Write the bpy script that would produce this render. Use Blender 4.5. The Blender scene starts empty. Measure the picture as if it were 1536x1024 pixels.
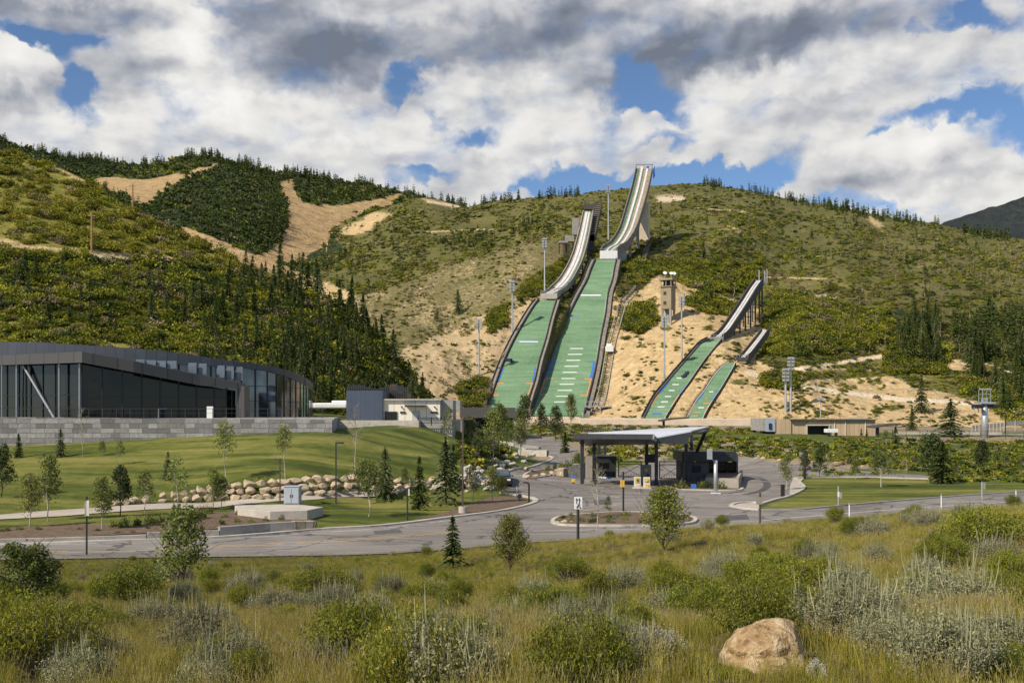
import bpy, bmesh, math, random
import numpy as np
from mathutils import Vector, Matrix
R = math.radians
random.seed(7)
rng = np.random.default_rng(11)
sc = bpy.context.scene
col = sc.collection
F = 1493.33; HV = 620.0; CU = 768.0

def P(u, v, d):
    return Vector(((u-CU)/F*d, d, -(v-HV)/F*d))
def PZ(u, v, z):
    """point on the ray through (u,v) at height z"""
    return P(u, v, -z*F/(v-HV))

# ------------------------------------------------------------------ noise
def _h(ix, iy, s):
    n = (ix*374761393 + iy*668265263 + s*1442695041) & 0xffffffff
    n = ((n ^ (n >> 13))*1274126177) & 0xffffffff
    n = (n ^ (n >> 16)) & 0xffffffff
    return n/4294967295.0
def vnoise(x, y, s=0):
    x = np.asarray(x, float); y = np.asarray(y, float)
    ix = np.floor(x).astype(np.int64); iy = np.floor(y).astype(np.int64)
    fx = x-ix; fy = y-iy
    fx = fx*fx*(3-2*fx); fy = fy*fy*(3-2*fy)
    a = _h(ix, iy, s); b = _h(ix+1, iy, s); c = _h(ix, iy+1, s); d = _h(ix+1, iy+1, s)
    return (a+(b-a)*fx)*(1-fy)+(c+(d-c)*fx)*fy
def fbm(x, y, o=4, s=0):
    t = 0; a = .5; k = 1.0; n = 0
    for i in range(o):
        t = t + a*(vnoise(np.asarray(x)*k+17.3*i, np.asarray(y)*k-9.1*i, s+i)-.5); n += a; a *= .5; k *= 2.03
    return t/n*2
def tps_fit(pts, vals, lam=1e-4):
    pts = np.array(pts, float); n = len(pts)
    d = np.linalg.norm(pts[:, None]-pts[None], axis=2)
    K = np.where(d > 0, d*d*np.log(np.maximum(d, 1e-9)), 0)+lam*np.eye(n)
    Pm = np.c_[np.ones(n), pts]
    A = np.block([[K, Pm], [Pm.T, np.zeros((3, 3))]])
    w = np.linalg.solve(A, np.r_[np.array(vals, float), np.zeros(3)])
    return pts, w
def tps_eval(model, q):
    pts, w = model; q = np.asarray(q, float); out = np.empty(len(q))
    for i in range(0, len(q), 40000):
        b = q[i:i+40000]
        d2 = ((b[:, None]-pts[None])**2).sum(2)
        out[i:i+40000] = (0.5*d2*np.log(np.maximum(d2, 1e-18)))@w[:-3]+w[-3]+b@w[-2:]
    return out
def lerp_list(lst, x):
    xs = [p[0] for p in lst]; ys = [p[1] for p in lst]
    return np.interp(x, xs, ys)
def inpoly(poly, x, y):
    x = np.asarray(x, float); y = np.asarray(y, float); r = np.zeros(np.broadcast(x, y).shape, bool)
    n = len(poly); j = n-1
    for i in range(n):
        xi, yi = poly[i]; xj, yj = poly[j]
        if yi != yj:
            c = ((yi > y) != (yj > y)) & (x < (xj-xi)*(y-yi)/(yj-yi)+xi)
            r ^= c
        j = i
    return r
def polymask(poly, x, y, soft=3.0):
    """soft mask: 1 inside, fades over soft at the border"""
    x = np.asarray(x, float); y = np.asarray(y, float)
    ins = inpoly(poly, x, y); dm = np.full(x.shape, 1e9)
    for i in range(len(poly)):
        ax, ay = poly[i-1]; bx, by = poly[i]
        L = (bx-ax)**2+(by-ay)**2+1e-9
        t = np.clip(((x-ax)*(bx-ax)+(y-ay)*(by-ay))/L, 0, 1)
        dm = np.minimum(dm, np.hypot(x-ax-t*(bx-ax), y-ay-t*(by-ay)))
    sd = np.where(ins, dm, -dm)
    return np.clip(.5+sd/(2*soft), 0, 1)
def linemask(line, x, y, w):
    x = np.asarray(x, float); y = np.asarray(y, float); dm = np.full(x.shape, 1e9)
    for i in range(1, len(line)):
        ax, ay = line[i-1]; bx, by = line[i]
        L = (bx-ax)**2+(by-ay)**2+1e-9
        t = np.clip(((x-ax)*(bx-ax)+(y-ay)*(by-ay))/L, 0, 1)
        dm = np.minimum(dm, np.hypot(x-ax-t*(bx-ax), y-ay-t*(by-ay)))
    return np.clip(1.5-dm/w, 0, 1)
def smooth_line(pts, n=6, closed=False):
    out = []; m = len(pts)
    rngi = range(m) if closed else range(m-1)
    for i in rngi:
        p0 = pts[(i-1) % m] if closed or i > 0 else pts[i]
        p1 = pts[i]; p2 = pts[(i+1) % m]
        p3 = pts[(i+2) % m] if closed or i < m-2 else p2
        for k in range(n):
            t = k/n
            out.append(tuple(.5*((2*b)+(-a+c)*t+(2*a-5*b+4*c-d)*t*t+(-a+3*b-3*c+d)*t**3) for a, b, c, d in zip(p0, p1, p2, p3)))
    if not closed: out.append(tuple(pts[-1]))
    return out

# ------------------------------------------------------------------ objects
def tag(o, label=None, cat=None, group=None, kind=None):
    if label: o['label'] = label
    if cat: o['category'] = cat
    if group: o['group'] = group
    if kind: o['kind'] = kind
    return o
def worg(o):
    v = Vector((0, 0, 0))
    while o is not None:
        v += o.location; o = o.parent
    return v
def link(name, me, parent=None):
    o = bpy.data.objects.new(name, me); col.objects.link(o)
    if parent is not None: o.parent = parent
    return o
def empty(name, loc, label=None, cat=None, group=None, rz=0):
    o = bpy.data.objects.new(name, None); col.objects.link(o)
    o.location = loc; o.rotation_euler = (0, 0, rz); o.empty_display_size = .3
    return tag(o, label, cat, group)
def npmesh(name, V, Fq, mats=(), smooth=False, midx=None):
    V = np.asarray(V, np.float32); Fq = np.asarray(Fq, np.int32)
    me = bpy.data.meshes.new(name); k = Fq.shape[1]
    me.vertices.add(len(V)); me.vertices.foreach_set('co', V.ravel())
    me.loops.add(Fq.size); me.loops.foreach_set('vertex_index', Fq.ravel())
    me.polygons.add(len(Fq)); me.polygons.foreach_set('loop_start', np.arange(0, Fq.size, k, dtype=np.int32))
    me.polygons.foreach_set('loop_total', np.full(len(Fq), k, np.int32))
    for m in mats: me.materials.append(m)
    if midx is not None: me.polygons.foreach_set('material_index', np.asarray(midx, np.int32))
    if smooth: me.polygons.foreach_set('use_smooth', np.ones(len(Fq), bool))
    me.update(calc_edges=True)
    return me
def add_attr(me, name, arr):
    a = me.attributes.new(name, 'FLOAT_COLOR', 'POINT')
    arr = np.c_[arr, np.ones((len(arr), 4-arr.shape[1]))] if arr.shape[1] < 4 else arr
    a.data.foreach_set('color', np.ascontiguousarray(arr, np.float32).ravel())

class MB:
    def __init__(s): s.v = []; s.f = []; s.m = []
    def face(s, *pts, m=0):
        b = len(s.v); s.v += [Vector(p) for p in pts]; s.f.append(tuple(range(b, b+len(pts)))); s.m.append(m); return s
    def hexa(s, lo, hi, m=0):
        """lo, hi: four corners each, same winding"""
        b = len(s.v); s.v += [Vector(p) for p in lo]+[Vector(p) for p in hi]
        n = len(lo)
        s.f.append(tuple(b+i for i in reversed(range(n)))); s.m.append(m)
        s.f.append(tuple(b+n+i for i in range(n))); s.m.append(m)
        for i in range(n):
            j = (i+1) % n; s.f.append((b+i, b+j, b+n+j, b+n+i)); s.m.append(m)
        return s
    def box(s, c, size, rz=0, m=0):
        x, y, z = [k/2 for k in size]; c = Vector(c); M = Matrix.Rotation(rz, 3, 'Z')
        q = [(-x, -y), (x, -y), (x, y), (-x, y)]
        return s.hexa([c+M@Vector((a, b, -z)) for a, b in q], [c+M@Vector((a, b, z)) for a, b in q], m)
    def prism(s, poly, z0, z1, m=0):
        return s.hexa([(p[0], p[1], z0 if len(p) < 3 else p[2]) for p in poly], [(p[0], p[1], z1) for p in poly], m)
    def bar(s, a, b, w, h=None, m=0, up=(0, 0, 1)):
        a = Vector(a); b = Vector(b); h = h or w; d = (b-a)
        if d.length < 1e-6: return s
        d.normalize(); x = d.cross(Vector(up))
        if x.length < 1e-3: x = d.cross(Vector((0, 1, 0)))
        x.normalize(); y = x.cross(d)
        q = [(-1, -1), (1, -1), (1, 1), (-1, 1)]
        return s.hexa([a+x*i*w/2+y*j*h/2 for i, j in q], [b+x*i*w/2+y*j*h/2 for i, j in q], m)
    def tube(s, pts, r, n=8, m=0, cap=True):
        pts = [Vector(p) for p in pts]; rr = r if isinstance(r, (list, tuple)) else [r]*len(pts)
        b0 = len(s.v)
        for i, p in enumerate(pts):
            d = (pts[min(i+1, len(pts)-1)]-pts[max(i-1, 0)]).normalized()
            x = d.cross(Vector((0, 0, 1)))
            if x.length < .05: x = d.cross(Vector((0, 1, 0)))
            x.normalize(); y = x.cross(d)
            for k in range(n):
                a = 2*math.pi*k/n; s.v.append(p+(x*math.cos(a)+y*math.sin(a))*rr[i])
        for i in range(len(pts)-1):
            for k in range(n):
                a = b0+i*n+k; b = b0+i*n+(k+1) % n
                s.f.append((a, b, b+n, a+n)); s.m.append(m)
        if cap:
            s.f.append(tuple(b0+k for k in reversed(range(n)))); s.m.append(m)
            s.f.append(tuple(b0+(len(pts)-1)*n+k for k in range(n))); s.m.append(m)
        return s
    def mesh(s, name, mats, smooth=False, off=None):
        me = bpy.data.meshes.new(name)
        vs = [tuple(v-off) for v in s.v] if off is not None else [tuple(v) for v in s.v]
        me.from_pydata(vs, [], s.f)
        for m in (mats if isinstance(mats, (list, tuple)) else [mats]): me.materials.append(m)
        if any(s.m): me.polygons.foreach_set('material_index', s.m)
        if smooth: me.polygons.foreach_set('use_smooth', [True]*len(me.polygons))
        me.update(); return me
    def build(s, name, mats, parent=None, smooth=False, local=False, bevel=0):
        off = None if local or parent is None else worg(parent)
        me = s.mesh(name, mats, smooth, off)
        bm = bmesh.new(); bm.from_mesh(me)
        bmesh.ops.recalc_face_normals(bm, faces=bm.faces); bm.to_mesh(me); bm.free()
        o = link(name, me, parent)
        if bevel:
            b = o.modifiers.new('bevel', 'BEVEL'); b.width = bevel; b.segments = 2; b.limit_method = 'ANGLE'
        return o
def copy_tree(o, parent=None):
    c = o.copy(); col.objects.link(c); c.parent = parent
    for ch in list(o.children): copy_tree(ch, c)
    return c

# ------------------------------------------------------------------ materials
class NT:
    def __init__(s, tree): s.t = tree; s.n = tree.nodes; s.l = tree.links
    def new(s, typ, **kw):
        nd = s.n.new(typ)
        for k, v in kw.items():
            if k == 'ins':
                for a, b in v.items():
                    if hasattr(b, 'is_output') or isinstance(b, bpy.types.NodeSocket): s.l.new(b, nd.inputs[a])
                    else: nd.inputs[a].default_value = b
            else: setattr(nd, k, v)
        return nd
    def math(s, op, a, b=None, c=None, clamp=False):
        nd = s.n.new('ShaderNodeMath'); nd.operation = op; nd.use_clamp = clamp
        for i, x in enumerate((a, b, c)):
            if x is None: continue
            if isinstance(x, bpy.types.NodeSocket): s.l.new(x, nd.inputs[i])
            else: nd.inputs[i].default_value = x
        return nd.outputs[0]
    def mix(s, fac, a, b, blend='MIX'):
        nd = s.n.new('ShaderNodeMix'); nd.data_type = 'RGBA'; nd.blend_type = blend
        for i, x in ((0, fac), (6, a), (7, b)):
            if isinstance(x, bpy.types.NodeSocket): s.l.new(x, nd.inputs[i])
            elif i == 0: nd.inputs[0].default_value = x
            else: nd.inputs[i].default_value = (*x[:3], 1)
        return nd.outputs[2]
    def noise(s, vec, scale, detail=4, rough=.55, dist=0, out=0, dim='3D'):
        nd = s.n.new('ShaderNodeTexNoise'); nd.noise_dimensions = dim
        if vec is not None: s.l.new(vec, nd.inputs['Vector'])
        nd.inputs['Scale'].default_value = scale; nd.inputs['Detail'].default_value = detail
        nd.inputs['Roughness'].default_value = rough; nd.inputs['Distortion'].default_value = dist
        return nd.outputs[out]
    def ramp(s, fac, stops, interp='LINEAR'):
        nd = s.n.new('ShaderNodeValToRGB'); cr = nd.color_ramp; cr.interpolation = interp
        while len(cr.elements) < len(stops): cr.elements.new(.5)
        for e, (p, c) in zip(cr.elements, stops):
            e.position = p; e.color = (*c[:3], 1) if hasattr(c, '__len__') else (c, c, c, 1)
        s.l.new(fac, nd.inputs[0]); return nd.outputs[0]
    def rng(s, x, a, b, c=0, d=1, smooth=False):
        nd = s.n.new('ShaderNodeMapRange'); nd.clamp = True
        if smooth: nd.interpolation_type = 'SMOOTHSTEP'
        s.l.new(x, nd.inputs[0])
        for i, k in enumerate((a, b, c, d)): nd.inputs[i+1].default_value = k
        return nd.outputs[0]
def mat(name, base=(.5, .5, .5), rough=.8, metal=0, spec=.5):
    m = bpy.data.materials.new(name); m.use_nodes = True
    nt = NT(m.node_tree); b = m.node_tree.nodes['Principled BSDF']
    b.inputs['Base Color'].default_value = (*base, 1); b.inputs['Roughness'].default_value = rough
    b.inputs['Metallic'].default_value = metal; b.inputs['Specular IOR Level'].default_value = spec
    return m, nt, b
def vary(name, base, rough=.8, metal=0, spec=.5, amt=.25, scale=3, bump=0, bscale=None, detail=5, obj=True, dark=None):
    """plain surface with procedural tone variation and optional bump"""
    m, nt, b = mat(name, base, rough, metal, spec)
    tc = nt.new('ShaderNodeTexCoord').outputs['Object']
    n1 = nt.noise(tc, scale, detail); n2 = nt.noise(tc, scale*7.3, 3)
    f = nt.math('ADD', nt.math('MULTIPLY', n1, .65), nt.math('MULTIPLY', n2, .35))
    lo = dark or tuple(c*(1-amt*1.4) for c in base); hi = tuple(min(1, c*(1+amt)) for c in base)
    nt.l.new(nt.ramp(f, [(.32, lo), (.5, base), (.68, hi)]), b.inputs['Base Color'])
    if bump:
        bp = nt.new('ShaderNodeBump', ins={'Strength': .6, 'Distance': bump, 'Height': nt.noise(tc, bscale or scale*4, 5)})
        nt.l.new(bp.outputs[0], b.inputs['Normal'])
    return m
# ------------------------------------------------------------------ camera, sun, sky
cam = bpy.data.cameras.new('camera'); camo = bpy.data.objects.new('camera', cam); col.objects.link(camo)
cam.sensor_width = 36; cam.lens = 35; cam.shift_y = (HV-512)/1536
cam.clip_start = .1; cam.clip_end = 30000
camo.location = (0, 0, 0); camo.rotation_euler = (R(90), 0, 0)
sc.camera = camo
SUN = Vector((-.60, -.47, .66)).normalized()
sl = bpy.data.lights.new('sun', 'SUN'); so = bpy.data.objects.new('sun', sl); col.objects.link(so)
sl.energy = 5.0; sl.angle = R(.5); sl.color = (1, .90, .75)
so.rotation_euler = SUN.to_track_quat('Z', 'Y').to_euler()
so.location = (-60, -40, 60)
sc.view_settings.view_transform = 'Standard'; sc.view_settings.look = 'None'
sc.view_settings.exposure = .12; sc.view_settings.gamma = 1

def build_world():
    w = bpy.data.worlds.new("World"); sc.world = w; w.use_nodes = True
    nt = NT(w.node_tree); bg = w.node_tree.nodes['Background']; S = .1
    bg.inputs['Strength'].default_value = S
    sky = nt.new('ShaderNodeTexSky', sky_type='NISHITA', sun_disc=False)
    sky.sun_elevation = math.asin(SUN.z); sky.sun_rotation = math.atan2(SUN.x, SUN.y); sky.altitude = 2000
    sky.air_density = 1.0; sky.dust_density = .6; sky.ozone_density = 2.0
    tc = nt.new('ShaderNodeTexCoord').outputs['Generated']
    sep = nt.new('ShaderNodeSeparateXYZ', ins={0: tc})
    az = nt.math('ARCTAN2', sep.outputs[0], sep.outputs[1])
    hyp = nt.math('SQRT', nt.math('ADD', nt.math('MULTIPLY', sep.outputs[0], sep.outputs[0]), nt.math('MULTIPLY', sep.outputs[1], sep.outputs[1])))
    el = nt.math('ARCTAN2', sep.outputs[2], hyp)
    pos = nt.new('ShaderNodeCombineXYZ', ins={0: az, 1: el, 2: 0.0}).outputs[0]
    # turbulence that frays every cloud edge
    def warp(p, scale, amt, seed):
        off = nt.new('ShaderNodeVectorMath', operation='ADD', ins={0: p, 1: (seed, seed*2.1, seed*.7)}).outputs[0]
        c = nt.noise(off, scale, 5, .6, out=1)
        c = nt.new('ShaderNodeVectorMath', operation='SUBTRACT', ins={0: c, 1: (.5, .5, .5)}).outputs[0]
        c = nt.new('ShaderNodeVectorMath', operation='SCALE', ins={0: c, 3: amt}).outputs[0]
        return nt.new('ShaderNodeVectorMath', operation='ADD', ins={0: p, 1: c}).outputs[0]
    pw = warp(warp(pos, 6, .10, 1.3), 22, .045, 4.1)
    def AE(u, v):
        a = math.atan((u-CU)/F); e = math.atan((HV-v)/F*math.cos(a)); return a, e
    def blobs(lst, p):
        acc = None
        for (u, v, ru, rv, rot, wgt) in lst:
            a, e = AE(u, v)
            mp = nt.new('ShaderNodeMapping', vector_type='TEXTURE')
            nt.l.new(p, mp.inputs[0]); mp.inputs['Location'].default_value = (a, e, 0)
            mp.inputs['Rotation'].default_value = (0, 0, R(rot)); mp.inputs['Scale'].default_value = (ru/F, rv/F, 1)
            L = nt.new('ShaderNodeVectorMath', operation='LENGTH', ins={0: mp.outputs[0]}).outputs['Value']
            k = nt.rng(L, .35, 1.45, wgt, 0, smooth=True)
            acc = k if acc is None else nt.math('ADD', acc, k)
        return acc
    holes = [(88, 60, 70, 26, -8, 1.2), (120, 135, 26, 48, 15, 1.15), (40, 48, 30, 14, 0, .6), (628, 100, 44, 18, 18, .9), (598, 132, 40, 20, 15, .9), (955, 138, 68, 24, -3, 1.2),
             (905, 170, 40, 14, 60, .3), (660, 182, 26, 16, -40, .55), (712, 205, 40, 15, 20, .6), (1420, 165, 120, 24, 8, 1.15), (1500, 205, 70, 50, 0, 1.25), (1325, 190, 34, 12, 0, .8),
             (1463, 12, 44, 16, -20, .9), (1395, 24, 20, 8, 0, .5), (850, 272, 150, 18, 4, 1.0), (930, 288, 200, 22, 0, .9), (1060, 275, 150, 18, 0, .9), (1180, 255, 60, 30, 20, .9), (1130, 262, 80, 24, 0, .8), (640, 265, 60, 12, 0, .6), (1230, 300, 120, 16, 0, .7), (1240, 215, 34, 26, 60, .6),
             (1010, 215, 70, 22, 10, .7), (1050, 190, 50, 12, -30, .35), (1380, 310, 120, 18, 0, .45), (1530, 20, 20, 30, 0, .3), (285, 8, 30, 10, 0, .4), (1000, 160, 60, 12, -15, .5)]
    fills = [(1350, 222, 118, 42, -2, 1.3), (1440, 262, 120, 30, 0, .9), (975, 234, 36, 15, 25, 1.0), (1110, 228, 70, 22, -25, .8), (725, 278, 70, 12, 3, .8), (1500, 300, 80, 20, 0, .7), (1210, 285, 50, 10, 0, .4), (1075, 245, 36, 12, 0, .5), (35, 90, 55, 34, 0, 1.1), (135, 95, 34, 20, 0, .5)]
    darks = [(430, 35, 180, 50, 0, .45), (700, 55, 190, 44, 5, .55), (960, 60, 170, 40, 5, .45), (1230, 55, 130, 30, 0, .35), (0, 130, 50, 30, 0, .2), (80, 12, 170, 26, -3, .95), (195, 110, 80, 40, 20, .55), (430, 70, 130, 62, -12, .8), (470, 112, 120, 32, 0, .35), (570, 90, 130, 34, 0, .55), (620, 45, 130, 30, 0, .4), (800, 90, 120, 36, 12, .45), (1090, 70, 190, 42, 12, .95), (1010, 110, 150, 24, 8, .5), (1300, 140, 170, 22, 10, .45), (60, 150, 70, 20, 0, .35), (1380, 262, 120, 12, 0, .3), (700, 235, 220, 12, 0, .2), (880, 20, 200, 30, 0, .3), (1250, 20, 100, 20, 0, .3), (300, 120, 50, 30, 0, .3)]
    brights = [(262, 45, 52, 52, -30, .75), (290, 75, 40, 30, 0, .4), (225, 175, 80, 45, 20, .5), (300, 150, 60, 34, 0, .35), (420, 180, 130, 46, -10, .4), (500, 15, 40, 26, 0, .3), (680, 125, 46, 26, 10, .45), (800, 190, 120, 50, 0, .3), (620, 205, 160, 30, 0, .3), (1065, 30, 40, 36, 0, .35), (1250, 95, 110, 30, 12, .45), (1400, 90, 120, 34, 10, .35), (1370, 205, 100, 30, 0, .5), (35, 85, 50, 26, 0, .45), (1480, 290, 100, 20, 0, .3), (60, 170, 70, 20, 0, .25), (1150, 160, 120, 24, 0, .2)]
    holes = [(u, v, ru*.9, rv*.88, r_, w*.92) for u, v, ru, rv, r_, w in holes]
    hole = blobs(holes, pw); fill = blobs(fills, pw)
    pn = nt.new('ShaderNodeMapping'); nt.l.new(pos, pn.inputs[0]); pn.inputs['Scale'].default_value = (1, 1.7, 1)
    n1 = nt.noise(pn.outputs[0], 6, 5, .5, .25)
    n2 = nt.noise(pn.outputs[0], 17, 6, .55, .3)
    dens = nt.math('SUBTRACT', nt.math('ADD', nt.math('ADD', .62, fill), nt.math('MULTIPLY', nt.math('SUBTRACT', n2, .5), 2.0)), hole)
    dens = nt.math('ADD', dens, nt.math('MULTIPLY', nt.math('SUBTRACT', n1, .5), .7))
    cover = nt.rng(dens, -.28, .72, 0, 1, smooth=True)
    # relief: density a step towards the sun, compared with the density here
    def relief(scale, step, k, dist=.2):
        o = nt.new('ShaderNodeVectorMath', operation='ADD', ins={0: pn.outputs[0], 1: (-step, step*1.1, 0)}).outputs[0]
        a = nt.noise(pn.outputs[0], scale, 4, .5, dist); b = nt.noise(o, scale, 4, .5, dist)
        return nt.math('MULTIPLY', nt.math('SUBTRACT', a, b), k)
    br = nt.math('ADD', nt.math('SUBTRACT', .595, nt.math('MULTIPLY', blobs(darks, pw), .37)), nt.math('MULTIPLY', blobs(brights, pw), .42))
    br = nt.math('ADD', br, relief(7, .025, 1.1)); br = nt.math('ADD', br, relief(20, .01, .6))
    br = nt.math('ADD', br, nt.math('MULTIPLY', nt.math('SUBTRACT', n1, .5), .35))
    cc = nt.ramp(br, [(.0, (.16, .185, .235)), (.25, (.28, .305, .36)), (.5, (.52, .525, .545)), (.74, (.74, .73, .71)), (1, (.86, .845, .82))])
    # the sky texture stays the blue; clouds are brighter by 1/S
    sk = nt.mix(1, sky.outputs[0], (.92, 1.03, 1.12), 'MULTIPLY')
    ccs = nt.mix(1, cc, (1/S, 1/S, 1/S), 'MULTIPLY')
    # clouds fade out below the horizon
    up = nt.rng(el, -.06, 0, 0, 1)
    # scattered cloud only, high overhead and behind the camera
    away = nt.math('MAXIMUM', nt.rng(el, .46, .75, 0, 1), nt.rng(nt.math('ABSOLUTE', az), .75, 1.3, 0, 1))
    thin = nt.rng(n1, .50, .62, 0, 1); thin = nt.math('ADD', nt.math('MULTIPLY', thin, away), nt.math('SUBTRACT', 1.0, away))
    up = nt.math('MULTIPLY', up, thin)
    full = nt.mix(nt.math('MULTIPLY', cover, up), sk, ccs)
    nt.l.new(full, bg.inputs['Color'])
build_world()
# ------------------------------------------------------------------ ground heightfield
GP = []   # (X, Y, Z)
def g(u, v, d): p = P(u, v, d); GP.append((p.x, p.y, p.z))
def gz(u, v, z): p = PZ(u, v, z); GP.append(tuple(p))
PL = -7.7
for u, v in [(-500, 828), (-250, 826), (0, 822), (125, 820), (250, 812), (375, 805), (475, 797), (600, 787), (700, 775), (600, 800), (500, 812), (700, 800), (760, 745), (820, 770), (820, 795), (900, 795), (940, 740), (1000, 790),
             (900, 725), (960, 725), (1060, 735), (1030, 755), (1110, 715), (1150, 778), (1150, 740), (1140, 700), (1300, 765), (1300, 740), (1440, 752), (1536, 748), (1700, 740), (1900, 730), (1240, 712), (1440, 718), (1600, 722), (820, 715), (1200, 725), (1536, 728)]:
    gz(u, v, PL)
# lower lawn, path and upper lawn on the left
for u, v, z in [(-300, 788, -7.1), (0, 772, -7.1), (120, 768, -7.1), (250, 762, -7.15), (330, 752, -7.15), (450, 750, -7.2), (560, 745, -7.3), (640, 738, -7.4), (520, 765, -7.5), (620, 765, -7.6), (0, 795, -7.35), (200, 790, -7.35), (700, 745, -7.6), (400, 770, -7.25)]:
    gz(u, v, z)
LT = [(-300, 682, 106), (0, 670, 106), (125, 664, 106), (250, 657.5, 106), (350, 652.5, 106), (450, 649, 106), (500, 646, 108), (560, 642.5, 119), (610, 640, 126), (645, 643, 130), (690, 649, 140)]
LB = [(-300, 785, -7.1), (0, 769, -7.1), (125, 763, -7.05), (250, 750, -6.9), (350, 722, -5.75), (450, 716, -5.5), (500, 712, -5.5), (560, 713, -5.6), (610, 715, -5.8), (645, 716, -5.9), (690, 714, -6.1)]
for (u, v, d), (u2, v2, z2) in zip(LT, LB):
    A_ = P(u, v, d); B_ = PZ(u2, v2, z2)
    for t in (0, .25, .5, .75, 1): q = A_.lerp(B_, t); GP.append(tuple(q))
    if u <= 500:
        for y in (114, 124, 136): GP.append((A_.x*(1+(y-106)/300), y, A_.z))
for u, v, d in [(720, 690, 135), (740, 715, 116), (700, 715, 111)]: g(u, v, d)
# far middle: road climbing behind the gate, benches below the jumps
for u, v, d in [(700, 651, 205), (780, 652, 235), (850, 655, 215), (830, 668, 190), (780, 688, 160), (880, 640, 290), (800, 634, 320), (900, 634, 320), (1000, 640, 285), (1100, 640, 290), (1060, 650, 195), (960, 655, 205), (900, 668, 175), (980, 672, 160), (1080, 672, 165),
                (1200, 652, 195), (1300, 654, 195), (1400, 656, 195), (1536, 656, 195), (1750, 660, 190), (1250, 640, 290), (1450, 641, 290), (1700, 641, 300), (1200, 690, 143), (1300, 692, 138), (1420, 700, 130), (1536, 706, 125), (1700, 710, 122), (1250, 672, 165), (1400, 676, 165),
                (560, 632, 150), (500, 624, 175), (300, 616, 190), (0, 612, 200), (-300, 610, 210), (620, 628, 220), (700, 632, 290), (400, 620, 300), (0, 620, 320), (-400, 620, 320), (1500, 634, 340), (1100, 632, 345), (700, 626, 350), (1800, 630, 350)]:
    g(u, v, d)
# the meadow in front
for u, v, d in [(-600, 1024, 6.2), (0, 1024, 6.3), (400, 1024, 6.3), (768, 1024, 6.2), (1150, 1024, 6.0), (1536, 1015, 5.8), (2100, 1000, 5.6), (0, 950, 10), (400, 952, 10), (768, 950, 10), (1150, 945, 9.5), (1536, 935, 8.8), (2000, 920, 8.5),
                (0, 905, 15), (400, 905, 15.5), (768, 905, 15), (1150, 890, 14), (1536, 875, 12.5), (1900, 860, 12), (0, 880, 27), (300, 880, 28), (600, 872, 27), (800, 862, 25), (1000, 845, 22), (1250, 832, 20), (1536, 815, 18), (1850, 800, 17),
                (0, 855, 40), (300, 853, 40), (550, 845, 41), (750, 832, 42), (900, 812, 41), (1050, 802, 40), (1250, 788, 38), (1400, 775, 37), (1536, 767, 36), (1800, 752, 36), (-300, 858, 40), (-300, 882, 27), (-400, 910, 15),
                (800, 812, 52), (600, 828, 52.5), (250, 836, 52), (0, 838, 52), (-300, 840, 52)]:
    g(u, v, d)
for X, Y, Z in [(-3, 0, -1.7), (3, 0, -1.7), (0, -8, -1.9), (-12, -2, -1.8), (12, -2, -1.7), (0, 2.5, -1.6), (34, 52, -6.6), (44, 52, -6.2), (16, 54, -7.3), (22, 56, -7.5)]:
    GP.append((X, Y, Z))
GP = np.array(GP)
# drop near-duplicates
keep = []
for p in GP:
    if all((p[0]-q[0])**2+(p[1]-q[1])**2 > (.02*p[1]+.4)**2 for q in keep): keep.append(p)
GP = np.array(keep)
GM = tps_fit(GP[:, :2]/50, GP[:, 2], 2e-4)
def ground_z(x, y):
    x = np.atleast_1d(np.asarray(x, float)); y = np.atleast_1d(np.asarray(y, float))
    z = tps_eval(GM, np.c_[x, y]/50)
    near = np.clip((52-y)/12, 0, 1)
    z = z+near*(.10*fbm(x*.5, y*.5, 3, 5)+.25*fbm(x*.13, y*.13, 2, 9)*np.clip(y/15, 0, 1))
    far = np.clip((y-150)/30, 0, 1)
    z = z+far*.25*fbm(x*.12, y*.12, 3, 8)
    return z
_D = np.array([2.5*1.006**i for i in range(840)])
def at(u, v, dmin=3):
    """where the ray through pixel (u,v) meets the ground beyond dmin"""
    D = _D[_D >= dmin]; x = (u-CU)/F*D; z = -(v-HV)/F*D; gzv = ground_z(x, D)
    s = z-gzv; i = np.argmax(s <= 0) if (s <= 0).any() else len(D)-1
    if i > 0:
        t = s[i-1]/(s[i-1]-s[i]+1e-12); d = D[i-1]+(D[i]-D[i-1])*min(max(t, 0), 1)
    else: d = D[i]
    return P(u, v, d)
def gpt(x, y, dz=0): return Vector((x, y, float(ground_z(x, y)[0])+dz))

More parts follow.
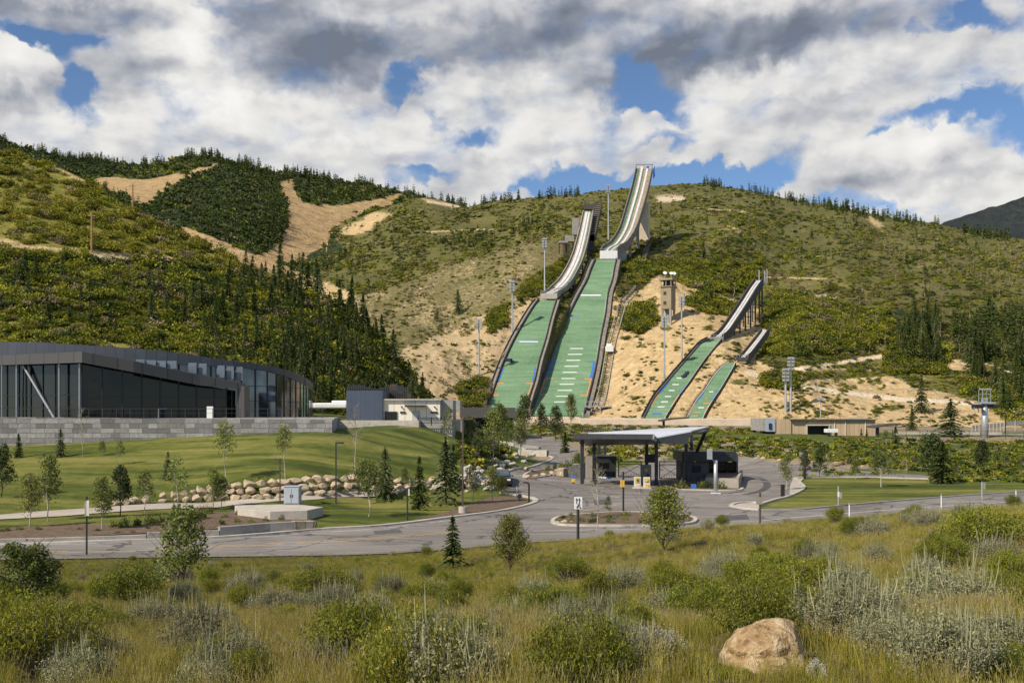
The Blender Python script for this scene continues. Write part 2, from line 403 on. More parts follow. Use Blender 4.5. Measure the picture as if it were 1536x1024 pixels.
# ------------------------------------------------------------------ hills
class Layer:
    def __init__(s, name, crest, base, ctrl, ustep, vstep, amp, fr, seed, urange, cover=None, mat=None, back=.5, crestamp=0):
        s.name = name; s.crest = crest; s.base = base; s.amp = amp; s.fr = fr; s.seed = seed
        s.M = tps_fit([(a/100, b/100) for a, b, c in ctrl], [math.log(c) for a, b, c in ctrl], 1e-3)
        s.cover = cover; s.ustep = ustep; s.vstep = vstep; s.urange = urange; s.mat = mat; s.back = back; s.crestamp = crestamp
    def d(s, u, v):
        u = np.atleast_1d(np.asarray(u, float)); v = np.atleast_1d(np.asarray(v, float))
        return np.exp(tps_eval(s.M, np.c_[u.ravel()/100, v.ravel()/100])).reshape(u.shape)
    def sink(s, u, v):
        if s.name not in ('jump_hill', 'spur_hill'): return 1.0
        k = np.ones(u.shape)
        for prof, w in ((K120, 7), (K90, 6), (KC, 4), (KD, 3)):
            vs = [r[0] for r in prof]; a = np.interp(v, vs, [r[1] for r in prof]); b_ = np.interp(v, vs, [r[2] for r in prof])
            mk = np.clip((w-np.maximum(np.maximum(a-u, u-b_), 0))/3, 0, 1)*np.clip((v-vs[0]+6)/6, 0, 1)*np.clip((vs[-1]+8-v)/8, 0, 1); k = np.maximum(k, 1+.010*mk)
        if s.name == 'spur_hill':
            e = np.interp(v, [440]+[r[0] for r in K90], [845]+[r[2]+8 for r in K90]); k = k+.05*np.clip((u-e)/18, 0, 1)
        return k
    def cv(s, u): return lerp_list(s.crest, u)+s.crestamp*fbm(np.asarray(u)*.05, np.asarray(u)*0, 4, s.seed+3)
    def pts(s, u, v):
        u = np.atleast_1d(np.asarray(u, float)); v = np.atleast_1d(np.asarray(v, float))
        d = s.d(u, v)
        x = (u-CU)/F*d; z = -(v-HV)/F*d
        # roughness pushes the surface along the line of sight depth, keeps outline
        a = s.amp(u, v) if callable(s.amp) else s.amp
        n = fbm(x*s.fr, d*s.fr*.6+z*s.fr, 5, s.seed)
        rid = 1-np.abs(fbm(x*s.fr*3.5+9, (d*.35+z)*s.fr*1.2, 4, s.seed+50)*2.2)
        d2 = d*(1+a*n-a*.22*rid)*s.sink(u, v)
        return np.c_[(u-CU)/F*d2, d2, -(v-HV)/F*d2]
    def p(s, u, v): return Vector(s.pts([u], [v])[0])
    def build(s):
        us = np.arange(s.urange[0], s.urange[1]+.1, s.ustep); nu = len(us)
        cvs = s.cv(us); bs = lerp_list(s.base, us); nv = int(max(bs-cvs)/s.vstep)+2
        T = np.linspace(0, 1, nv)
        U = np.tile(us, (nv, 1)); Vv = bs[None]+(cvs-bs)[None]*T[:, None]
        V = s.pts(U.ravel(), Vv.ravel())
        cov = s.cover(U.ravel(), Vv.ravel()) if s.cover else np.zeros((nu*nv, 3))
        top = V[-nu:]; ext = []
        for k in (.02, .05, .12, .25, .5, .9):
            q = top.copy(); dd = top[:, 1]*k; q[:, 0] *= (1+k); q[:, 1] += dd; q[:, 2] = top[:, 2]-dd*s.back*min(1, .4+k*6)
            ext.append(q)
        V = np.vstack([V]+ext); cov = np.vstack([cov]+[cov[-nu:]]*len(ext)); nr = nv+len(ext)
        i = np.arange(nr-1)[:, None]*nu+np.arange(nu-1)[None]
        Fq = np.stack([i, i+1, i+1+nu, i+nu], -1).reshape(-1, 4)
        me = npmesh(s.name, V, Fq, [s.mat], smooth=True); add_attr(me, 'cover', cov)
        o = link(s.name, me); tag(o, kind='structure'); return o

def hill_material(name, greens, sands, dark, fine=.35):
    """cover.r = bare earth, cover.g = dark woodland floor, cover.b = pale rock"""
    m, nt, b = mat(name, rough=.95, spec=.15)
    geo = nt.new('ShaderNodeNewGeometry').outputs['Position']
    at_ = nt.new('ShaderNodeAttribute', attribute_name='cover'); sp = nt.new('ShaderNodeSeparateColor', ins={0: at_.outputs['Color']})
    nA = nt.noise(geo, .02, 6, .6); nB = nt.noise(geo, fine, 5, .62); nC = nt.noise(geo, fine*4.5, 4, .6)
    mixn = nt.math('ADD', nt.math('MULTIPLY', nA, .35), nt.math('ADD', nt.math('MULTIPLY', nB, .4), nt.math('MULTIPLY', nC, .25)))
    gcol = nt.ramp(mixn, [(.36, greens[0]), (.47, greens[1]), (.55, greens[2]), (.66, greens[3])])
    scol = nt.ramp(nt.math('ADD', nt.math('MULTIPLY', nB, .6), nt.math('MULTIPLY', nC, .4)), [(.34, sands[0]), (.5, sands[1]), (.66, sands[2])])
    sf = nt.math('ADD', sp.outputs[0], nt.math('MULTIPLY', nt.math('SUBTRACT', nt.math('ADD', nt.math('MULTIPLY', nB, .5), nt.math('MULTIPLY', nC, .5)), .5), 1.5))
    sf = nt.rng(sf, .40, .60)
    c = nt.mix(sf, gcol, scol)
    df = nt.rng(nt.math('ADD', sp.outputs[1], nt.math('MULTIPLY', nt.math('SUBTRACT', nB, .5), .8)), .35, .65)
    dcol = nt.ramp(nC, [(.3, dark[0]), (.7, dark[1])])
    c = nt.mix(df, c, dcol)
    rf = nt.rng(nt.math('ADD', sp.outputs[2], nt.math('MULTIPLY', nt.math('SUBTRACT', nC, .5), 1.8)), .45, .6)
    c = nt.mix(rf, c, (.62, .52, .38))
    nt.l.new(c, b.inputs['Base Color'])
    hgt = nt.math('ADD', nB, nt.math('MULTIPLY', nC, .5))
    nG = nt.noise(geo, fine*.3, 5, .6, .8)
    b0 = nt.new('ShaderNodeBump', ins={'Strength': .9, 'Distance': .9/fine, 'Height': nG})
    bp = nt.new('ShaderNodeBump', ins={'Strength': .8, 'Distance': .12/fine, 'Height': hgt, 'Normal': b0.outputs[0]})
    nt.l.new(bp.outputs[0], b.inputs['Normal'])
    return m
G_JUMP = [(.058, .062, .017), (.10, .10, .028), (.155, .138, .045), (.26, .205, .095)]
S_JUMP = [(.29, .205, .10), (.47, .34, .175), (.63, .49, .29)]
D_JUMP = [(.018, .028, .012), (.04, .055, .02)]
M_jump = hill_material('jump_hill_ground', G_JUMP, S_JUMP, D_JUMP, .35)
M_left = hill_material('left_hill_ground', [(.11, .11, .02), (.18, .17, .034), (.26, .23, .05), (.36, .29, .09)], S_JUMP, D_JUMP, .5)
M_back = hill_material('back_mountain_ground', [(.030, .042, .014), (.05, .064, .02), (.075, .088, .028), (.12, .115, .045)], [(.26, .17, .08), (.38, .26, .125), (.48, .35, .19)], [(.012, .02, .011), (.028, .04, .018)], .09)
M_far = hill_material('far_mountain_ground', [(.020, .025, .028), (.027, .034, .036), (.038, .045, .045), (.07, .075, .065)], S_JUMP, [(.016, .021, .024), (.028, .035, .036)], .02)  # dark conifer ground tinted blue-grey; the tint stands in for distance haze
M_spur = hill_material('spur_ground', [(.085, .085, .03), (.14, .125, .05), (.20, .165, .075), (.28, .22, .11)], [(.30, .22, .12), (.43, .32, .18), (.55, .43, .27)], D_JUMP, .5)

# main hill with the jumps
jump_crest = [(-700, 470), (380, 440), (400, 405), (440, 386), (487, 372), (497, 344), (520, 330), (560, 318), (590, 308), (620, 297), (645, 297), (700, 310), (760, 299), (830, 294), (870, 292), (900, 287), (960, 281), (1010, 277), (1060, 275), (1100, 281), (1150, 292), (1200, 303), (1250, 309), (1300, 319), (1350, 329), (1400, 334), (1450, 346), (1500, 353), (1560, 362), (1700, 385), (2000, 430), (2300, 480)]
jump_base = [(-700, 640), (900, 634), (2300, 650)]
# the jumps' landing profiles: pixel row -> distance; (uL, uR) edges
K120 = [(390, 894, 923, 447), (406, 887, 919.5, 439), (422.6, 881, 916.5, 432), (443.4, 869.5, 910, 424), (474.7, 853.9, 906, 411), (506, 839.5, 899.5, 399), (542.9, 825.8, 893.5, 384), (567.9, 816.5, 888.3, 373), (592.9, 808, 882, 361), (622, 799, 874, 341)]
K90 = [(450.5, 810, 833.2, 412), (460, 802, 830.5, 407.5), (482.5, 788, 823.7, 399), (511.7, 771.7, 816.5, 388), (542.9, 757, 807, 375), (574, 745.6, 799.8, 362), (592.9, 739, 793.5, 354), (612, 731, 788, 344)]
KC = [(508.5, 1065, 1082, 366), (517, 1051, 1075, 362), (538, 1032.5, 1058, 352), (559, 1014, 1043, 343), (576, 1000, 1031.5, 336), (597, 983, 1016, 327.5), (627, 967, 997, 313)]
KD = [(543.8, 1093.5, 1103, 346), (551, 1083, 1099.5, 343), (566, 1070, 1091, 337), (585, 1058, 1079.5, 329.5), (599, 1046.6, 1070, 324), (618, 1035, 1058.5, 316), (628.5, 1031, 1053.6, 311)]
ctrl = []
for prof in (K120, K90, KC, KD):
    for v, a, b, d in prof:
        ctrl.append(((a+b)/2, v+1.5, d*1.004))
ctrl += [(u, 636, d) for u, d in ((-500, 330), (0, 330), (400, 330), (650, 325), (900, 330), (1150, 305), (1300, 300), (1500, 300), (1800, 300), (2200, 310))]
ctrl += [(u, 610, d) for u, d in ((0, 345), (650, 345), (920, 345), (1150, 318), (1300, 325), (1450, 325), (1600, 325), (2000, 325))]
ctrl += [(930, 560, 370), (940, 500, 398), (950, 440, 428), (990, 470, 412), (1010, 425, 440), (1100, 455, 440), (1140, 482, 412), (1110, 490, 398), (1165, 470, 425), (1130, 520, 372), (1160, 560, 345), (1200, 500, 385), (1250, 560, 355), (1300, 520, 380), (1350, 590, 338), (1400, 540, 372), (1500, 560, 365), (1536, 480, 430), (1400, 470, 430),
         (1250, 440, 450), (960, 366, 500), (930, 388, 468), (900, 360, 520), (1000, 390, 480), (1060, 400, 475), (880, 350, 540), (900, 320, 700), (1000, 330, 640), (1000, 300, 850), (1100, 340, 600), (1100, 300, 900), (1250, 380, 560), (1250, 340, 780), (1400, 400, 560), (1400, 360, 800), (1536, 400, 650),
         (1060, 276, 1080), (900, 290, 1050), (1200, 305, 1050), (1350, 330, 1000), (1500, 356, 950), (2000, 432, 700), (800, 296, 1100), (700, 311, 1080), (640, 299, 1050), (800, 350, 640), (700, 370, 640), (700, 340, 820), (600, 340, 850), (560, 400, 640), (480, 430, 620), (520, 340, 1000), (440, 388, 800), (600, 440, 540), (750, 400, 540), (840, 400, 505), (700, 470, 470), (2000, 560, 420), (-300, 520, 600), (200, 520, 560)]
SAND_B = [[(392, 404), (420, 394), (445, 400), (480, 420), (520, 434), (548, 450), (540, 475), (470, 455), (400, 430)],
 [(905, 400), (930, 450), (950, 440), (985, 412), (1050, 418), (1080, 440), (1120, 455), (1165, 470), (1200, 490), (1150, 500), (1135, 540), (1190, 560), (1215, 545), (1330, 560), (1420, 590), (1536, 620), (1700, 640), (1700, 660), (880, 660), (880, 600), (900, 500)],
 [(500, 352), (560, 318), (590, 318), (560, 345), (500, 365), (470, 392), (400, 402), (400, 396)],
 [(630, 298), (655, 298), (705, 311), (690, 315), (640, 306)],
 [(978, 292), (1010, 290), (1030, 296), (1020, 304), (985, 306)],
 [(1285, 318), (1300, 318), (1330, 340), (1315, 342)],
 [(1200, 486), (1300, 492), (1345, 515), (1300, 520), (1210, 505)],
 [(1415, 530), (1460, 545), (1480, 560), (1440, 560), (1415, 556)],
]
GREEN_B = [  # vegetated islands inside the bare ground
 [(930, 455), (975, 455), (985, 480), (960, 500), (925, 490)], [(1050, 440), (1100, 455), (1110, 475), (1060, 470), (1025, 455)],
 [(1130, 470), (1330, 500), (1300, 525), (1180, 535), (1150, 530), (1150, 490)], [(1330, 500), (1420, 520), (1415, 560), (1330, 560)],
 [(1145, 562), (1190, 560), (1190, 585), (1150, 580)], [(1440, 568), (1480, 572), (1536, 590), (1536, 640), (1490, 612), (1450, 590)],
 [(1200, 560), (1300, 553), (1340, 560), (1300, 566), (1210, 570)], [(900, 470), (920, 470), (905, 600), (885, 600)]]
ROADS_B = [([(1120, 558), (1180, 575), (1260, 588), (1360, 600), (1420, 602), (1536, 612)], 5), ([(1180, 556), (1250, 545), (1330, 533), (1345, 525)], 3.5), ([(640, 302), (700, 311)], 2.2), ([(497, 350), (490, 360), (492, 385)], 2), ([(1440, 545), (1480, 545), (1520, 560)], 2),
           ([(640, 348), (730, 344), (740, 345)], 1), ([(1040, 312), (1120, 318)], 1), ([(1130, 466), (1210, 468)], 1.2), ([(1150, 416), (1240, 418)], 1)]
def cover_jump(u, v):
    s = np.zeros(len(u)); jit = 5*fbm(u*.03, v*.05, 3, 21)
    for q in SAND_B: s = np.maximum(s, polymask(q, u+jit, v+jit, 7)*.85)
    for q in GREEN_B: s = s*(1-.75*polymask(q, u+jit, v-jit, 5))
    s = s*(1-.6*np.clip(fbm(u*.035+5, v*.075, 4, 81)*2.4-.5, 0, 1))
    s = s*(1-.2*np.clip(fbm(u*.02+1, v*.11, 3, 83)*3, 0, 1)*((u > 1125) & (v > 545)))
    # worn patches through the scrub
    patch = np.clip(fbm(u*.022+3, v*.06, 4, 33)*2.2-.35, 0, 1)
    s = np.maximum(s, patch*.36*(v > 300))
    s = np.maximum(s, .52*np.clip(fbm(u*.01+7, v*.12, 3, 43)*3-1.3, 0, 1))
    for ln, w in ROADS_B: s = np.maximum(s, linemask(ln, u, v, w))
    # grass along and between the two big landings
    for ln, w in (([(845, 430), (818, 520), (800, 580)], 9), ([(880, 360), (850, 385), (845, 430)], 9)): s = s*(1-linemask(ln, u, v, w)*.6)
    dk = np.zeros(len(u))
    for q in ([(1340, 460), (1410, 475), (1425, 560), (1345, 560)], [(1480, 560), (1600, 500), (1700, 640), (1510, 610)], [(430, 385), (500, 352), (520, 375), (450, 400)]): dk = np.maximum(dk, polymask(q, u, v, 6)*.8)
    dk = np.maximum(dk, .42*np.clip(fbm(u*.03, v*.07, 4, 51)*2, 0, 1)*(s < .3))
    rk = np.zeros(len(u))
    for q in ([(980, 292), (1030, 290), (1030, 304), (985, 306)], [(1200, 440), (1260, 440), (1255, 450), (1200, 450)], [(1020, 438), (1080, 448), (1070, 458), (1020, 448)]): rk = np.maximum(rk, polymask(q, u, v, 5)*.6)
    rk = np.maximum(rk, .4*np.clip(fbm(u*.05, v*.08, 3, 61)*3-1, 0, 1)*(s > .4))
    for ln, w in ROADS_B[:5]: rk = np.maximum(rk, .75*linemask(ln, u, v, w*.8))
    return np.c_[s, dk, rk]
def amp_jump(u, v):
    d = np.hypot(np.clip(np.abs(u-870)-90, 0, None), np.clip(np.abs(v-530)-110, 0, None))
    d2 = np.hypot(np.clip(np.abs(u-1060)-70, 0, None), np.clip(np.abs(v-560)-70, 0, None))
    k = np.clip(np.minimum(d, d2)/50, .12, 1)
    return .035*k
L_jump = Layer('jump_hill', jump_crest, jump_base, ctrl, 3.5, 2.2, amp_jump, .022, 5, (-700, 2300), cover_jump, M_jump, .35, 2)

spur_crest = [(430, 475), (500, 452), (520, 448), (560, 440), (600, 426), (640, 412), (700, 391), (740, 379), (780, 369), (820, 363), (850, 362), (880, 372), (905, 395), (930, 440), (950, 500)]
spur_base = [(430, 640), (950, 640)]
sctrl = [(u, 640, d) for u, d in ((430, 300), (600, 305), (700, 315), (780, 330), (950, 345))]
sctrl += [((a+b)/2, v+1.5, d*1.006) for v, a, b, d in K120+K90]
sctrl += [(430, 475, 430), (520, 449, 450), (640, 413, 475), (740, 380, 490), (820, 364, 500), (870, 366, 510), (690, 600, 338), (640, 560, 350), (690, 500, 398), (740, 480, 402), (760, 440, 430), (600, 500, 395), (560, 560, 345), (500, 520, 370), (780, 410, 450), (930, 460, 425), (940, 560, 372)]
def cover_spur(u, v):
    jit = 5*fbm(u*.03, v*.05, 3, 22)
    s = .35+.25*fbm(u*.03, v*.05, 3, 71)
    low = polymask([(560, 640), (600, 520), (700, 480), (790, 420), (850, 420), (840, 500), (800, 640)], u+jit, v+jit, 10)
    s = np.maximum(s, low*.78)
    for ln, w in (([(845, 430), (818, 520), (800, 580)], 9), ([(900, 385), (860, 385), (848, 420)], 9), ([(750, 450), (800, 420), (815, 400)], 9), ([(700, 470), (760, 455)], 5)): s = s*(1-linemask(ln, u, v, w)*.7)
    s = np.where(s > .5, s*(1-.4*np.clip(fbm(u*.05, v*.07, 3, 77)*3, 0, 1)), s)
    rk = .4*np.clip(fbm(u*.06, v*.09, 3, 66)*3-.9, 0, 1)
    return np.c_[s, 0*s, rk]
L_spur = Layer('spur_hill', spur_crest, spur_base, sctrl, 2.5, 2.2, lambda u, v: .02*np.clip(np.hypot(np.clip(np.abs(u-845)-70, 0, None), 0)/60, .1, 1), .04, 15, (430, 950), cover_spur, M_spur, .9, 2)

left_crest = [(-900, 60), (-300, 150), (-60, 205), (0, 224), (40, 236), (90, 252), (130, 272), (160, 293), (200, 318), (250, 340), (300, 364), (340, 385), (380, 405), (430, 425), (480, 447), (520, 468), (560, 505), (590, 545), (620, 580), (650, 612), (680, 640)]
left_base = [(-900, 640), (680, 645)]
lctrl = [(u, 640, d) for u, d in ((-800, 130), (-300, 140), (0, 150), (300, 165), (450, 185), (550, 205), (680, 260))]
lctrl += [(-800, 100, 330), (-300, 150, 350), (0, 224, 330), (130, 272, 320), (250, 340, 305), (380, 405, 290), (480, 447, 285), (560, 505, 275), (620, 580, 270), (680, 642, 268), (0, 400, 225), (0, 520, 180), (200, 450, 225), (200, 540, 190), (400, 500, 240), (400, 570, 210), (-300, 400, 220), (520, 560, 240), (-700, 400, 200)]
def cover_left(u, v):
    s = np.zeros(len(u))
    s = np.maximum(s, .62*linemask([(-300, 345), (0, 362), (40, 372), (110, 378), (200, 386), (260, 392)], u, v+3*fbm(u*.05, v*.05, 3, 9), 7))
    s = np.maximum(s, .3*np.clip(fbm(u*.03+2, v*.07, 4, 35)*2.5-.3, 0, 1))
    s = np.maximum(s, .6*polymask([(450, 560), (520, 555), (530, 585), (470, 590)], u, v, 8))
    s = np.maximum(s, .6*linemask([(80, 252), (130, 275)], u, v, 4))
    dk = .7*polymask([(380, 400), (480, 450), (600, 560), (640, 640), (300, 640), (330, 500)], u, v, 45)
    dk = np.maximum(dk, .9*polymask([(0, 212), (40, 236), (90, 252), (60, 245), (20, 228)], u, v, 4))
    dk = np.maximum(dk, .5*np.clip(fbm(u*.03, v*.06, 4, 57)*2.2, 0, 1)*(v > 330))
    rk = .55*linemask([(140, 385), (260, 398), (300, 404)], u, v, 5)
    return np.c_[s, dk, rk]
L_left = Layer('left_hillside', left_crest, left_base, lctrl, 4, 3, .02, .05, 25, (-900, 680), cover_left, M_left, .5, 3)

back_crest = [(-900, 150), (-100, 200), (0, 212), (40, 222), (100, 238), (150, 240), (190, 247), (240, 244), (280, 236), (320, 236), (360, 247), (400, 256), (440, 262), (500, 270), (560, 278), (610, 288), (650, 299), (700, 310), (760, 330), (900, 360)]
back_base = [(-900, 470), (900, 470)]
bctrl = [(-800, 200, 1400), (0, 212, 1550), (150, 240, 1700), (300, 236, 1450), (400, 256, 1500), (560, 278, 1550), (700, 312, 1500), (-300, 460, 500), (100, 460, 560), (300, 460, 560), (500, 465, 560), (700, 460, 700), (60, 270, 1100), (170, 300, 900), (250, 320, 850), (320, 330, 800), (350, 380, 700), (260, 260, 1250), (450, 330, 1000), (440, 400, 720), (420, 280, 1300), (500, 300, 1300), (900, 440, 1000), (380, 300, 1000), (200, 270, 1200)]
SAND_C = [[(140, 268), (235, 268), (280, 258), (318, 246), (335, 247), (300, 262), (262, 276), (240, 290), (222, 305), (200, 306), (185, 290), (150, 282)],
          [(418, 272), (440, 268), (446, 290), (455, 305), (490, 308), (560, 300), (600, 290), (610, 296), (540, 322), (500, 345), (490, 372), (460, 392), (390, 396), (340, 380), (268, 342), (275, 338), (340, 365), (385, 385), (420, 365), (432, 330), (428, 300)],
          [(268, 340), (400, 390), (520, 430), (545, 460), (440, 470), (300, 400)],
          [(540, 276), (552, 276), (552, 288), (540, 288)]]
def cover_back(u, v):
    s = np.zeros(len(u)); jit = 5*fbm(u*.08, v*.12, 4, 23)
    for q in SAND_C: s = np.maximum(s, polymask(q, u+jit, v+jit, 2.5))
    s = np.maximum(s, .4*np.clip(fbm(u*.03, v*.09, 4, 34)*2.5-.6, 0, 1))
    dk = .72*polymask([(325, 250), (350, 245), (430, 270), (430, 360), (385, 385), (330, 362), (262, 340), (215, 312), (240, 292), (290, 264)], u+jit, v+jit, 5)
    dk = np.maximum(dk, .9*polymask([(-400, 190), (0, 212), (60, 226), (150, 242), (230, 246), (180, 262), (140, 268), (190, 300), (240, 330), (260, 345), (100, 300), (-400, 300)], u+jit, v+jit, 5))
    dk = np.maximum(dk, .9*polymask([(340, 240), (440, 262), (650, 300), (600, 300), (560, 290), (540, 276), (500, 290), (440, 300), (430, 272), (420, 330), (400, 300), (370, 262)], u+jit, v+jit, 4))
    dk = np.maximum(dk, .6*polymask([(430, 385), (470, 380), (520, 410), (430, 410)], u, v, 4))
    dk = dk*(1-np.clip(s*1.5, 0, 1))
    return np.c_[s, dk, 0*s]
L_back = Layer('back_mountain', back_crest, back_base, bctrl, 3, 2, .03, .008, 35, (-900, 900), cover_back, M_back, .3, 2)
far_crest = [(1200, 420), (1380, 350), (1420, 333), (1470, 316), (1510, 303), (1560, 288), (1700, 240), (1900, 215), (2400, 260)]
L_far = Layer('far_mountain', far_crest, [(1200, 640), (2400, 640)], [(1200, 640, 3500), (1800, 640, 3500), (2400, 640, 3500), (1380, 350, 5200), (1700, 240, 5800), (2400, 260, 6000), (1500, 450, 4300), (2000, 450, 4300)], 6, 6, .05, .0012, 45, (1200, 2400), lambda u, v: np.c_[0*u, .45+.5*fbm(u*.02, v*.03, 3, 4), 0*u], M_far, .3, 3)
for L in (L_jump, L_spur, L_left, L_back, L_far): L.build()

# ------------------------------------------------------------------ ground sheet
def build_ground():
    us = np.concatenate([np.arange(-1500, -60, 40), np.arange(-60, 1600, 10), np.arange(1600, 3001, 40)]); nu = len(us)
    ds = [2.0]
    while ds[-1] < 380: ds.append(ds[-1]*1.0135+.02)
    ds = np.array(ds); D = np.repeat(ds, nu); U = np.tile(us, len(ds)); X = (U-CU)/F*D
    Z = ground_z(X, D); V = HV-Z*F/D
    mead = np.clip((54-D)/3, 0, 1)
    lawn = np.zeros(len(D)); rocky = np.zeros(len(D))
    m, nt, b = mat('ground_cover', rough=.95, spec=.1)
    geo = nt.new('ShaderNodeNewGeometry').outputs['Position']
    at_ = nt.new('ShaderNodeAttribute', attribute_name='cover'); sp = nt.new('ShaderNodeSeparateColor', ins={0: at_.outputs['Color']})
    nA = nt.noise(geo, .05, 4); nB = nt.noise(geo, .9, 5, .6); nC = nt.noise(geo, 14, 4, .65)
    # mown lawn with faint stripes and worn patches
    st = nt.new('ShaderNodeMapping', ins={0: geo}); st.inputs['Scale'].default_value = (.10, .55, .3); st.inputs['Rotation'].default_value = (0, 0, .12)
    nS = nt.noise(st.outputs[0], .5, 3, .5, .6)
    ltone = nt.math('ADD', nt.math('MULTIPLY', nS, .6), nt.math('ADD', nt.math('MULTIPLY', nB, .2), nt.math('MULTIPLY', nC, .2)))
    lawnc = nt.ramp(ltone, [(.40, (.05, .068, .014)), (.47, (.09, .108, .022)), (.53, (.15, .158, .036)), (.62, (.24, .21, .065))])
    soil = nt.ramp(nt.math('ADD', nt.math('MULTIPLY', nB, .5), nt.math('MULTIPLY', nC, .5)), [(.35, (.045, .045, .015)), (.5, (.085, .075, .03)), (.65, (.16, .13, .06))])
    bank = nt.ramp(nt.math('ADD', nt.math('MULTIPLY', nB, .6), nt.math('MULTIPLY', nC, .4)), [(.36, (.045, .065, .015)), (.5, (.085, .11, .028)), (.64, (.16, .15, .055))])
    rock = nt.ramp(nt.math('ADD', nt.math('MULTIPLY', nB, .4), nt.math('MULTIPLY', nC, .6)), [(.35, (.11, .09, .055)), (.5, (.26, .21, .14)), (.65, (.42, .34, .24))])
    c = nt.mix(sp.outputs[0], bank, lawnc); c = nt.mix(sp.outputs[2], c, soil)
    rf = nt.rng(nt.math('ADD', sp.outputs[1], nt.math('MULTIPLY', nt.math('SUBTRACT', nB, .5), 1.2)), .4, .62)
    c = nt.mix(rf, c, rock)
    nt.l.new(c, b.inputs['Base Color'])
    bp = nt.new('ShaderNodeBump', ins={'Strength': .5, 'Distance': .12, 'Height': nt.math('ADD', nB, nC)}); nt.l.new(bp.outputs[0], b.inputs['Normal'])
    lawn_polys = [[(-1500, 810), (0, 806), (250, 800), (470, 790), (560, 790), (640, 782), (745, 748), (700, 728), (640, 690), (700, 650), (690, 640), (620, 640), (500, 655), (-1500, 655)],
                  [(1145, 764), (1170, 745), (1200, 724), (1215, 716), (1320, 716), (1440, 720), (1620, 730), (1900, 722), (1900, 740), (1536, 740), (1300, 762), (1160, 768)]]
    for q in lawn_polys: lawn = np.maximum(lawn, polymask(q, U, V, 1.5)*(D > 56))
    for q in [[(1000, 660), (1110, 660), (1200, 676), (1320, 690), (1400, 694), (1400, 705), (1200, 702), (1100, 690), (1000, 680)], [(800, 640), (1000, 650), (1000, 690), (800, 690)], [(1320, 655), (1700, 655), (1700, 668), (1320, 664)],
              [(600, 632), (2400, 632), (2400, 648), (1100, 648), (600, 640)]]:
        rocky = np.maximum(rocky, polymask(q, U, V, 3)*(D > 100))
    me = npmesh('ground', np.c_[X, D, Z], (lambda i: np.stack([i, i+1, i+1+nu, i+nu], -1).reshape(-1, 4))(np.arange(len(ds)-1)[:, None]*nu+np.arange(nu-1)[None]), [m], smooth=True)
    add_attr(me, 'cover', np.c_[lawn, rocky, mead])
    tag(link('ground', me), kind='structure')
build_ground()
# ------------------------------------------------------------------ materials used all over
M_asph, nt, b = mat('asphalt', rough=.92, spec=.25)
tc = nt.new('ShaderNodeNewGeometry').outputs['Position']
n1 = nt.noise(tc, .12, 5, .6, .8); n2 = nt.noise(tc, 6, 4)
mp = nt.new('ShaderNodeMapping', ins={0: tc}); mp.inputs['Scale'].default_value = (.06, .6, 1)
n3 = nt.noise(mp.outputs[0], 1, 4, .6, 1.5)
f = nt.math('ADD', nt.math('MULTIPLY', n1, .4), nt.math('ADD', nt.math('MULTIPLY', n2, .2), nt.math('MULTIPLY', n3, .4)))
c = nt.ramp(f, [(.38, (.12, .108, .098)), (.47, (.185, .168, .152)), (.54, (.225, .205, .186)), (.63, (.29, .265, .238))])
# dark tar-sealed cracks
vo = nt.new('ShaderNodeTexVoronoi', feature='DISTANCE_TO_EDGE', ins={'Vector': nt.new('ShaderNodeVectorMath', operation='ADD', ins={0: tc, 1: nt.new('ShaderNodeVectorMath', operation='SCALE', ins={0: nt.noise(tc, .4, 3, out=1), 3: 3.0}).outputs[0]}).outputs[0], 'Scale': .13})
cr = nt.rng(vo.outputs['Distance'], .005, .02, .8, 0)
nt.l.new(nt.mix(cr, c, (.05, .05, .05)), b.inputs['Base Color'])
M_conc = vary('concrete_pale', (.46, .42, .36), .9, amt=.18, scale=1.2, bump=.01)
M_concg = vary('concrete_grey', (.30, .285, .26), .9, amt=.22, scale=.8, bump=.01)
M_path = vary('path_concrete', (.42, .37, .31), .9, amt=.15, scale=.5)
M_mulch = vary('bark_mulch', (.13, .085, .052), .97, amt=.45, scale=2.5, bump=.05)
M_white = vary('white_paint', (.75, .75, .74), .5, amt=.06, scale=2)
M_line = vary('line_paint', (.46, .46, .45), .8, amt=.35, scale=2.5)
M_yline = vary('yellow_line_paint', (.50, .32, .12), .85, amt=.4, scale=1.8)
M_black = vary('black_metal', (.022, .022, .024), .5, spec=.4, amt=.2)
M_dark = vary('dark_steel', (.045, .048, .05), .45, metal=.3, amt=.2)
M_galv = vary('galvanised_steel', (.46, .47, .48), .45, metal=.55, amt=.12, scale=.7)
M_bronze = vary('bronze_pole', (.10, .075, .055), .5, metal=.3, amt=.2)

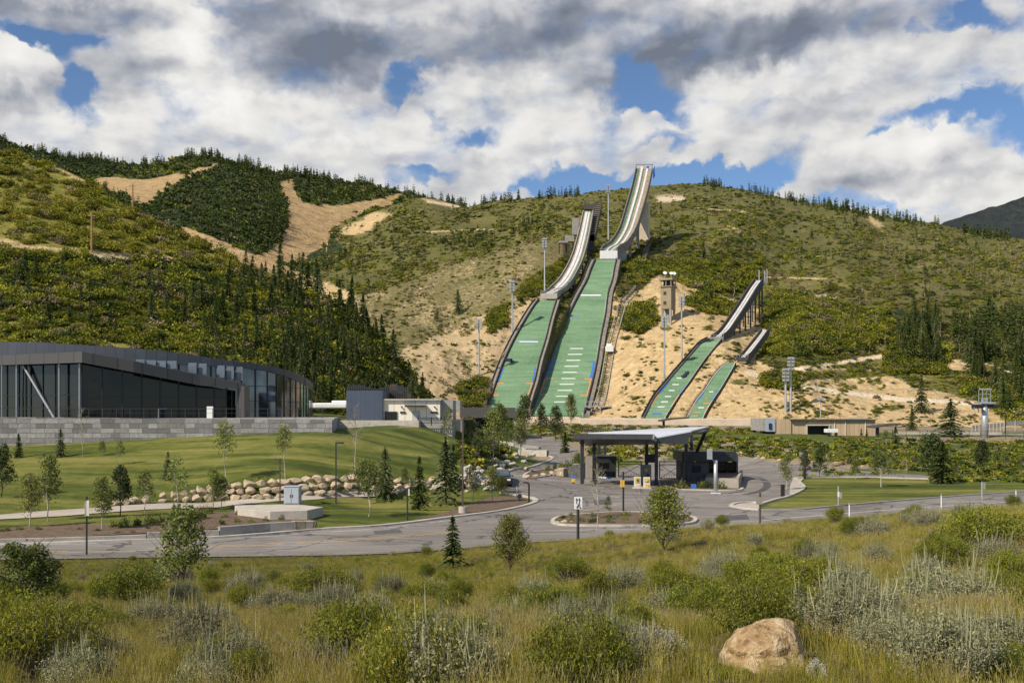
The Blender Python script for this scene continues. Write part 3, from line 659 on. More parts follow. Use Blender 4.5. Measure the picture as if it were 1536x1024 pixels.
def drape(name, poly, m, dz, step=2.0, kind='structure', skirt=0):
    """poly: world XY outline; laid on the ground and lifted by dz"""
    bm = bmesh.new(); vs = [bm.verts.new((x, y, 0)) for x, y in poly]; bm.faces.new(vs)
    bmesh.ops.triangulate(bm, faces=bm.faces[:])
    xs = [p[0] for p in poly]; ys = [p[1] for p in poly]
    for ax, lo, hi in ((0, min(xs), max(xs)), (1, min(ys), max(ys))):
        k = lo+step
        while k < hi:
            co = (k, 0, 0) if ax == 0 else (0, k, 0); no = (1, 0, 0) if ax == 0 else (0, 1, 0)
            bmesh.ops.bisect_plane(bm, geom=bm.verts[:]+bm.edges[:]+bm.faces[:], plane_co=co, plane_no=no, dist=1e-4); k += step
    bm.verts.ensure_lookup_table()
    z = ground_z([v.co.x for v in bm.verts], [v.co.y for v in bm.verts])
    for v, k in zip(bm.verts, z): v.co.z = k+dz
    if skirt:
        be = [e for e in bm.edges if e.is_boundary]
        r = bmesh.ops.extrude_edge_only(bm, edges=be)
        for v in r['geom']:
            if isinstance(v, bmesh.types.BMVert): v.co.z -= skirt
    bmesh.ops.recalc_face_normals(bm, faces=bm.faces)
    if sum(f.normal.z for f in bm.faces) < 0: bmesh.ops.reverse_faces(bm, faces=bm.faces)
    me = bpy.data.meshes.new(name); bm.to_mesh(me); bm.free(); me.materials.append(m)
    o = link(name, me)
    if kind: o['kind'] = kind
    return o
def px(lst, dmin=50, closed=False, n=1):
    lst = smooth_line(lst, n, closed) if n > 1 else lst
    return [tuple(at(u, v, dmin)[:2]) for u, v in lst]
def strip(name, line, w, dz, m, h=0, n=4, dmin=50, kind='structure'):
    """a band of width w following pixel line; h > 0 makes it a kerb"""
    pts = [Vector((*p, 0)) for p in px(smooth_line(line, n), dmin)]
    # resample to about 1 m
    rs = [pts[0]]
    for a, b_ in zip(pts, pts[1:]):
        k = max(1, int((b_-a).length/1.2))
        for i in range(1, k+1): rs.append(a.lerp(b_, i/k))
    mb = MB(); L = []; Rr = []
    for i, p in enumerate(rs):
        t = (rs[min(i+1, len(rs)-1)]-rs[max(i-1, 0)]).normalized(); nn = Vector((-t.y, t.x, 0))*w/2
        L.append(p+nn); Rr.append(p-nn)
    zl = ground_z([p.x for p in rs], [p.y for p in rs])
    for i in range(len(rs)-1):
        a, b_, c_, d_ = L[i], L[i+1], Rr[i+1], Rr[i]
        t = [Vector((q.x, q.y, zl[i+(1 if k in (1, 2) else 0)]+dz+h)) for k, q in enumerate((a, b_, c_, d_))]
        mb.face(*t)
        if h:
            lo = [q-Vector((0, 0, h+.1)) for q in t]
            mb.face(t[0], lo[0], lo[1], t[1]); mb.face(t[3], t[2], lo[2], lo[3])
    o = mb.build(name, m)
    if kind: o['kind'] = kind
    return o

KERB_L = [(-300, 831), (0, 819), (63, 816.6), (251, 810), (318, 807.6), (400, 802), (480, 795), (578, 789), (675, 777), (700, 774), (745, 768), (780, 761), (800, 755), (804, 751), (797, 747)]
road_poly = KERB_L+[(775, 743), (750, 739), (753, 722), (763, 706.5), (797, 700.5), (826, 690), (826, 685), (812, 680), (780, 672), (768, 662), (770, 653), (800, 652.5), (840, 660), (860, 670), (872, 680), (876, 692), (880, 700), (930, 702), (985, 690), (1023, 691), (1108, 686.5), (1130, 688.5), (1170, 694), (1221, 699.6), (1276, 705), (1313, 708.5), (1350, 711), (1434, 716), (1485, 721), (1440, 720), (1350, 717.5), (1283, 716), (1218, 716), (1200, 718), (1200, 724), (1206, 733), (1183, 745), (1163, 750), (1141, 757), (1139, 766), (1195, 765.5), (1235, 762), (1336, 753), (1434, 745), (1536, 738), (1750, 726), (1950, 716),
             (1950, 745), (1750, 756), (1536, 768), (1400, 776), (1300, 783), (1150, 797), (1000, 806), (850, 816), (700, 828), (550, 832), (300, 836), (0, 840), (-300, 852)]
drape('road', px(road_poly), M_asph, .05, 2.5)
drape('footpath', px([(-300, 787), (0, 772.5), (67, 767), (160, 761), (260, 755), (343, 751), (449, 744), (537, 738), (605, 733), (650, 729), (700, 727), (700, 731), (650, 733), (605, 738), (537, 745.5), (480, 749), (449, 751), (343, 759), (260, 763.5), (90, 775), (0, 779.6), (-300, 795)]), M_path, .06, 2)
drape('mulch_bed', px([(600, 786), (660, 772), (700, 757), (735, 746), (770, 746), (790, 748), (797, 752), (780, 758), (745, 765), (700, 771.5), (660, 777)]), M_mulch, .07, 2)
drape('mulch_bed', px([(-300, 812), (0, 793), (90, 787), (120, 786), (200, 790), (270, 777), (340, 768), (357, 766), (405, 779), (460, 779), (475, 783), (473, 790), (330, 794), (225, 800), (60, 809), (-300, 824)]), M_mulch, .06, 2)
drape('concrete_apron', px([(1184, 745), (1207, 733), (1201, 723), (1207, 717.5), (1190, 716), (1185, 730)]), M_path, .09, 2)
strip('kerb', KERB_L, .45, .05, M_conc, .10)
strip('kerb', [(797, 747), (775, 743), (750, 739)], .35, .05, M_conc, .1)
strip('kerb', [(1139, 766), (1195, 765.5), (1235, 762), (1336, 753), (1434, 745), (1536, 738), (1750, 726)], .3, .05, M_concg, .1)
strip('kerb', [(1141, 757), (1163, 750), (1183, 745), (1206, 733), (1200, 724), (1201, 717.5), (1283, 716), (1350, 717.5), (1440, 720)], .3, .05, M_conc, .1)
strip('kerb', [(753, 722), (763, 706.5), (797, 700.5), (826, 690), (826, 685), (812, 680), (780, 672)], .35, .05, M_conc, .12)
strip('road_marking', [(-100, 834), (60, 829), (250, 823), (480, 812), (600, 804), (690, 796)], .14, .056, M_yline)
strip('road_marking', [(-100, 836), (60, 831), (250, 825), (480, 814), (600, 806), (690, 798)], .14, .056, M_yline)
strip('road_marking', [(860, 768), (885, 765), (905, 761), (930, 757)], .16, .056, M_yline)
strip('road_marking', [(-100, 822), (251, 813), (400, 805), (580, 792), (690, 779)], .16, .056, M_line)
strip('road_marking', [(810, 736), (860, 739), (900, 742.5), (930, 747)], .16, .056, M_line)
strip('road_marking', [(1145, 781), (1250, 772), (1350, 764), (1536, 752), (1700, 742)], .22, .056, M_line)
strip('road_marking', [(800, 797), (900, 795), (960, 794)], .14, .056, M_line)
strip('road_marking', [(1118, 711), (1150, 714), (1172, 713)], .2, .056, M_line)
strip('road_marking', [(1128, 716.5), (1140, 718), (1154, 718)], .2, .056, M_line)
strip('road_marking', [(1142, 722), (1154, 723)], .3, .056, M_line)
# dark curved tyre marks turning round the booth
for k in range(2):
    strip('tyre_mark', [(1120-6*k, 742), (1140-5*k, 738), (1152-4*k, 731), (1150-4*k, 722), (1138-4*k, 716)], .5, .054, vary('tyre_rubber', (.07, .065, .06), .9, amt=.4, scale=.6))

# ------------------------------------------------------------------ walls of the lower garden
def wall_line(name, rows, thick, m, label, cat, n=1, group=None, under=.3, dmin=50, back=1):
    """rows: (u, v_top, v_bottom); stands where v_bottom meets the ground"""
    base = [at(u, vb, dmin) for u, vt, vb in rows]
    mb = MB()
    for i in range(len(rows)-1):
        a, b_ = base[i], base[i+1]
        za = -(rows[i][1]-HV)/F*a.y; zb = -(rows[i+1][1]-HV)/F*b_.y
        t = (b_-a); nn = Vector((-t.y, t.x, 0)).normalized()*thick
        lo = [(a.x, a.y, a.z-under), (b_.x, b_.y, b_.z-under), (b_.x+nn.x, b_.y+nn.y, b_.z-under), (a.x+nn.x, a.y+nn.y, a.z-under)]
        hi = [(a.x, a.y, za), (b_.x, b_.y, zb), (b_.x+nn.x, b_.y+nn.y, zb), (a.x+nn.x, a.y+nn.y, za)]
        mb.hexa(lo, hi)
    o = mb.build(name, m, bevel=.02); tag(o, label, cat, group); return o
wall_line('retaining_wall', [(-200, 812, 825), (61, 807, 816), (140, 804.5, 813), (219.5, 801.5, 811)], .35, M_concg, 'long low grey concrete wall along the kerb at the far left of the road', 'wall')
wall_line('retaining_wall', [(221, 798.5, 811), (275, 796.5, 808.5), (329, 795, 806.6)], .35, M_concg, 'second grey concrete wall step behind the young kerbside tree', 'wall')
wall_line('retaining_wall', [(330, 790, 806.5), (368, 787, 803), (405, 784, 800), (441, 782, 798)], .35, M_concg, 'tallest stained grey concrete wall step below the utility box pad', 'wall')
M_rubble, nt, b = mat('rubble_stone', rough=.9)
tc = nt.new('ShaderNodeTexCoord').outputs['Object']
vo = nt.new('ShaderNodeTexVoronoi', ins={'Vector': tc, 'Scale': 1.8}); ve = nt.new('ShaderNodeTexVoronoi', feature='DISTANCE_TO_EDGE', ins={'Vector': tc, 'Scale': 1.8})
c = nt.ramp(nt.new('ShaderNodeSeparateColor', ins={0: vo.outputs['Color']}).outputs[0], [(0, (.28, .23, .16)), (.5, (.42, .34, .24)), (1, (.54, .46, .34))])
nt.l.new(nt.mix(nt.rng(ve.outputs['Distance'], .0, .06, 1, 0), c, (.12, .10, .07)), b.inputs['Base Color'])
wall_line('stone_wall', [(442, 781.5, 798), (473, 781, 795.5)], .4, M_rubble, 'short rubble stone end of the roadside wall next to the lawn', 'wall')

# raised concrete pad with the utility cabinet
cz = -(766.5-HV)/F
c1 = at(405, 780, 50); top = cz*c1.y
pad = [PZ(357, 763, top), PZ(405, 766.5, top), PZ(461, 765, top), PZ(485, 760, top), PZ(440, 755.5, top), PZ(352, 757.5, top)]
mb = MB(); mb.hexa([(p.x, p.y, top-1.5) for p in pad], [tuple(p) for p in pad])
tag(mb.build('concrete_pad', M_conc, bevel=.02), 'raised pale concrete pad with grey front faces under the utility cabinet', 'platform')
b0 = PZ(437, 757, top)
r = empty('utility_cabinet', b0, 'pale blue grey metal utility cabinet standing on the concrete pad', 'cabinet')
w = 23/F*b0.y; h = 27/F*b0.y
M_cab = vary('cabinet_paint', (.36, .40, .45), .45, amt=.08)
mb = MB(); mb.box(b0+Vector((0, .5, h/2+.06)), (w, .9, h-.06)); mb.build('body', M_cab, r, bevel=.03)
mb = MB(); mb.box(b0+Vector((0, .5, .03)), (w+.12, 1.0, .06)); mb.build('plinth', M_concg, r)
mb = MB(); mb.box(b0+Vector((0, .5, h+.03)), (w+.1, 1.0, .06)); mb.build('lid', M_cab, r, bevel=.02)
for sx in (-1, 1):
    mb = MB(); mb.box(b0+Vector((sx*w*.24, .035, h*.5)), (w*.45, .03, h*.82)); dr = mb.build('door', M_cab, r, bevel=.008)
    mb = MB(); mb.box(b0+Vector((sx*w*.07, .005, h*.5)), (.04, .04, .22)); mb.build('handle', M_black, dr)

M_patch = vary('asphalt_patch', (.085, .08, .078), .95, amt=.25, scale=1.5)
for q in ([(560, 797), (600, 795), (604, 800), (562, 802)], [(890, 750), (915, 749), (918, 757), (892, 758)], [(1080, 775), (1120, 772), (1124, 779), (1083, 782)], [(990, 745), (1008, 744), (1010, 749), (991, 750)]): drape('asphalt_patch', px(q), M_patch, .058, 2)
# ------------------------------------------------------------------ ski jumps
M_mat, nt, b = mat('green_plastic_matting', rough=.75, spec=.3)
tc = nt.new('ShaderNodeNewGeometry').outputs['Position']
mp = nt.new('ShaderNodeMapping', ins={0: tc}); mp.inputs['Scale'].default_value = (.10, .9, .9); mp.inputs['Rotation'].default_value = (0, 0, .15)
n1 = nt.noise(mp.outputs[0], .6, 5, .6); n2 = nt.noise(tc, 1.3, 4, .6); n3 = nt.noise(tc, .05, 4)
f = nt.math('ADD', nt.math('MULTIPLY', n1, .45), nt.math('ADD', nt.math('MULTIPLY', n2, .3), nt.math('MULTIPLY', n3, .25)))
nt.l.new(nt.ramp(f, [(.38, (.095, .175, .095)), (.46, (.135, .235, .13)), (.54, (.165, .275, .155)), (.62, (.23, .34, .215))]), b.inputs['Base Color'])
M_rail = vary('weathered_boards', (.22, .19, .155), .85, amt=.35, scale=.8)
M_raild = vary('dark_board_wall', (.07, .065, .06), .8, amt=.3, scale=.8)
M_wood = vary('inrun_timber', (.30, .235, .165), .85, amt=.3, scale=.6)
M_trackw = vary('inrun_track_white', (.62, .62, .62), .5, amt=.18, scale=.5)
M_trackg = vary('inrun_green_strip', (.06, .17, .10), .7, amt=.3, scale=.6)
M_tan = vary('pier_concrete', (.60, .50, .37), .9, amt=.12, scale=.12)
M_blue = vary('blue_edge_paint', (.05, .17, .55), .6, amt=.25)
M_orange = vary('orange_edge_paint', (.62, .30, .10), .6, amt=.25)
M_bark = vary('grey_stone_steps', (.27, .235, .19), .9, amt=.3, scale=1)

def hill_z(L, x, y):
    u = x/y*F+CU; lo, hi = float(L.cv(u)), float(lerp_list(L.base, u))
    for _ in range(22):
        m_ = (lo+hi)/2
        if float(L.d(u, m_)[0]) > y: lo = m_
        else: hi = m_
    return -((lo+hi)/2-HV)/F*y
def rows_smooth(rows, n=5): return smooth_line([tuple(r) for r in rows], n)
def edge_pts(rows):
    return [P(a, v, d) for v, a, b_, d in rows], [P(b_, v, d) for v, a, b_, d in rows]
def band(name, A, B_, m, parent, th=.3, lift=0):
    """slab between two polylines, th thick below"""
    mb = MB(); up = Vector((0, 0, lift)); dn = Vector((0, 0, lift-th))
    n = len(A)
    top = [(A[i]+up, B_[i]+up) for i in range(n)]; bot = [(A[i]+dn, B_[i]+dn) for i in range(n)]
    base = 0
    mb.v = [p for q in zip(top, bot) for p in (q[0][0], q[0][1], q[1][0], q[1][1])]
    for i in range(n-1):
        a = i*4; c_ = a+4
        for q in ((a, a+1, c_+1, c_), (a+2, c_+2, c_+3, a+3), (a, c_, c_+2, a+2), (a+1, a+3, c_+3, c_+1)): mb.f.append(q); mb.m.append(0)
    mb.f += [(0, 2, 3, 1), ((n-1)*4, (n-1)*4+1, (n-1)*4+3, (n-1)*4+2)]; mb.m += [0, 0]
    return mb.build(name, m, parent)
def side_off(A, B_, k0, k1):
    """polylines offset outward from A (away from B) by k0 and k1 metres"""
    o0 = []; o1 = []
    for a, b_ in zip(A, B_):
        s = (a-b_); s.z = 0; s.normalize(); o0.append(a+s*k0); o1.append(a+s*k1)
    return o0, o1
class Jump:
    def __init__(s, name_label, rows, drop=4):
        s.rows = rows_smooth(rows, 5); s.A, s.B = edge_pts(s.rows)
        s.root = empty('ski_jump', s.A[-1].lerp(s.B[-1], .5), name_label, 'ski jump')
        band('landing_slope', s.A, s.B, M_mat, s.root, 1.0)
    def rails(s, wl=.35, hl=1.0, walk_l=1.6, walk_r=1.6, below=3.0, mw=M_rail):
        for A, B_, wk in ((s.A, s.B, walk_l), (s.B, s.A, walk_r)):
            a, b_ = side_off(A, B_, .02, .18); band('side_rail', a, b_, M_white if wk == walk_r else M_raild, s.root, 1.2, .35)
            a, b_ = side_off(A, B_, .2, .2+wl); band('side_rail', a, b_, M_raild, s.root, hl+below, hl)
            if wk:
                a, b_ = side_off(A, B_, .22+wl, .22+wl+wk); w_ = band('walkway', a, b_, mw, s.root, below, .3)
                a, b_ = side_off(A, B_, .24+wl+wk, .40+wl+wk); band('handrail', a, b_, M_raild, s.root, below+1.0, 1.0)
    def surf(s, u, v, lift=.05):
        vs = [r[0] for r in s.rows]
        d = float(np.interp(v, vs, [r[3] for r in s.rows]))
        return P(u, v, d)+Vector((0, 0, lift))
    def edge(s, v, side):
        vs = [r[0] for r in s.rows]; return float(np.interp(v, vs, [r[1 if side == 0 else 2] for r in s.rows]))
    def mark(s, u0, u1, v, m, hpx=1.3, name='distance_line'):
        mb = MB(); a, b_ = s.surf(u0, v, .10), s.surf(u1, v, .10); c_, d_ = s.surf(u1, v+hpx, .10), s.surf(u0, v+hpx, .10)
        mb.hexa([p-Vector((0, 0, .12)) for p in (d_, c_, b_, a)], [d_, c_, b_, a]); mb.build(name, m, s.root)
    def edgebar(s, side, v0, v1, m, w=2.6, inset=.6):
        sg = 1 if side == 0 else -1; mb = MB(); n = 6
        for i in range(n):
            va = v0+(v1-v0)*i/n; vb = v0+(v1-v0)*(i+1)/n; ua = s.edge(va, side)+sg*inset; ub = s.edge(vb, side)+sg*inset
            q = [s.surf(ub, vb, .11), s.surf(ub+sg*w, vb, .11), s.surf(ua+sg*w, va, .11), s.surf(ua, va, .11)]
            if sg < 0: q.reverse()
            mb.hexa([p-Vector((0, 0, .13)) for p in q], q)
        mb.build('edge_band', m, s.root)
    def inrun(s, rows, wallh=1.3, depth=2.2, tracks=((.16, .34, 'w'), (.42, .56, 'g'), (.62, .84, 'w')), sidem=M_concg, hl=None):
        rr = rows_smooth(rows, 4); A, B_ = edge_pts(rr); s.iA, s.iB = A, B_
        band('inrun_deck', A, B_, M_wood, s.root, depth)
        for t0, t1, k in tracks:
            a = [p.lerp(q, t0) for p, q in zip(A, B_)]; b2 = [p.lerp(q, t1) for p, q in zip(A, B_)]
            band('inrun_track', a, b2, M_trackw if k == 'w' else M_trackg, s.root, .3, .14 if k == 'w' else .10)
        for X, Y in ((A, B_), (B_, A)):
            a, b2 = side_off(X, Y, 0.01, .35); band('inrun_wall', a, b2, sidem, s.root, wallh+depth, wallh)
        # takeoff table
        a, b2 = A[0], B_[0]; t = (b2-a); back = (A[1]-A[0]); back.z = 0; back.normalize()
        return A, B_
    def table(s, h, m=M_white, w=.6):
        a, b_ = s.iA[0], s.iB[0]; mb = MB(); bk = Vector((0, 1.2, 0)); z = Vector((0, 0, h))
        e = (b_-a).normalized()*w; a = a-e; b_ = b_+e
        fr = Vector((0, -.25, 0)); up = Vector((0, 0, .3))
        mb.hexa([a+fr-z, b_+fr-z, b_+bk-z, a+bk-z], [a+fr+up, b_+fr+up, b_+bk+up, a+bk+up]); t = mb.build('takeoff_table', m, s.root)
        mb = MB()
        for k in range(5):
            p = a.lerp(b_, k/4)+Vector((0, -.3, .3)); mb.bar(p, p+Vector((0, 0, .9)), .12)
        mb.bar(a+Vector((0, -.3, 1.15)), b_+Vector((0, -.3, 1.15)), .1); mb.build('railing', M_galv, t)
def legs(J, L, ts, w=.6, inset=.12, cross=True, m=M_dark):
    n = len(J.iA)-1
    for t in ts:
        i = min(int(t*n), n-1); f_ = t*n-i
        a = J.iA[i].lerp(J.iA[i+1], f_); b_ = J.iB[i].lerp(J.iB[i+1], f_)
        a2 = a.lerp(b_, inset); b2 = b_.lerp(a, inset); mb = MB(); ends = []
        for p in (a2, b2):
            z = hill_z(L, p.x, p.y)-1; ends.append(Vector((p.x, p.y, z))); 
            if z < p.z-1.5: MB().bar(p-Vector((0, 0, 1.0)), ends[-1], w).build('trestle_leg', m, J.root)
        if cross and a2.z-ends[0].z > 5:
            z1 = a2.z-2.2; mb.bar((a2.x, a2.y, z1), (b2.x, b2.y, z1), .35); zz = (z1+ends[0].z)/2; mb.bar((a2.x, a2.y, zz), (b2.x, b2.y, zz), .3)
            mb.bar((a2.x, a2.y, zz), (b2.x, b2.y, z1), .22)
        if mb.f: mb.build('trestle_brace', m, J.root)

J = Jump('tallest ski jump with green landing hill marked by ten white lines', K120)
J.rails(.4, 1.1, 1.5, 1.8, 3.2, M_rail)
q = lambda x, y: (680+x*.2083, 420+y*.2083)
for y, x0, x1 in ((493, 840, 935), (535, 825, 928), (578, 815, 915), (621, 802, 902), (664, 788, 890), (709, 778, 880), (750, 765, 868), (794, 751, 855), (836, 738, 838), (877, 727, 815)):
    u0, v0 = q(x0, y); J.mark(u0, q(x1, y)[0], v0-.4, M_white, .9)
u0, v0 = q(918, 106); J.mark(u0, q(1063, 0)[0], v0, M_white, 1.5)
u0, v0 = q(853, 267); J.mark(u0, q(910, 0)[0], v0, vary('faded_blue_paint', (.13, .2, .5), .6), .9); 
for side in (0, 1):
    J.edgebar(side, 543, 567, M_blue, 2.4 if side == 0 else 3.4); J.edgebar(side, 568, 592.5, M_orange, 1.6)
for x0, x1, y, m_ in ((708, 755, 583, M_blue), (972, 1022, 587, M_blue), (660, 722, 705, M_orange), (943, 998, 708, M_orange), (632, 678, 822, M_orange), (912, 972, 827, M_orange)):
    u0, v0 = q(x0, y); J.mark(u0, q(x1, 0)[0], v0, m_, 1.1, 'edge_tick')
J.inrun([(377, 902, 924, 450), (371, 906.5, 930, 460), (365, 916.5, 940.5, 465.7), (344, 929.5, 953.5, 479), (310, 940, 964.5, 500), (282, 948, 972, 519), (253, 954.5, 978, 540.5)], 1.5, 2.4,
        ((.10, .20, 'b'), (.30, .42, 'w'), (.44, .50, 'g'), (.64, .76, 'w')), M_rail)
J.table(3.4)
# top gate deck: blue panels and posts
a, b_ = J.iA[-1], J.iB[-1]; mb = MB()
mb.box(a.lerp(b_, .36)+Vector((0, .5, .4)), (1.6, .4, 2.6)); mb.build('start_banner', M_white, J.root)
mb = MB(); mb.box(b_+Vector((.9, -1.5, -2.4)), (.25, 5, 5.2)); mb.box(a.lerp(b_, .74)+Vector((0, .6, .3)), (1.4, .3, 2.2)); mb.build('blue_panel', M_blue, J.root)
mb = MB(); mb.bar(a+Vector((-.4, 0, 2.2)), b_+Vector((.6, 0, 2.2)), .3)
for t in (0, .5, 1): p = a.lerp(b_, t); mb.bar(p, p+Vector((0, 0, 2.2)), .25)
mb.build('start_gantry', M_rail, J.root)
# wedge pier, takeoff wall and lower piers
mb = MB()
pa = [(954, 361.5), (972.8, 363.5), (972.8, 303), (966.5, 306)]
dd = 512; fr_ = [P(u, v, dd) for u, v in pa]; bk_ = [p+Vector((1.6, 6, 0)) for p in fr_]
mb.hexa([fr_[0]+Vector((0, 0, -2)), fr_[1]+Vector((0, 0, -2)), bk_[1]+Vector((0, 0, -2)), bk_[0]+Vector((0, 0, -2))], [fr_[3], fr_[2], bk_[2], bk_[3]])
mb.build('pier', M_tan, J.root)
mb = MB(); n = len(J.iA)
for i in range(0, 8):
    a, b2 = J.iA[i], J.iB[i]; c_, d_ = J.iA[i+1], J.iB[i+1]
    z0 = min(hill_z(L_jump, a.x, a.y), hill_z(L_jump, b2.x, b2.y))-2
    z1 = min(hill_z(L_jump, c_.x, c_.y), hill_z(L_jump, d_.x, d_.y))-2
    o = Vector((0, 0, -1.2)); k = .06
    mb.hexa([(a.x, a.y, z0), (b2.x, b2.y, z0), (d_.x, d_.y, z1), (c_.x, c_.y, z1)], [a.lerp(b2, k)+o, b2.lerp(a, k)+o, d_.lerp(c_, k)+o, c_.lerp(d_, k)+o])
mb.build('takeoff_wall', M_concg, J.root)
legs(J, L_jump, (.45, .62, .8), 1.2, .2, True, M_concg)

J2 = Jump('second large ski jump left of the tallest, with open stair beside its inrun', K90)
J2.rails(.35, 1.0, 1.3, 1.2, 3.0, M_bark)
u0, v0 = q(475, 441); J2.mark(u0, q(610, 0)[0], v0, M_white, 1.2)
u0, v0 = q(475, 437); J2.mark(u0+.5, q(608, 0)[0], v0-.3, M_blue, .5)
for side in (0, 1):
    J2.edgebar(side, 551.5, 573, M_blue, 1.8); J2.edgebar(side, 574, 592.5, M_orange, 1.4)
for x0, x1, y, m_ in ((318, 365, 740, M_orange), (522, 573, 742, M_orange), (284, 330, 827, M_orange), (500, 545, 829, M_orange)):
    u0, v0 = q(x0, y); J2.mark(u0, q(x1, 0)[0], v0, m_, 1.0, 'edge_tick')
# folded dark tarpaulin on the matting
mb = MB(); random.seed(3)
for k in range(7):
    p = J2.surf(760+k*1.3+random.uniform(-1, 1), 541+random.uniform(-1.5, 2), .3); mb.box(p, (random.uniform(.6, 1.4), random.uniform(.6, 1.2), .5), random.random()*3)
tag(mb.build('tarpaulin', vary('dark_tarpaulin', (.04, .05, .09), .8)), 'crumpled dark tarpaulin lying on the left landing hill', 'tarpaulin')
J2.inrun([(441, 813, 833.5, 414), (436, 822, 842, 422), (430, 828.5, 849.5, 426.6), (417, 841, 860, 434), (389, 856.5, 873.5, 449.5), (355, 867, 882.5, 469), (318, 875.5, 889, 492)], .9, 1.8, ((.22, .46, 'w'), (.54, .72, 'w'), (.80, .88, 'g')), M_concg)
J2.table(2.0, M_conc)
mb = MB(); s0, s1 = P(880, 352, 476), P(893, 352, 476); t0, t1 = P(892, 306, 505), P(902.5, 306, 505)
mb.hexa([s0-Vector((0, 0, 3)), s1-Vector((0, 0, 3)), t1-Vector((0, 0, 3)), t0-Vector((0, 0, 3))], [s0, s1, t1, t0]); st = mb.build('stair', M_raild, J2.root)
mb = MB()
for k in range(15):
    a = s0.lerp(t0, (k+.5)/15)+Vector((0, 0, .25)); b2 = s1.lerp(t1, (k+.5)/15)+Vector((0, 0, .25)); mb.bar(a.lerp(b2, .06), b2.lerp(a, .06), .9, .2)
mb.build('stair_tread', M_wood, st)
mb = MB()
for a, b2 in ((s0, t0), (s1, t1)):
    mb.bar(a+Vector((0, 0, 1.2)), b2+Vector((0, 0, 1.2)), .2)
    for k in range(6): p = a.lerp(b2, k/5); mb.bar(p-Vector((0, 0, .5)), p+Vector((0, 0, 1.2)), .15)
mb.build('handrail', M_raild, J2.root)
mb = MB(); tl = P(875.5, 318, 492)
for u_ in (876, 883, 890, 902): p = P(u_, 305, 506); mb.bar(p-Vector((0, 0, 5)), p+Vector((0, 0, 2.6 if u_ < 900 else 3.5)), .25)
mb.bar(P(876, 305, 506)+Vector((0, 0, 2.6)), P(902, 305, 506)+Vector((0, 0, 2.6)), .2); mb.bar(P(876, 305, 506)+Vector((0, 0, 1.2)), P(902, 305, 506)+Vector((0, 0, 1.2)), .2)
mb.box(P(889, 306, 506)+Vector((0, 1, -1.5)), (8.5, 3, 2.6)); mb.build('start_platform', M_raild, J2.root)
legs(J2, L_jump, (.55, .7, .85, .98), .7, .1, True, M_dark)
mb = MB(); p0 = P(886, 362, 478); z = hill_z(L_jump, p0.x, p0.y)
mb.box((p0.x, p0.y, (p0.z+z)/2+1), (3.2, 4, abs(p0.z-z)+6)); mb.build('stair_base', M_raild, J2.root)
# stepped judges' platforms to the left of this inrun
def platform(u0, u1, v0, v1, d, L, label):
    a, b2 = P(u0, v0, d), P(u1, v0, d); r = empty('judge_platform', ((a.x+b2.x)/2, d, a.z-6), label, 'platform')
    mb = MB(); hh = (v1-v0)/F*d
    mb.box(((a.x+b2.x)/2, d+2, a.z-hh/2), (b2.x-a.x, 4, hh)); mb.build('deck', M_concg, r)
    for x in (a.x+.4, b2.x-.4):
        for y in (d+.4, d+3.6): MB().bar((x, y, a.z-hh), (x, y, a.z-hh-5), .35).build('support', M_dark, r)
    mb = MB()
    for k in range(4): x = a.x+(b2.x-a.x)*k/3; mb.bar((x, d, a.z), (x, d, a.z+1.1), .1)
    mb.bar((a.x, d, a.z+1.1), (b2.x, d, a.z+1.1), .1); mb.build('railing', M_dark, r)
platform(838, 852, 361, 364, 478, L_jump, 'lowest flat concrete judging platform beside the left inrun')
platform(848, 861, 353, 362, 482, L_jump, 'middle judging platform stepped up beside the left inrun')
platform(859, 868, 327, 352, 487, L_jump, 'tallest narrow judging platform at the upper left of the inrun')

J3 = Jump('medium ski jump whose inrun stands on a trestle, right of the judges tower', KC)
J3.rails(.15, .5, .5, 0, 2.6, M_rail)
q5 = lambda x, y: (920+x*.2344, 400+y*.2344)
for y, x0, x1, m_ in ((710, 405, 460, M_white), (752, 378, 420, M_white), (790, 355, 392, M_white), (828, 330, 370, M_white), (862, 305, 350, M_white), (895, 283, 328, M_white), (937, 245, 312, M_blue), (941, 250, 305, M_blue)):
    u0, v0 = q5(x0, y); J3.mark(u0, q5(x1, 0)[0], v0, m_, 1.0)
J3.edgebar(0, 574, 590, M_blue, 1.6); J3.edgebar(0, 592, 609, M_orange, 1.2); J3.edgebar(1, 578, 592, M_blue, 1.4); J3.edgebar(1, 593, 609, M_orange, 1.2)
mb = MB(); random.seed(4)
for k in range(9):
    p = J3.surf(1024+k*.9+random.uniform(-1, 1), 566-k*.9+random.uniform(-1, 2), .3); mb.box(p, (random.uniform(.5, 1.1), random.uniform(.5, 1.0), .5), random.random()*3)
tag(mb.build('tarpaulin', bpy.data.materials['dark_tarpaulin']), 'crumpled dark tarpaulin lying on the medium jump landing', 'tarpaulin')
J3.inrun([(506.5, 1068, 1082.5, 367), (502, 1075.5, 1089, 372), (493, 1084, 1097, 377), (473, 1098, 1110.5, 386.5), (452, 1112, 1124, 396.7), (433, 1124, 1135.5, 406.4), (421, 1133, 1144, 412.7)], 1.2, 2.2, ((.2, .42, 'w'), (.52, .74, 'w')), M_raild)
J3.table(1.0, M_concg)
legs(J3, L_jump, (.3, .4, .5, .6, .7, .8, .9, .99), .55, .05, True, M_raild)
mb = MB()
for u_, v_ in ((1138.5, 405), (1147, 406), (1150.5, 404)): p = P(u_, 424, 413); mb.bar(p, P(u_, v_, 413), .45 if u_ < 1148 else .3)
mb.box(P(1142, 423, 413)+Vector((0, 1.5, -.5)), (4.2, 3, .5)); mb.build('start_platform', M_galv, J3.root)

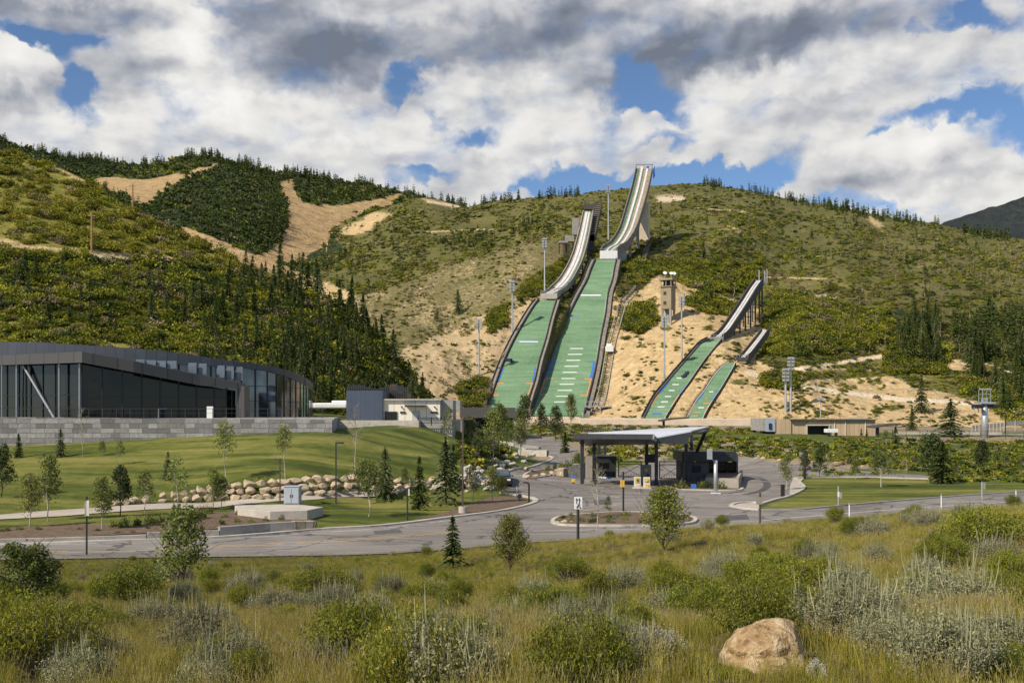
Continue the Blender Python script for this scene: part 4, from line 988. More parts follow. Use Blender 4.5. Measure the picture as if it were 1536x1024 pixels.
J4 = Jump('smallest ski jump at the right with the narrow green landing', KD)
J4.rails(.15, .5, 0, 0, 2.4, M_rail)
for y, x0, x1, m_ in ((798, 612, 640, M_white), (842, 588, 600, M_orange), (872, 575, 612, M_orange), (900, 545, 580, M_white), (930, 520, 555, M_orange), (952, 500, 540, M_orange)):
    u0, v0 = q5(x0, y); J4.mark(u0, q5(x1, 0)[0], v0, m_, 1.0)
J4.edgebar(0, 590, 604, M_blue, 1.2); J4.edgebar(1, 586, 600, M_blue, 1.2); J4.edgebar(0, 606, 622, M_orange, 1.0); J4.edgebar(1, 604, 620, M_orange, 1.0)
J4.inrun([(537, 1107.5, 1119, 348), (531, 1115, 1126, 353), (520, 1124, 1135, 357), (505, 1136, 1146, 364), (495.5, 1143, 1152.5, 368.6)], .9, 1.8, ((.25, .45, 'w'), (.55, .75, 'w')), M_raild)
J4.table(.8, M_raild)

# concrete outrun wall and the bench it stands on
def at_hill(L, u, v, off=0): 
    p = L.p(u, v); return p+Vector((0, 0, off))
mb = MB(); a = P(862, 640, 300)
for (u0, v0, u1, v1, d0, d1) in ((790, 626.5, 872, 627, 322, 318), (872, 629, 1145, 629, 305, 300),):
    a, b2 = P(u0, v0, d0), P(u1, v1, d1); lo = -7
    mb.hexa([(a.x, a.y, lo), (b2.x, b2.y, lo), (b2.x, b2.y+14, lo), (a.x, a.y+14, lo)], [a, b2, b2+Vector((0, 14, .4)), a+Vector((0, 14, .4))])
tag(mb.build('outrun_wall', vary('outrun_concrete', (.58, .48, .36), .9, amt=.15, scale=.3)), 'long pale concrete wall across the foot of the landing hills', 'wall')

# ------------------------------------------------------------------ judges tower
p0 = L_jump.p(1003, 487); r = empty('judges_tower', p0, 'olive brown judges tower on stilts between the big and medium jumps', 'tower')
k = p0.y/F; cx = (1003.7-CU)*k; rz = R(-28)
M_olive = vary('olive_render', (.29, .235, .15), .85, amt=.12, scale=.2)
zb = -(463-HV)*k; zt = -(430-HV)*k; zr = -(418-HV)*k; w = 19*k*.86
def rb(mb, x, y, z, sx, sy, sz, m=0):
    c_ = Matrix.Rotation(rz, 3, 'Z')@Vector((x, y, 0)); mb.box((cx+c_.x, p0.y+2.5+c_.y, z), (sx, sy, sz), rz, m)
mb = MB(); rb(mb, 0, 0, (zb+zt)/2, w, w*1.25, zt-zb); mb.build('body', M_olive, r)
mb = MB(); rb(mb, 0, 0, zt+.12, w+1, w*1.25+1, .3); mb.build('gallery_floor', M_olive, r)
mb = MB(); rb(mb, 0, .4, (zt+zr)/2-.2, w*.7, w*.8, zr-zt-.6); mb.build('cabin', M_black, r)
mb = MB()
for sx in (-1, 0, 1):
    for sy in (-1, 1): rb(mb, sx*w*.48, sy*w*.6, (zt+zr)/2-.2, .3, .3, zr-zt-.4)
mb.build('gallery_post', M_olive, r)
mb = MB(); rb(mb, 0, 0, zr-.2, w+1.4, w*1.25+1.2, .7); mb.build('roof', M_olive, r)
for z_ in ((437, 440), (451, 455)):
    mb = MB(); rb(mb, -w*.10, -w*.625-.02, -((z_[0]+z_[1])/2+1-HV)*k, 1.2, .12, 1.2); f_ = mb.build('window', M_black, r)
    mb = MB(); rb(mb, -w*.10, -w*.625-.06, -((z_[0]+z_[1])/2+1-HV)*k-.7, 1.5, .16, .12); mb.build('sill', M_olive, f_)
for sx, sy in ((-.4, -.5), (.4, -.5), (-.4, .5), (.4, .5), (0, 0)):
    mb = MB(); rb(mb, sx*w, sy*w, (zb+p0.z-3)/2, .8, .8, zb-p0.z+3); mb.build('stilt', M_concg, r)
for ox, oy in ((-1.5, -1), (1.2, 0), (2.4, .5)):
    c_ = Vector((cx+ox, p0.y+2.5+oy, zr)); mb = MB(); mb.bar(c_, c_+Vector((0, 0, 2.2)), .2); dsh = mb.build('mast', M_galv, r)
    mb = MB(); mb.tube([c_+Vector((0, -.1, 2.2)), c_+Vector((0, -.5, 2.5))], [.3, .8], 12); mb.build('antenna_dish', M_white, dsh)

# ------------------------------------------------------------------ floodlight poles on the jump hill
def flood(u, vb, vt, L, label, w=.45, bank=4, side=1, m=M_galv):
    p = L.p(u, vb); top = -(vt-HV)/F*p.y
    r = empty('floodlight_pole', p-Vector((0, 0, .5)), label, 'floodlight', 'floodlight poles around the ski jumps')
    mb = MB(); mb.tube([p-Vector((0, 0, 1)), (p.x, p.y, (p.z+top)/2), (p.x, p.y, top)], [w*.9, w*.7, w*.5], 8); mb.build('pole', m, r)
    mb = MB(); n = bank
    for k in range(n):
        z = top-.5-k*1.1; mb.bar((p.x-1.1, p.y-.3, z), (p.x+1.1, p.y-.3, z), .15)
    mb.build('crossarm', M_dark, r)
    for k in range(n):
        for s in (-.75, .45 if side else .75):
            mb = MB(); mb.box((p.x+s, p.y-.7, top-.45-k*1.1), (.9, .5, .7)); mb.build('lamp', M_galv, r)
flood(768.5, 499, 421, L_spur, 'floodlight pole on the sandy spur left of the left landing', .4)
flood(718.5, 562, 478, L_spur, 'leftmost floodlight pole, standing alone low on the sandy spur', .4)
flood(817, 443, 357, L_spur, 'floodlight pole beside the takeoff table of the left jump', .4)
flood(912.5, 362, 277, L_jump, 'floodlight pole between the two tall inruns', .45)
flood(996.5, 572, 474, L_jump, 'floodlight pole below the judges tower, left of its neighbour', .4)
flood(1022.5, 541, 444, L_jump, 'floodlight pole just right of the judges tower', .4)
flood(1178.4, 617, 552, L_jump, 'shorter of the two paired light poles above the tan building', .5)
flood(1186, 617, 535, L_jump, 'taller of the two paired light poles above the tan building', .5)
flood(1231, 626, 596, L_jump, 'short slim light pole behind the tan building', .22, 1)
# utility poles on the left hillside
for u, vb, vt, L, lb in ((137.5, 378, 320, L_left, 'wooden utility pole above the dirt track on the left hillside'), (199, 311, 276, L_left, 'wooden utility pole with a platform on the left ridge line')):
    p = L.p(u, vb); top = -(vt-HV)/F*p.y
    r = empty('utility_pole', p, lb, 'utility pole'); mb = MB(); mb.tube([p-Vector((0, 0, 1)), (p.x, p.y, top)], [.28, .2], 8); mb.build('pole', vary('pole_wood', (.34, .2, .1), .9) if 'pole_wood' not in bpy.data.materials else bpy.data.materials['pole_wood'], r)
    mb = MB(); mb.bar((p.x-1, p.y, top-.6), (p.x+1, p.y, top-.6), .2); mb.build('crossarm', bpy.data.materials['pole_wood'], r)

# funicular rail and stair lines on the hill
def hillside_track(name, line, L, w, m, label, cat, lift=1.0, ties=True):
    pts = [L.p(u, v)+Vector((0, 0, lift)) for u, v in smooth_line(line, 5)]
    r = empty(name, pts[0], label, cat); mb = MB()
    for sx in (-w/2, w/2):
        for a, b2 in zip(pts, pts[1:]): mb.bar(a+Vector((sx, 0, 0)), b2+Vector((sx, 0, 0)), .28, .35)
    mb.build('rail', m, r)
    mb = MB()
    for a, b2 in zip(pts, pts[1:]):
        k = max(1, int((b2-a).length/1.6))
        for i in range(k): p = a.lerp(b2, i/k); mb.bar(p-Vector((w/2, 0, .2)), p+Vector((w/2, 0, -.2)), .35, .2)
        p = a; mb.bar(p-Vector((0, 0, 2.5)), p, .3)
    mb.build('crosstie', M_rail, r); return r
hillside_track('funicular_track', [(893, 622), (903, 596), (910, 560), (917, 520), (925, 490), (935, 455)], L_jump, 3.0, M_concg, 'long pale funicular track climbing right of the tallest jump', 'track', 1.2)
hillside_track('stair_track', [(935, 455), (948, 440), (953, 432)], L_jump, 2.2, M_dark, 'short dark stair below the tall concrete pier', 'stair', 1.5)
hillside_track('stair_track', [(965, 395), (970, 378), (974, 368)], L_jump, 2, M_dark, 'dark stair rising beside the foot of the tan pier', 'stair', 1.5)
mb = MB(); p = L_jump.p(914, 533)+Vector((0, 0, 2.5)); mb.box(p, (3, 3, 2.2)); mb.box(p+Vector((0, 1.2, 1.6)), (2, 1.5, 1.2))
tag(mb.build('funicular_car', M_white, bevel=.1), 'small white funicular car partway up its track', 'cable car')
mb = MB(); p = L_jump.p(896, 616); mb.box(p+Vector((0, 0, 1.5)), (9, 3, .4))
for sx in (-4, 0, 4): mb.bar(p+Vector((sx, 0, -1)), p+Vector((sx, 0, 3.2)), .25)
mb.bar(p+Vector((-4, 0, 3.2)), p+Vector((4, 0, 3.2)), .2)
tag(mb.build('loading_platform', M_galv), 'pale railed loading platform at the foot of the funicular', 'platform')
# truck-like white service box and footbridge under the medium jump
mb = MB(); p = P(1078, 537, 358); mb.box(p, (3.4, 2.4, 2.4)); mb.box(p+Vector((2.6, 0, -.2)), (1.7, 2.2, 1.9))
tag(mb.build('service_shed', M_white, bevel=.08), 'small white service shed beside the medium jump landing', 'shed')
# ------------------------------------------------------------------ big dark building on the left
M_glass, nt, b = mat('dark_glass', (.008, .009, .010), .05, spec=.34)
tc = nt.new('ShaderNodeTexCoord').outputs['Object']
bp = nt.new('ShaderNodeBump', ins={'Strength': .08, 'Distance': .5, 'Height': nt.noise(tc, .25, 2)}); nt.l.new(bp.outputs[0], b.inputs['Normal'])
M_glassb, nt, b = mat('blue_grey_glass', (.05, .065, .085), .08, spec=.9)
tc = nt.new('ShaderNodeTexCoord').outputs['Object']
nt.l.new(nt.ramp(nt.noise(tc, .35, 2, .5), [(.4, (.012, .016, .022)), (.6, (.09, .115, .15))]), b.inputs['Base Color'])
M_mull = vary('mullion', (.03, .032, .036), .4, metal=.5, amt=.1)
M_silver = vary('silver_column', (.30, .31, .33), .35, metal=.6, amt=.1)
def panelled(name, base, sx, amt=.12, rough=.5, metal=.3):
    m, nt, b = mat(name, base, rough, metal)
    tc = nt.new('ShaderNodeTexCoord').outputs['Object']; s_ = nt.new('ShaderNodeSeparateXYZ', ins={0: tc})
    fr = nt.math('FRACT', nt.math('MULTIPLY', s_.outputs[0], sx)); ln = nt.math('LESS_THAN', fr, .05)
    cell = nt.new('ShaderNodeTexWhiteNoise', noise_dimensions='1D'); nt.l.new(nt.math('FLOOR', nt.math('MULTIPLY', s_.outputs[0], sx)), cell.inputs['W'])
    tone = nt.math('ADD', 1-amt/2, nt.math('MULTIPLY', cell.outputs[0], amt))
    tone = nt.math('ADD', tone, nt.math('MULTIPLY', nt.math('SUBTRACT', nt.noise(tc, .6, 4), .5), .3))
    c = nt.mix(1, base, nt.new('ShaderNodeCombineXYZ', ins={0: tone, 1: tone, 2: tone}).outputs[0], 'MULTIPLY')
    nt.l.new(nt.mix(ln, c, tuple(k*.45 for k in base)), b.inputs['Base Color']); return m
M_fascia = panelled('zinc_fascia', (.088, .082, .08), .45)
M_fascia2 = panelled('blue_grey_cladding', (.060, .068, .085), .8)
M_roofw = vary('roof_membrane', (.15, .15, .155), .7, amt=.15)
# block wall: courses of grey stone, one thing
M_block, nt, b = mat('grey_stone_blocks', rough=.9)
tc = nt.new('ShaderNodeTexCoord').outputs['Object']; s_ = nt.new('ShaderNodeSeparateXYZ', ins={0: tc})
cmb = nt.new('ShaderNodeCombineXYZ', ins={0: s_.outputs[0], 1: s_.outputs[2], 2: 0.0})
br = nt.new('ShaderNodeTexBrick', ins={'Vector': cmb.outputs[0], 'Scale': 1.0, 'Mortar Size': .018, 'Brick Width': 1.0, 'Row Height': .525, 'Bias': 0.0})
br.offset = .42; br.squash = 1.5; br.squash_frequency = 2
br.inputs['Color1'].default_value = (.125, .12, .12, 1); br.inputs['Color2'].default_value = (.36, .35, .34, 1); br.inputs['Mortar'].default_value = (.06, .058, .055, 1)
nt.l.new(nt.mix(nt.rng(nt.noise(tc, 2.5, 5), .3, .7, 0, .5), br.outputs[0], (.12, .12, .12)), b.inputs['Base Color'])
bp = nt.new('ShaderNodeBump', ins={'Strength': .8, 'Distance': .06, 'Height': nt.math('ADD', br.outputs['Fac'], nt.math('MULTIPLY', nt.noise(tc, 3, 4), -1.2))}); nt.l.new(bp.outputs[0], b.inputs['Normal'])

P0_ = P
def P(u, v, d): return P0_(u, v, d*1.16)
BF = -.52   # floor level of the big building
yb = 92.0*1.16; yw = 92.0
wl = [(-320, 625, 683), (-100, 625, 676), (0, 625.5, 670), (125, 626, 664), (250, 627.5, 657.5), (400, 628.5, 650.5), (498, 629.5, 646)]
mb = MB()
for (u0, t0, b0), (u1, t1, b1) in zip(wl, wl[1:]):
    a, c_ = P(u0, t0, yw), P(u1, t1, yw); za, zc = P(u0, b0+8, yw).z, P(u1, b1+8, yw).z
    mb.hexa([(a.x, yb, za), (c_.x, yb, zc), (c_.x, yb+1.2, zc), (a.x, yb+1.2, za)], [a, c_, (c_.x, yb+1.2, c_.z), (a.x, yb+1.2, a.z)])
tag(mb.build('stone_wall', M_block), 'long grey stone block retaining wall below the big glass building', 'wall')
mb = MB(); c_ = P(498, 630, yw)
mb.hexa([(P(-320, 630, yw).x, yb+1.22, -6), (c_.x, yb+1.22, -6), (c_.x*1.3, yb+38, -6), (P(-320, 630, yw).x, yb+60, -6)], [(P(-320, 630, yw).x, yb+1.22, BF), (c_.x, yb+1.22, BF), (c_.x*1.3, yb+38, BF), (P(-320, 630, yw).x, yb+60, BF)])
o = mb.build('terrace', M_concg); o['kind'] = 'structure'

bg = empty('glass_building', P(180, 628, 105), 'long dark glass building with zinc fascias and curved rear wing', 'building')
def facade(rows, name_wall, mwall, root, glass_m, mullions, hbars, fasc=None, fm=None, mull_w=.12):
    """rows: (u, v_top_glass, d); glass from the floor up, mullions standing proud"""
    pts = [P(u, v, d) for u, v, d in rows]
    mb = MB()
    for a, c_ in zip(pts, pts[1:]):
        mb.hexa([(a.x, a.y, BF), (c_.x, c_.y, BF), (c_.x, c_.y+.25, BF), (a.x, a.y+.25, BF)], [a, c_, c_+Vector((0, .25, 0)), a+Vector((0, .25, 0))])
    g_ = mb.build(name_wall, glass_m, root)
    return pts
front = [(-320, 548, 116), (-150, 546, 109), (0, 547.5, 101), (123, 543.5, 95)]
pts = facade(front, 'glazing', M_glass, bg, M_glass, None, None)
frontR = [(123, 543.5, 95), (200, 557, 97), (300, 577, 101), (353, 586, 103)]
ptsR = facade(frontR, 'glazing', M_glass, bg, M_glass, None, None)
def mull_line(pts, spacing, m, root, w=.1, proud=.12, hs=(), name='mullion'):
    mb = MB(); L_ = [0]
    for a, c_ in zip(pts, pts[1:]): L_.append(L_[-1]+math.hypot(c_.x-a.x, c_.y-a.y))
    t = 0
    while t <= L_[-1]+.01:
        i = max(0, min(len(L_)-2, sum(1 for q in L_ if q <= t)-1)); f_ = (t-L_[i])/(L_[i+1]-L_[i]); p = pts[i].lerp(pts[i+1], min(f_, 1))
        mb.box((p.x, p.y-proud/2-.003, (BF+p.z)/2), (w, proud, p.z-BF)); t += spacing
    for h in hs:
        for a, c_ in zip(pts, pts[1:]):
            mb.bar((a.x, a.y-.05, BF+h), (c_.x, c_.y-.05, BF+h), .07, .07)
    mb.build(name, m, root)
mull_line(pts, 2.15, M_mull, bg, .09, .12, (1.25, 2.6))
mull_line(ptsR, 2.1, M_mull, bg, .09, .12, (1.25, 2.4))
def beam(path, h0, h1, thick, m, name, root, over=1.1, back=1.0):
    """path rows (u, v_top, v_bot, d): fascia hung in front of the glass, with the roof deck behind"""
    mb = MB()
    for (u0, t0, b0, d0), (u1, t1, b1, d1) in zip(path, path[1:]):
        a, c_ = P(u0, t0, d0), P(u1, t1, d1); a2, c2 = P(u0, b0, d0), P(u1, b1, d1); y = Vector((0, thick, 0))
        mb.hexa([a2, c2, c2+y, a2+y], [a, c_, c_+y, a+y])
    return mb.build(name, m, root)
FL = [(-320, 535, 549, 114.5), (-150, 532.5, 547.5, 107.5), (0, 533, 547.5, 99.5), (123, 527, 543.5, 93.2)]
FR = [(123, 527, 543.5, 93.2), (200, 541, 558, 95.2), (300, 562, 578, 99.2), (367, 575, 584, 101.6)]
beam(FL, 0, 0, .5, M_fascia, 'fascia', bg); beam(FR, 0, 0, .5, M_fascia, 'fascia', bg)
mb = MB()
for rows in (FL, FR):
    for (u0, t0, b0, d0), (u1, t1, b1, d1) in zip(rows, rows[1:]):
        a, c_ = P(u0, (t0+b0)/2, d0)+Vector((0, .55, 0)), P(u1, (t1+b1)/2, d1)+Vector((0, .55, 0)); y = Vector((-1.5, 7, -.15))
        mb.hexa([a-Vector((0, 0, .1)), c_-Vector((0, 0, .1)), c_+y-Vector((0, 0, .1)), a+y-Vector((0, 0, .1))], [a+Vector((0, 0, .3)), c_+Vector((0, 0, .3)), c_+y+Vector((0, 0, .3)), a+y+Vector((0, 0, .3))])
mb.build('roof', M_roofw, bg)
a = P(361, 575, 101.4); mb = MB(); mb.box((a.x, a.y+1.2, (a.z+BF)/2-.1), (11/F*117, 2.4, a.z-BF-.4)); mb.build('end_pier', M_fascia, bg)
# silver columns and the slanted brace behind the glass line
for u in (25, 89, 119.5):
    d = float(np.interp(u, [-150, 0, 123], [107.4, 99.4, 93.4])); a, c_ = P(u, 545, d+.7), P(u, 628, d+.7)
    mb = MB(); mb.tube([(c_.x, c_.y, BF), (a.x, a.y, a.z)], .11, 10); mb.build('column', M_silver, bg)
a, c_ = P(35, 548, 98.6), P(82, 627, 97); mb = MB(); mb.tube([c_, a], .17, 10); mb.build('brace', M_silver, bg)
mb = MB()
for u in (3, 145):
    d = 99 if u < 10 else 96.3; a, c_ = P(u, 548, d), P(u, 628, d); mb.tube([(c_.x, c_.y, BF), a], .08, 8)
mb.build('column', M_silver, bg)
# terrace railing in front
mb = MB(); x0, x1 = P(-300, 0, 93.6).x, P(490, 0, 93.6).x; x = x0
while x < x1: mb.bar((x, 93.6*1.16, BF), (x, 93.6*1.16, BF+1.05), .05); x += 1.5
mb.bar((x0, 93.6*1.16, BF+1.05), (x1, 93.6*1.16, BF+1.05), .05); mb.bar((x0, 93.6*1.16, BF+.55), (x1, 93.6*1.16, BF+.55), .025)
tag(mb.build('railing', M_dark), 'thin dark railing along the terrace edge of the glass building', 'railing')
# white door-like sign and bright gate on the terrace
p = P(315, 628, 94.5); mb = MB(); mb.box((p.x, p.y, BF+.65), (.7, .08, 1.3)); tag(mb.build('notice_board', M_white, bevel=.01), 'small pale notice board standing on the terrace by the glass', 'sign')
p = P(238, 628, 94.3); mb = MB(); mb.bar(p, (p.x, p.y, BF+1.05), .07); mb.bar((p.x, p.y, BF+1.05), (p.x+.9, p.y, BF+1.05), .07); tag(mb.build('handrail', M_silver), 'short bright bent handrail on the terrace', 'handrail')
# rear curved wing
rear_top = [(-320, 520, 120), (-100, 515, 112), (30, 512.5, 109), (150, 519, 109), (250, 527, 110), (350, 541.5, 113), (400, 548, 116), (430, 555, 120), (452, 563, 125), (464, 570, 131), (469, 575, 138)]
rear_bot = [(-320, 545), (-100, 545), (30, 540), (150, 545), (250, 545), (320, 549), (350, 549.5), (400, 556), (430, 564.5), (452, 575), (464, 583), (469, 587)]
rt = smooth_line(rear_top, 3); rpts = []; mbf = MB(); mbg = MB(); glp = []
for (u0, t0, d0), (u1, t1, d1) in zip(rt, rt[1:]):
    b0 = float(lerp_list(rear_bot, u0)); b1 = float(lerp_list(rear_bot, u1)); y = Vector((0, .4, 0))
    a, c_, a2, c2 = P(u0, t0, d0), P(u1, t1, d1), P(u0, b0, d0), P(u1, b1, d1)
    mbf.hexa([a2, c2, c2+y, a2+y], [a, c_, c_+y, a+y])
    g0, g1 = P(u0, b0, d0)+Vector((0, .45, .02)), P(u1, b1, d1)+Vector((0, .45, .02)); glp.append(g0)
    mbg.hexa([(g0.x, g0.y, BF), (g1.x, g1.y, BF), (g1.x, g1.y+.3, BF), (g0.x, g0.y+.3, BF)], [g0, g1, g1+Vector((0, .3, 0)), g0+Vector((0, .3, 0))])
mbf.build('curved_fascia', M_fascia2, bg); mbg.build('curved_glazing', M_glassb, bg)
mull_line([p for p in glp if p.x/p.y*F+CU > 200], 2.0, M_mull, bg, .16, .15, (2.2, 4.2))
mb = MB()
for (u0, t0, d0), (u1, t1, d1) in zip(rt, rt[1:]):
    a, c_ = P(u0, t0, d0)+Vector((0, .42, -.3)), P(u1, t1, d1)+Vector((0, .42, -.3)); k0 = Vector((0, 40, -1)); 
    mb.hexa([a-Vector((0, 0, .2)), c_-Vector((0, 0, .2)), Vector((c_.x*1.0-14, c_.y+18, c_.z-1.2)), Vector((a.x*1.0-14, a.y+18, a.z-1.2))], [a, c_, Vector((c_.x*1.0-14, c_.y+18, c_.z-1)), Vector((a.x*1.0-14, a.y+18, a.z-1))])
mb.build('roof', M_roofw, bg)
# pale window panels of the rear wing above the sloping roof
for u0, u1, v0, v1 in ((204, 217, 539, 551), (218, 234, 540, 552), (235, 249, 541, 553), (250, 265, 541, 553), (282, 295, 544, 560), (296, 310, 545, 562), (325, 337, 548, 566), (338, 351, 549, 568), (352, 364, 550, 571)):
    um = (u0+u1)/2; d = float(np.interp(um, [q_[0] for q_ in rt], [q_[2] for q_ in rt]))-.12
    a, c_ = P(u0, v1, d), P(u1, v0, d); mb = MB(); mb.box(((a.x+c_.x)/2, a.y, (a.z+c_.z)/2), (c_.x-a.x, .1, c_.z-a.z)); mb.build('window', vary('pale_window', (.11, .13, .16), .15, spec=.8, amt=.25, scale=.4) if 'pale_window' not in bpy.data.materials else bpy.data.materials['pale_window'], bg)
mb = MB(); p = P(30, 529, 112); mb.box(p, (5.2, 3, .35)); mb.build('skylight', M_white, bg)
mb = MB(); p = P(143, 531.5, 106); mb.tube([p-Vector((0, 0, .7)), p], .35, 10); mb.build('roof_vent', M_white, bg)

P = P0_
# ------------------------------------------------------------------ small building group behind the lawn
dW = 128.0
mb = MB(); a, c_ = P(498, 631, dW), P(586, 631, dW)
fz = P(0, 646, dW).z-1
mb.hexa([(P(498, 0, dW).x, dW, fz-1), (P(628, 0, dW).x, dW, fz-1), (P(628, 0, dW).x, dW+3, fz-1), (P(498, 0, dW).x, dW+3, fz-1)], [P(498, 630.5, dW), P(628, 630.5, dW), P(628, 630.5, dW)+Vector((0, 3, 0)), P(498, 630.5, dW)+Vector((0, 3, 0))])
tag(mb.build('retaining_wall', M_conc), 'pale board-marked concrete wall in front of the small cream building', 'wall')
zf = P(0, 630.5, dW).z
mb = MB(); mb.hexa([(P(498, 0, dW).x, dW+3.02, zf-2), (P(676, 0, dW).x, dW+3.02, zf-6), (P(676, 0, dW).x, dW+25, zf-6), (P(498, 0, dW).x, dW+25, zf-2)], [(P(498, 0, dW).x, dW+3.02, zf), (P(676, 0, dW).x, dW+3.02, zf), (P(676, 0, dW).x, dW+25, zf), (P(498, 0, dW).x, dW+25, zf)])
o = mb.build('terrace', M_concg); o['kind'] = 'structure'
def uvbox(mb, u0, u1, v0, v1, d, depth, m=0):
    a, c_ = P(u0, v1, d), P(u1, v0, d); mb.box(((a.x+c_.x)/2, d+depth/2, (a.z+c_.z)/2), (c_.x-a.x, depth, c_.z-a.z), m=m); return mb
sb = empty('service_building', P(590, 630, dW+4), 'small cream block building with door canopy and blue grey wing', 'building')
M_cream = panelled('cream_block', (.76, .70, .58), .7, .1, .9, 0)
M_navy = panelled('navy_seam_cladding', (.075, .095, .135), 1.6, .1)
uvbox(MB(), 519.5, 573.5, 585.5, 631, dW+4, 8).build('seam_wing', M_navy, sb)
uvbox(MB(), 574, 660, 600, 631, dW+4.6, 7).build('wall', M_cream, sb)
uvbox(MB(), 641, 679.5, 599.6, 632, dW+5.4, 7).build('wall', vary('grey_block', (.30, .285, .26), .9, amt=.12), sb)
uvbox(MB(), 573, 662, 598, 600, dW+4.2, 7.6).build('parapet', M_conc, sb)
f_ = uvbox(MB(), 577, 595.5, 617, 630, dW+4.45, .3).build('window', M_glass, sb)
mb = MB(); uvbox(mb, 586, 586.7, 617, 630, dW+4.38, .1); mb.build('frame', M_mull, f_)
uvbox(MB(), 600, 608, 617, 619.5, dW+4.45, .3).build('window', M_glass, sb)
uvbox(MB(), 646, 656, 617, 619.8, dW+4.45, .3).build('window', M_glass, sb)
f_ = uvbox(MB(), 618, 629.5, 616.5, 630.5, dW+4.5, .2).build('door', vary('grey_door', (.42, .43, .44), .5), sb)
uvbox(MB(), 627.5, 628.3, 623, 625, dW+4.4, .1).build('handle', M_black, f_)
uvbox(MB(), 607, 638, 607, 610, dW+2.6, 2).build('door_canopy', M_dark, sb)
for u in (602, 651.5): uvbox(MB(), u-.7, u+.7, 609, 611, dW+4.3, .3).build('wall_lamp', M_black, sb)
# screened roof terrace behind
mb = MB()
for k in range(34):
    u = 521+k*2.7; h = 588-(1 if k % 3 else 3)-math.sin(k*.3)*3-4; uvbox(mb, u, u+1.7, h-3, 585.3 if u < 573 else 600, dW+12, .3)
uvbox(mb, 520, 585, 583, 586, dW+12.4, .2); mb.build('roof_screen', M_dark, sb)
uvbox(MB(), 584.5, 612, 590, 600, dW+13, 4).build('roof_screen_wall', M_dark, sb)
uvbox(MB(), 585, 594, 576, 585, dW+14, 2).build('timber_panel', vary('brown_panel', (.16, .09, .045), .8), sb)
# dark steel fence with gate right of the cream building
mb = MB(); d = dW+2
for k in range(14): p = P(627+k*3, 634.5, d); mb.bar(p, P(627+k*3, 626.5, d), .05)
mb.bar(P(627, 626.5, d), P(667, 626.5, d), .06); mb.bar(P(627, 634, d), P(667, 634, d), .06)
for u in (627, 647, 667): mb.bar(P(u, 638, d), P(u, 625.5, d), .12)
tag(mb.build('fence', M_black), 'black steel picket fence beside the cream building', 'fence')
# white membrane roofs seen between the two buildings
mb = MB(); uvbox(mb, 470, 520, 604, 612, 172, 10)
uvbox(mb, 497, 520, 600.5, 604, 176, 6)
tag(mb.build('storage_tent', M_white, bevel=.3), 'long low white storage tent behind the glass building', 'tent')
# dark flat-roofed building under the left landing
fb = empty('low_building', at(735, 651, 150), 'long low dark building with a flat fascia below the left landing', 'building'); d = 205
uvbox(MB(), 690, 773, 611, 626.5, d, 16).build('roof', vary('charcoal_fascia', (.075, .07, .065), .6, amt=.12), fb)
uvbox(MB(), 695, 769, 626.6, 655, d+2, 12).build('wall', M_black, fb)
for u in (691, 771): uvbox(MB(), u, u+2, 626.6, 655, d+.5, .6).build('column', M_concg, fb)
for k in range(6): uvbox(MB(), 698+k*12, 706+k*12, 631, 641, d+1.9, .15).build('window', M_glass, fb)
uvbox(MB(), 680, 690, 600, 618, d-30, 8).build('annex', M_concg, fb)

# ------------------------------------------------------------------ tan building with garage on the right
tb = empty('lodge_building', at(1240, 652, 150), 'long tan timber clad building with a dark garage opening', 'building'); d = 197
M_tanw = panelled('tan_board_cladding', (.46, .34, .21), 1.1, .18, .8, 0)
uvbox(MB(), 1163, 1186.5, 628.5, 653, d, 12).build('wall', M_tanw, tb)
uvbox(MB(), 1186.5, 1211, 630, 655, d+.3, 12).build('wall', M_tanw, tb)
uvbox(MB(), 1244, 1313, 630.5, 655, d, 12).build('wall', M_tanw, tb)
uvbox(MB(), 1211, 1244, 630.2, 638, d+.1, 12).build('wall', M_tanw, tb)
uvbox(MB(), 1211.2, 1243.8, 638.1, 655, d+2.5, .5).build('garage_opening', M_black, tb)
uvbox(MB(), 1209.5, 1211.4, 637, 654, d-.25, .5).build('door_frame', M_conc, tb); uvbox(MB(), 1243.5, 1245.4, 637, 654, d-.25, .5).build('door_frame', M_conc, tb); uvbox(MB(), 1209.5, 1245.4, 636.2, 638.1, d-.28, .5).build('door_frame', M_conc, tb)
uvbox(MB(), 1186, 1314, 628.6, 630.3, d-.5, 13).build('parapet', M_raild, tb)
uvbox(MB(), 1144, 1149.5, 627.5, 646, d+.4, 10).build('wall', M_concg, tb)
uvbox(MB(), 1149.5, 1163, 627.5, 647, d-.2, 10).build('stair_box', vary('pale_blue_panel', (.32, .37, .45), .6, amt=.12), tb)
uvbox(MB(), 1153.5, 1157.5, 634.5, 643.5, d-.4, .3).build('door', M_black, tb)
mb = MB()
for u in (1252, 1268, 1298): uvbox(mb, u, u+.6, 631, 653, d-.15, .12)
mb.build('downpipe', M_white, tb)
uvbox(MB(), 1282, 1304, 627.3, 629, d+4, 4).build('roof_unit', M_galv, tb)
# white parked trailer in front of the garage
p = at(1240.5, 653, 150); r = empty('trailer', p, 'small white boxy trailer parked before the garage opening', 'trailer')
mb = MB(); mb.box(p+Vector((0, -2.5, 1.0)), (2.3, 1.6, .7)); mb.build('body', M_white, r, bevel=.05)
for s in (-.7, .7): mb = MB(); mb.tube([p+Vector((s, -3.35, .35)), p+Vector((s, -3.15, .35))], .32, 12); mb.build('wheel', M_black, r)
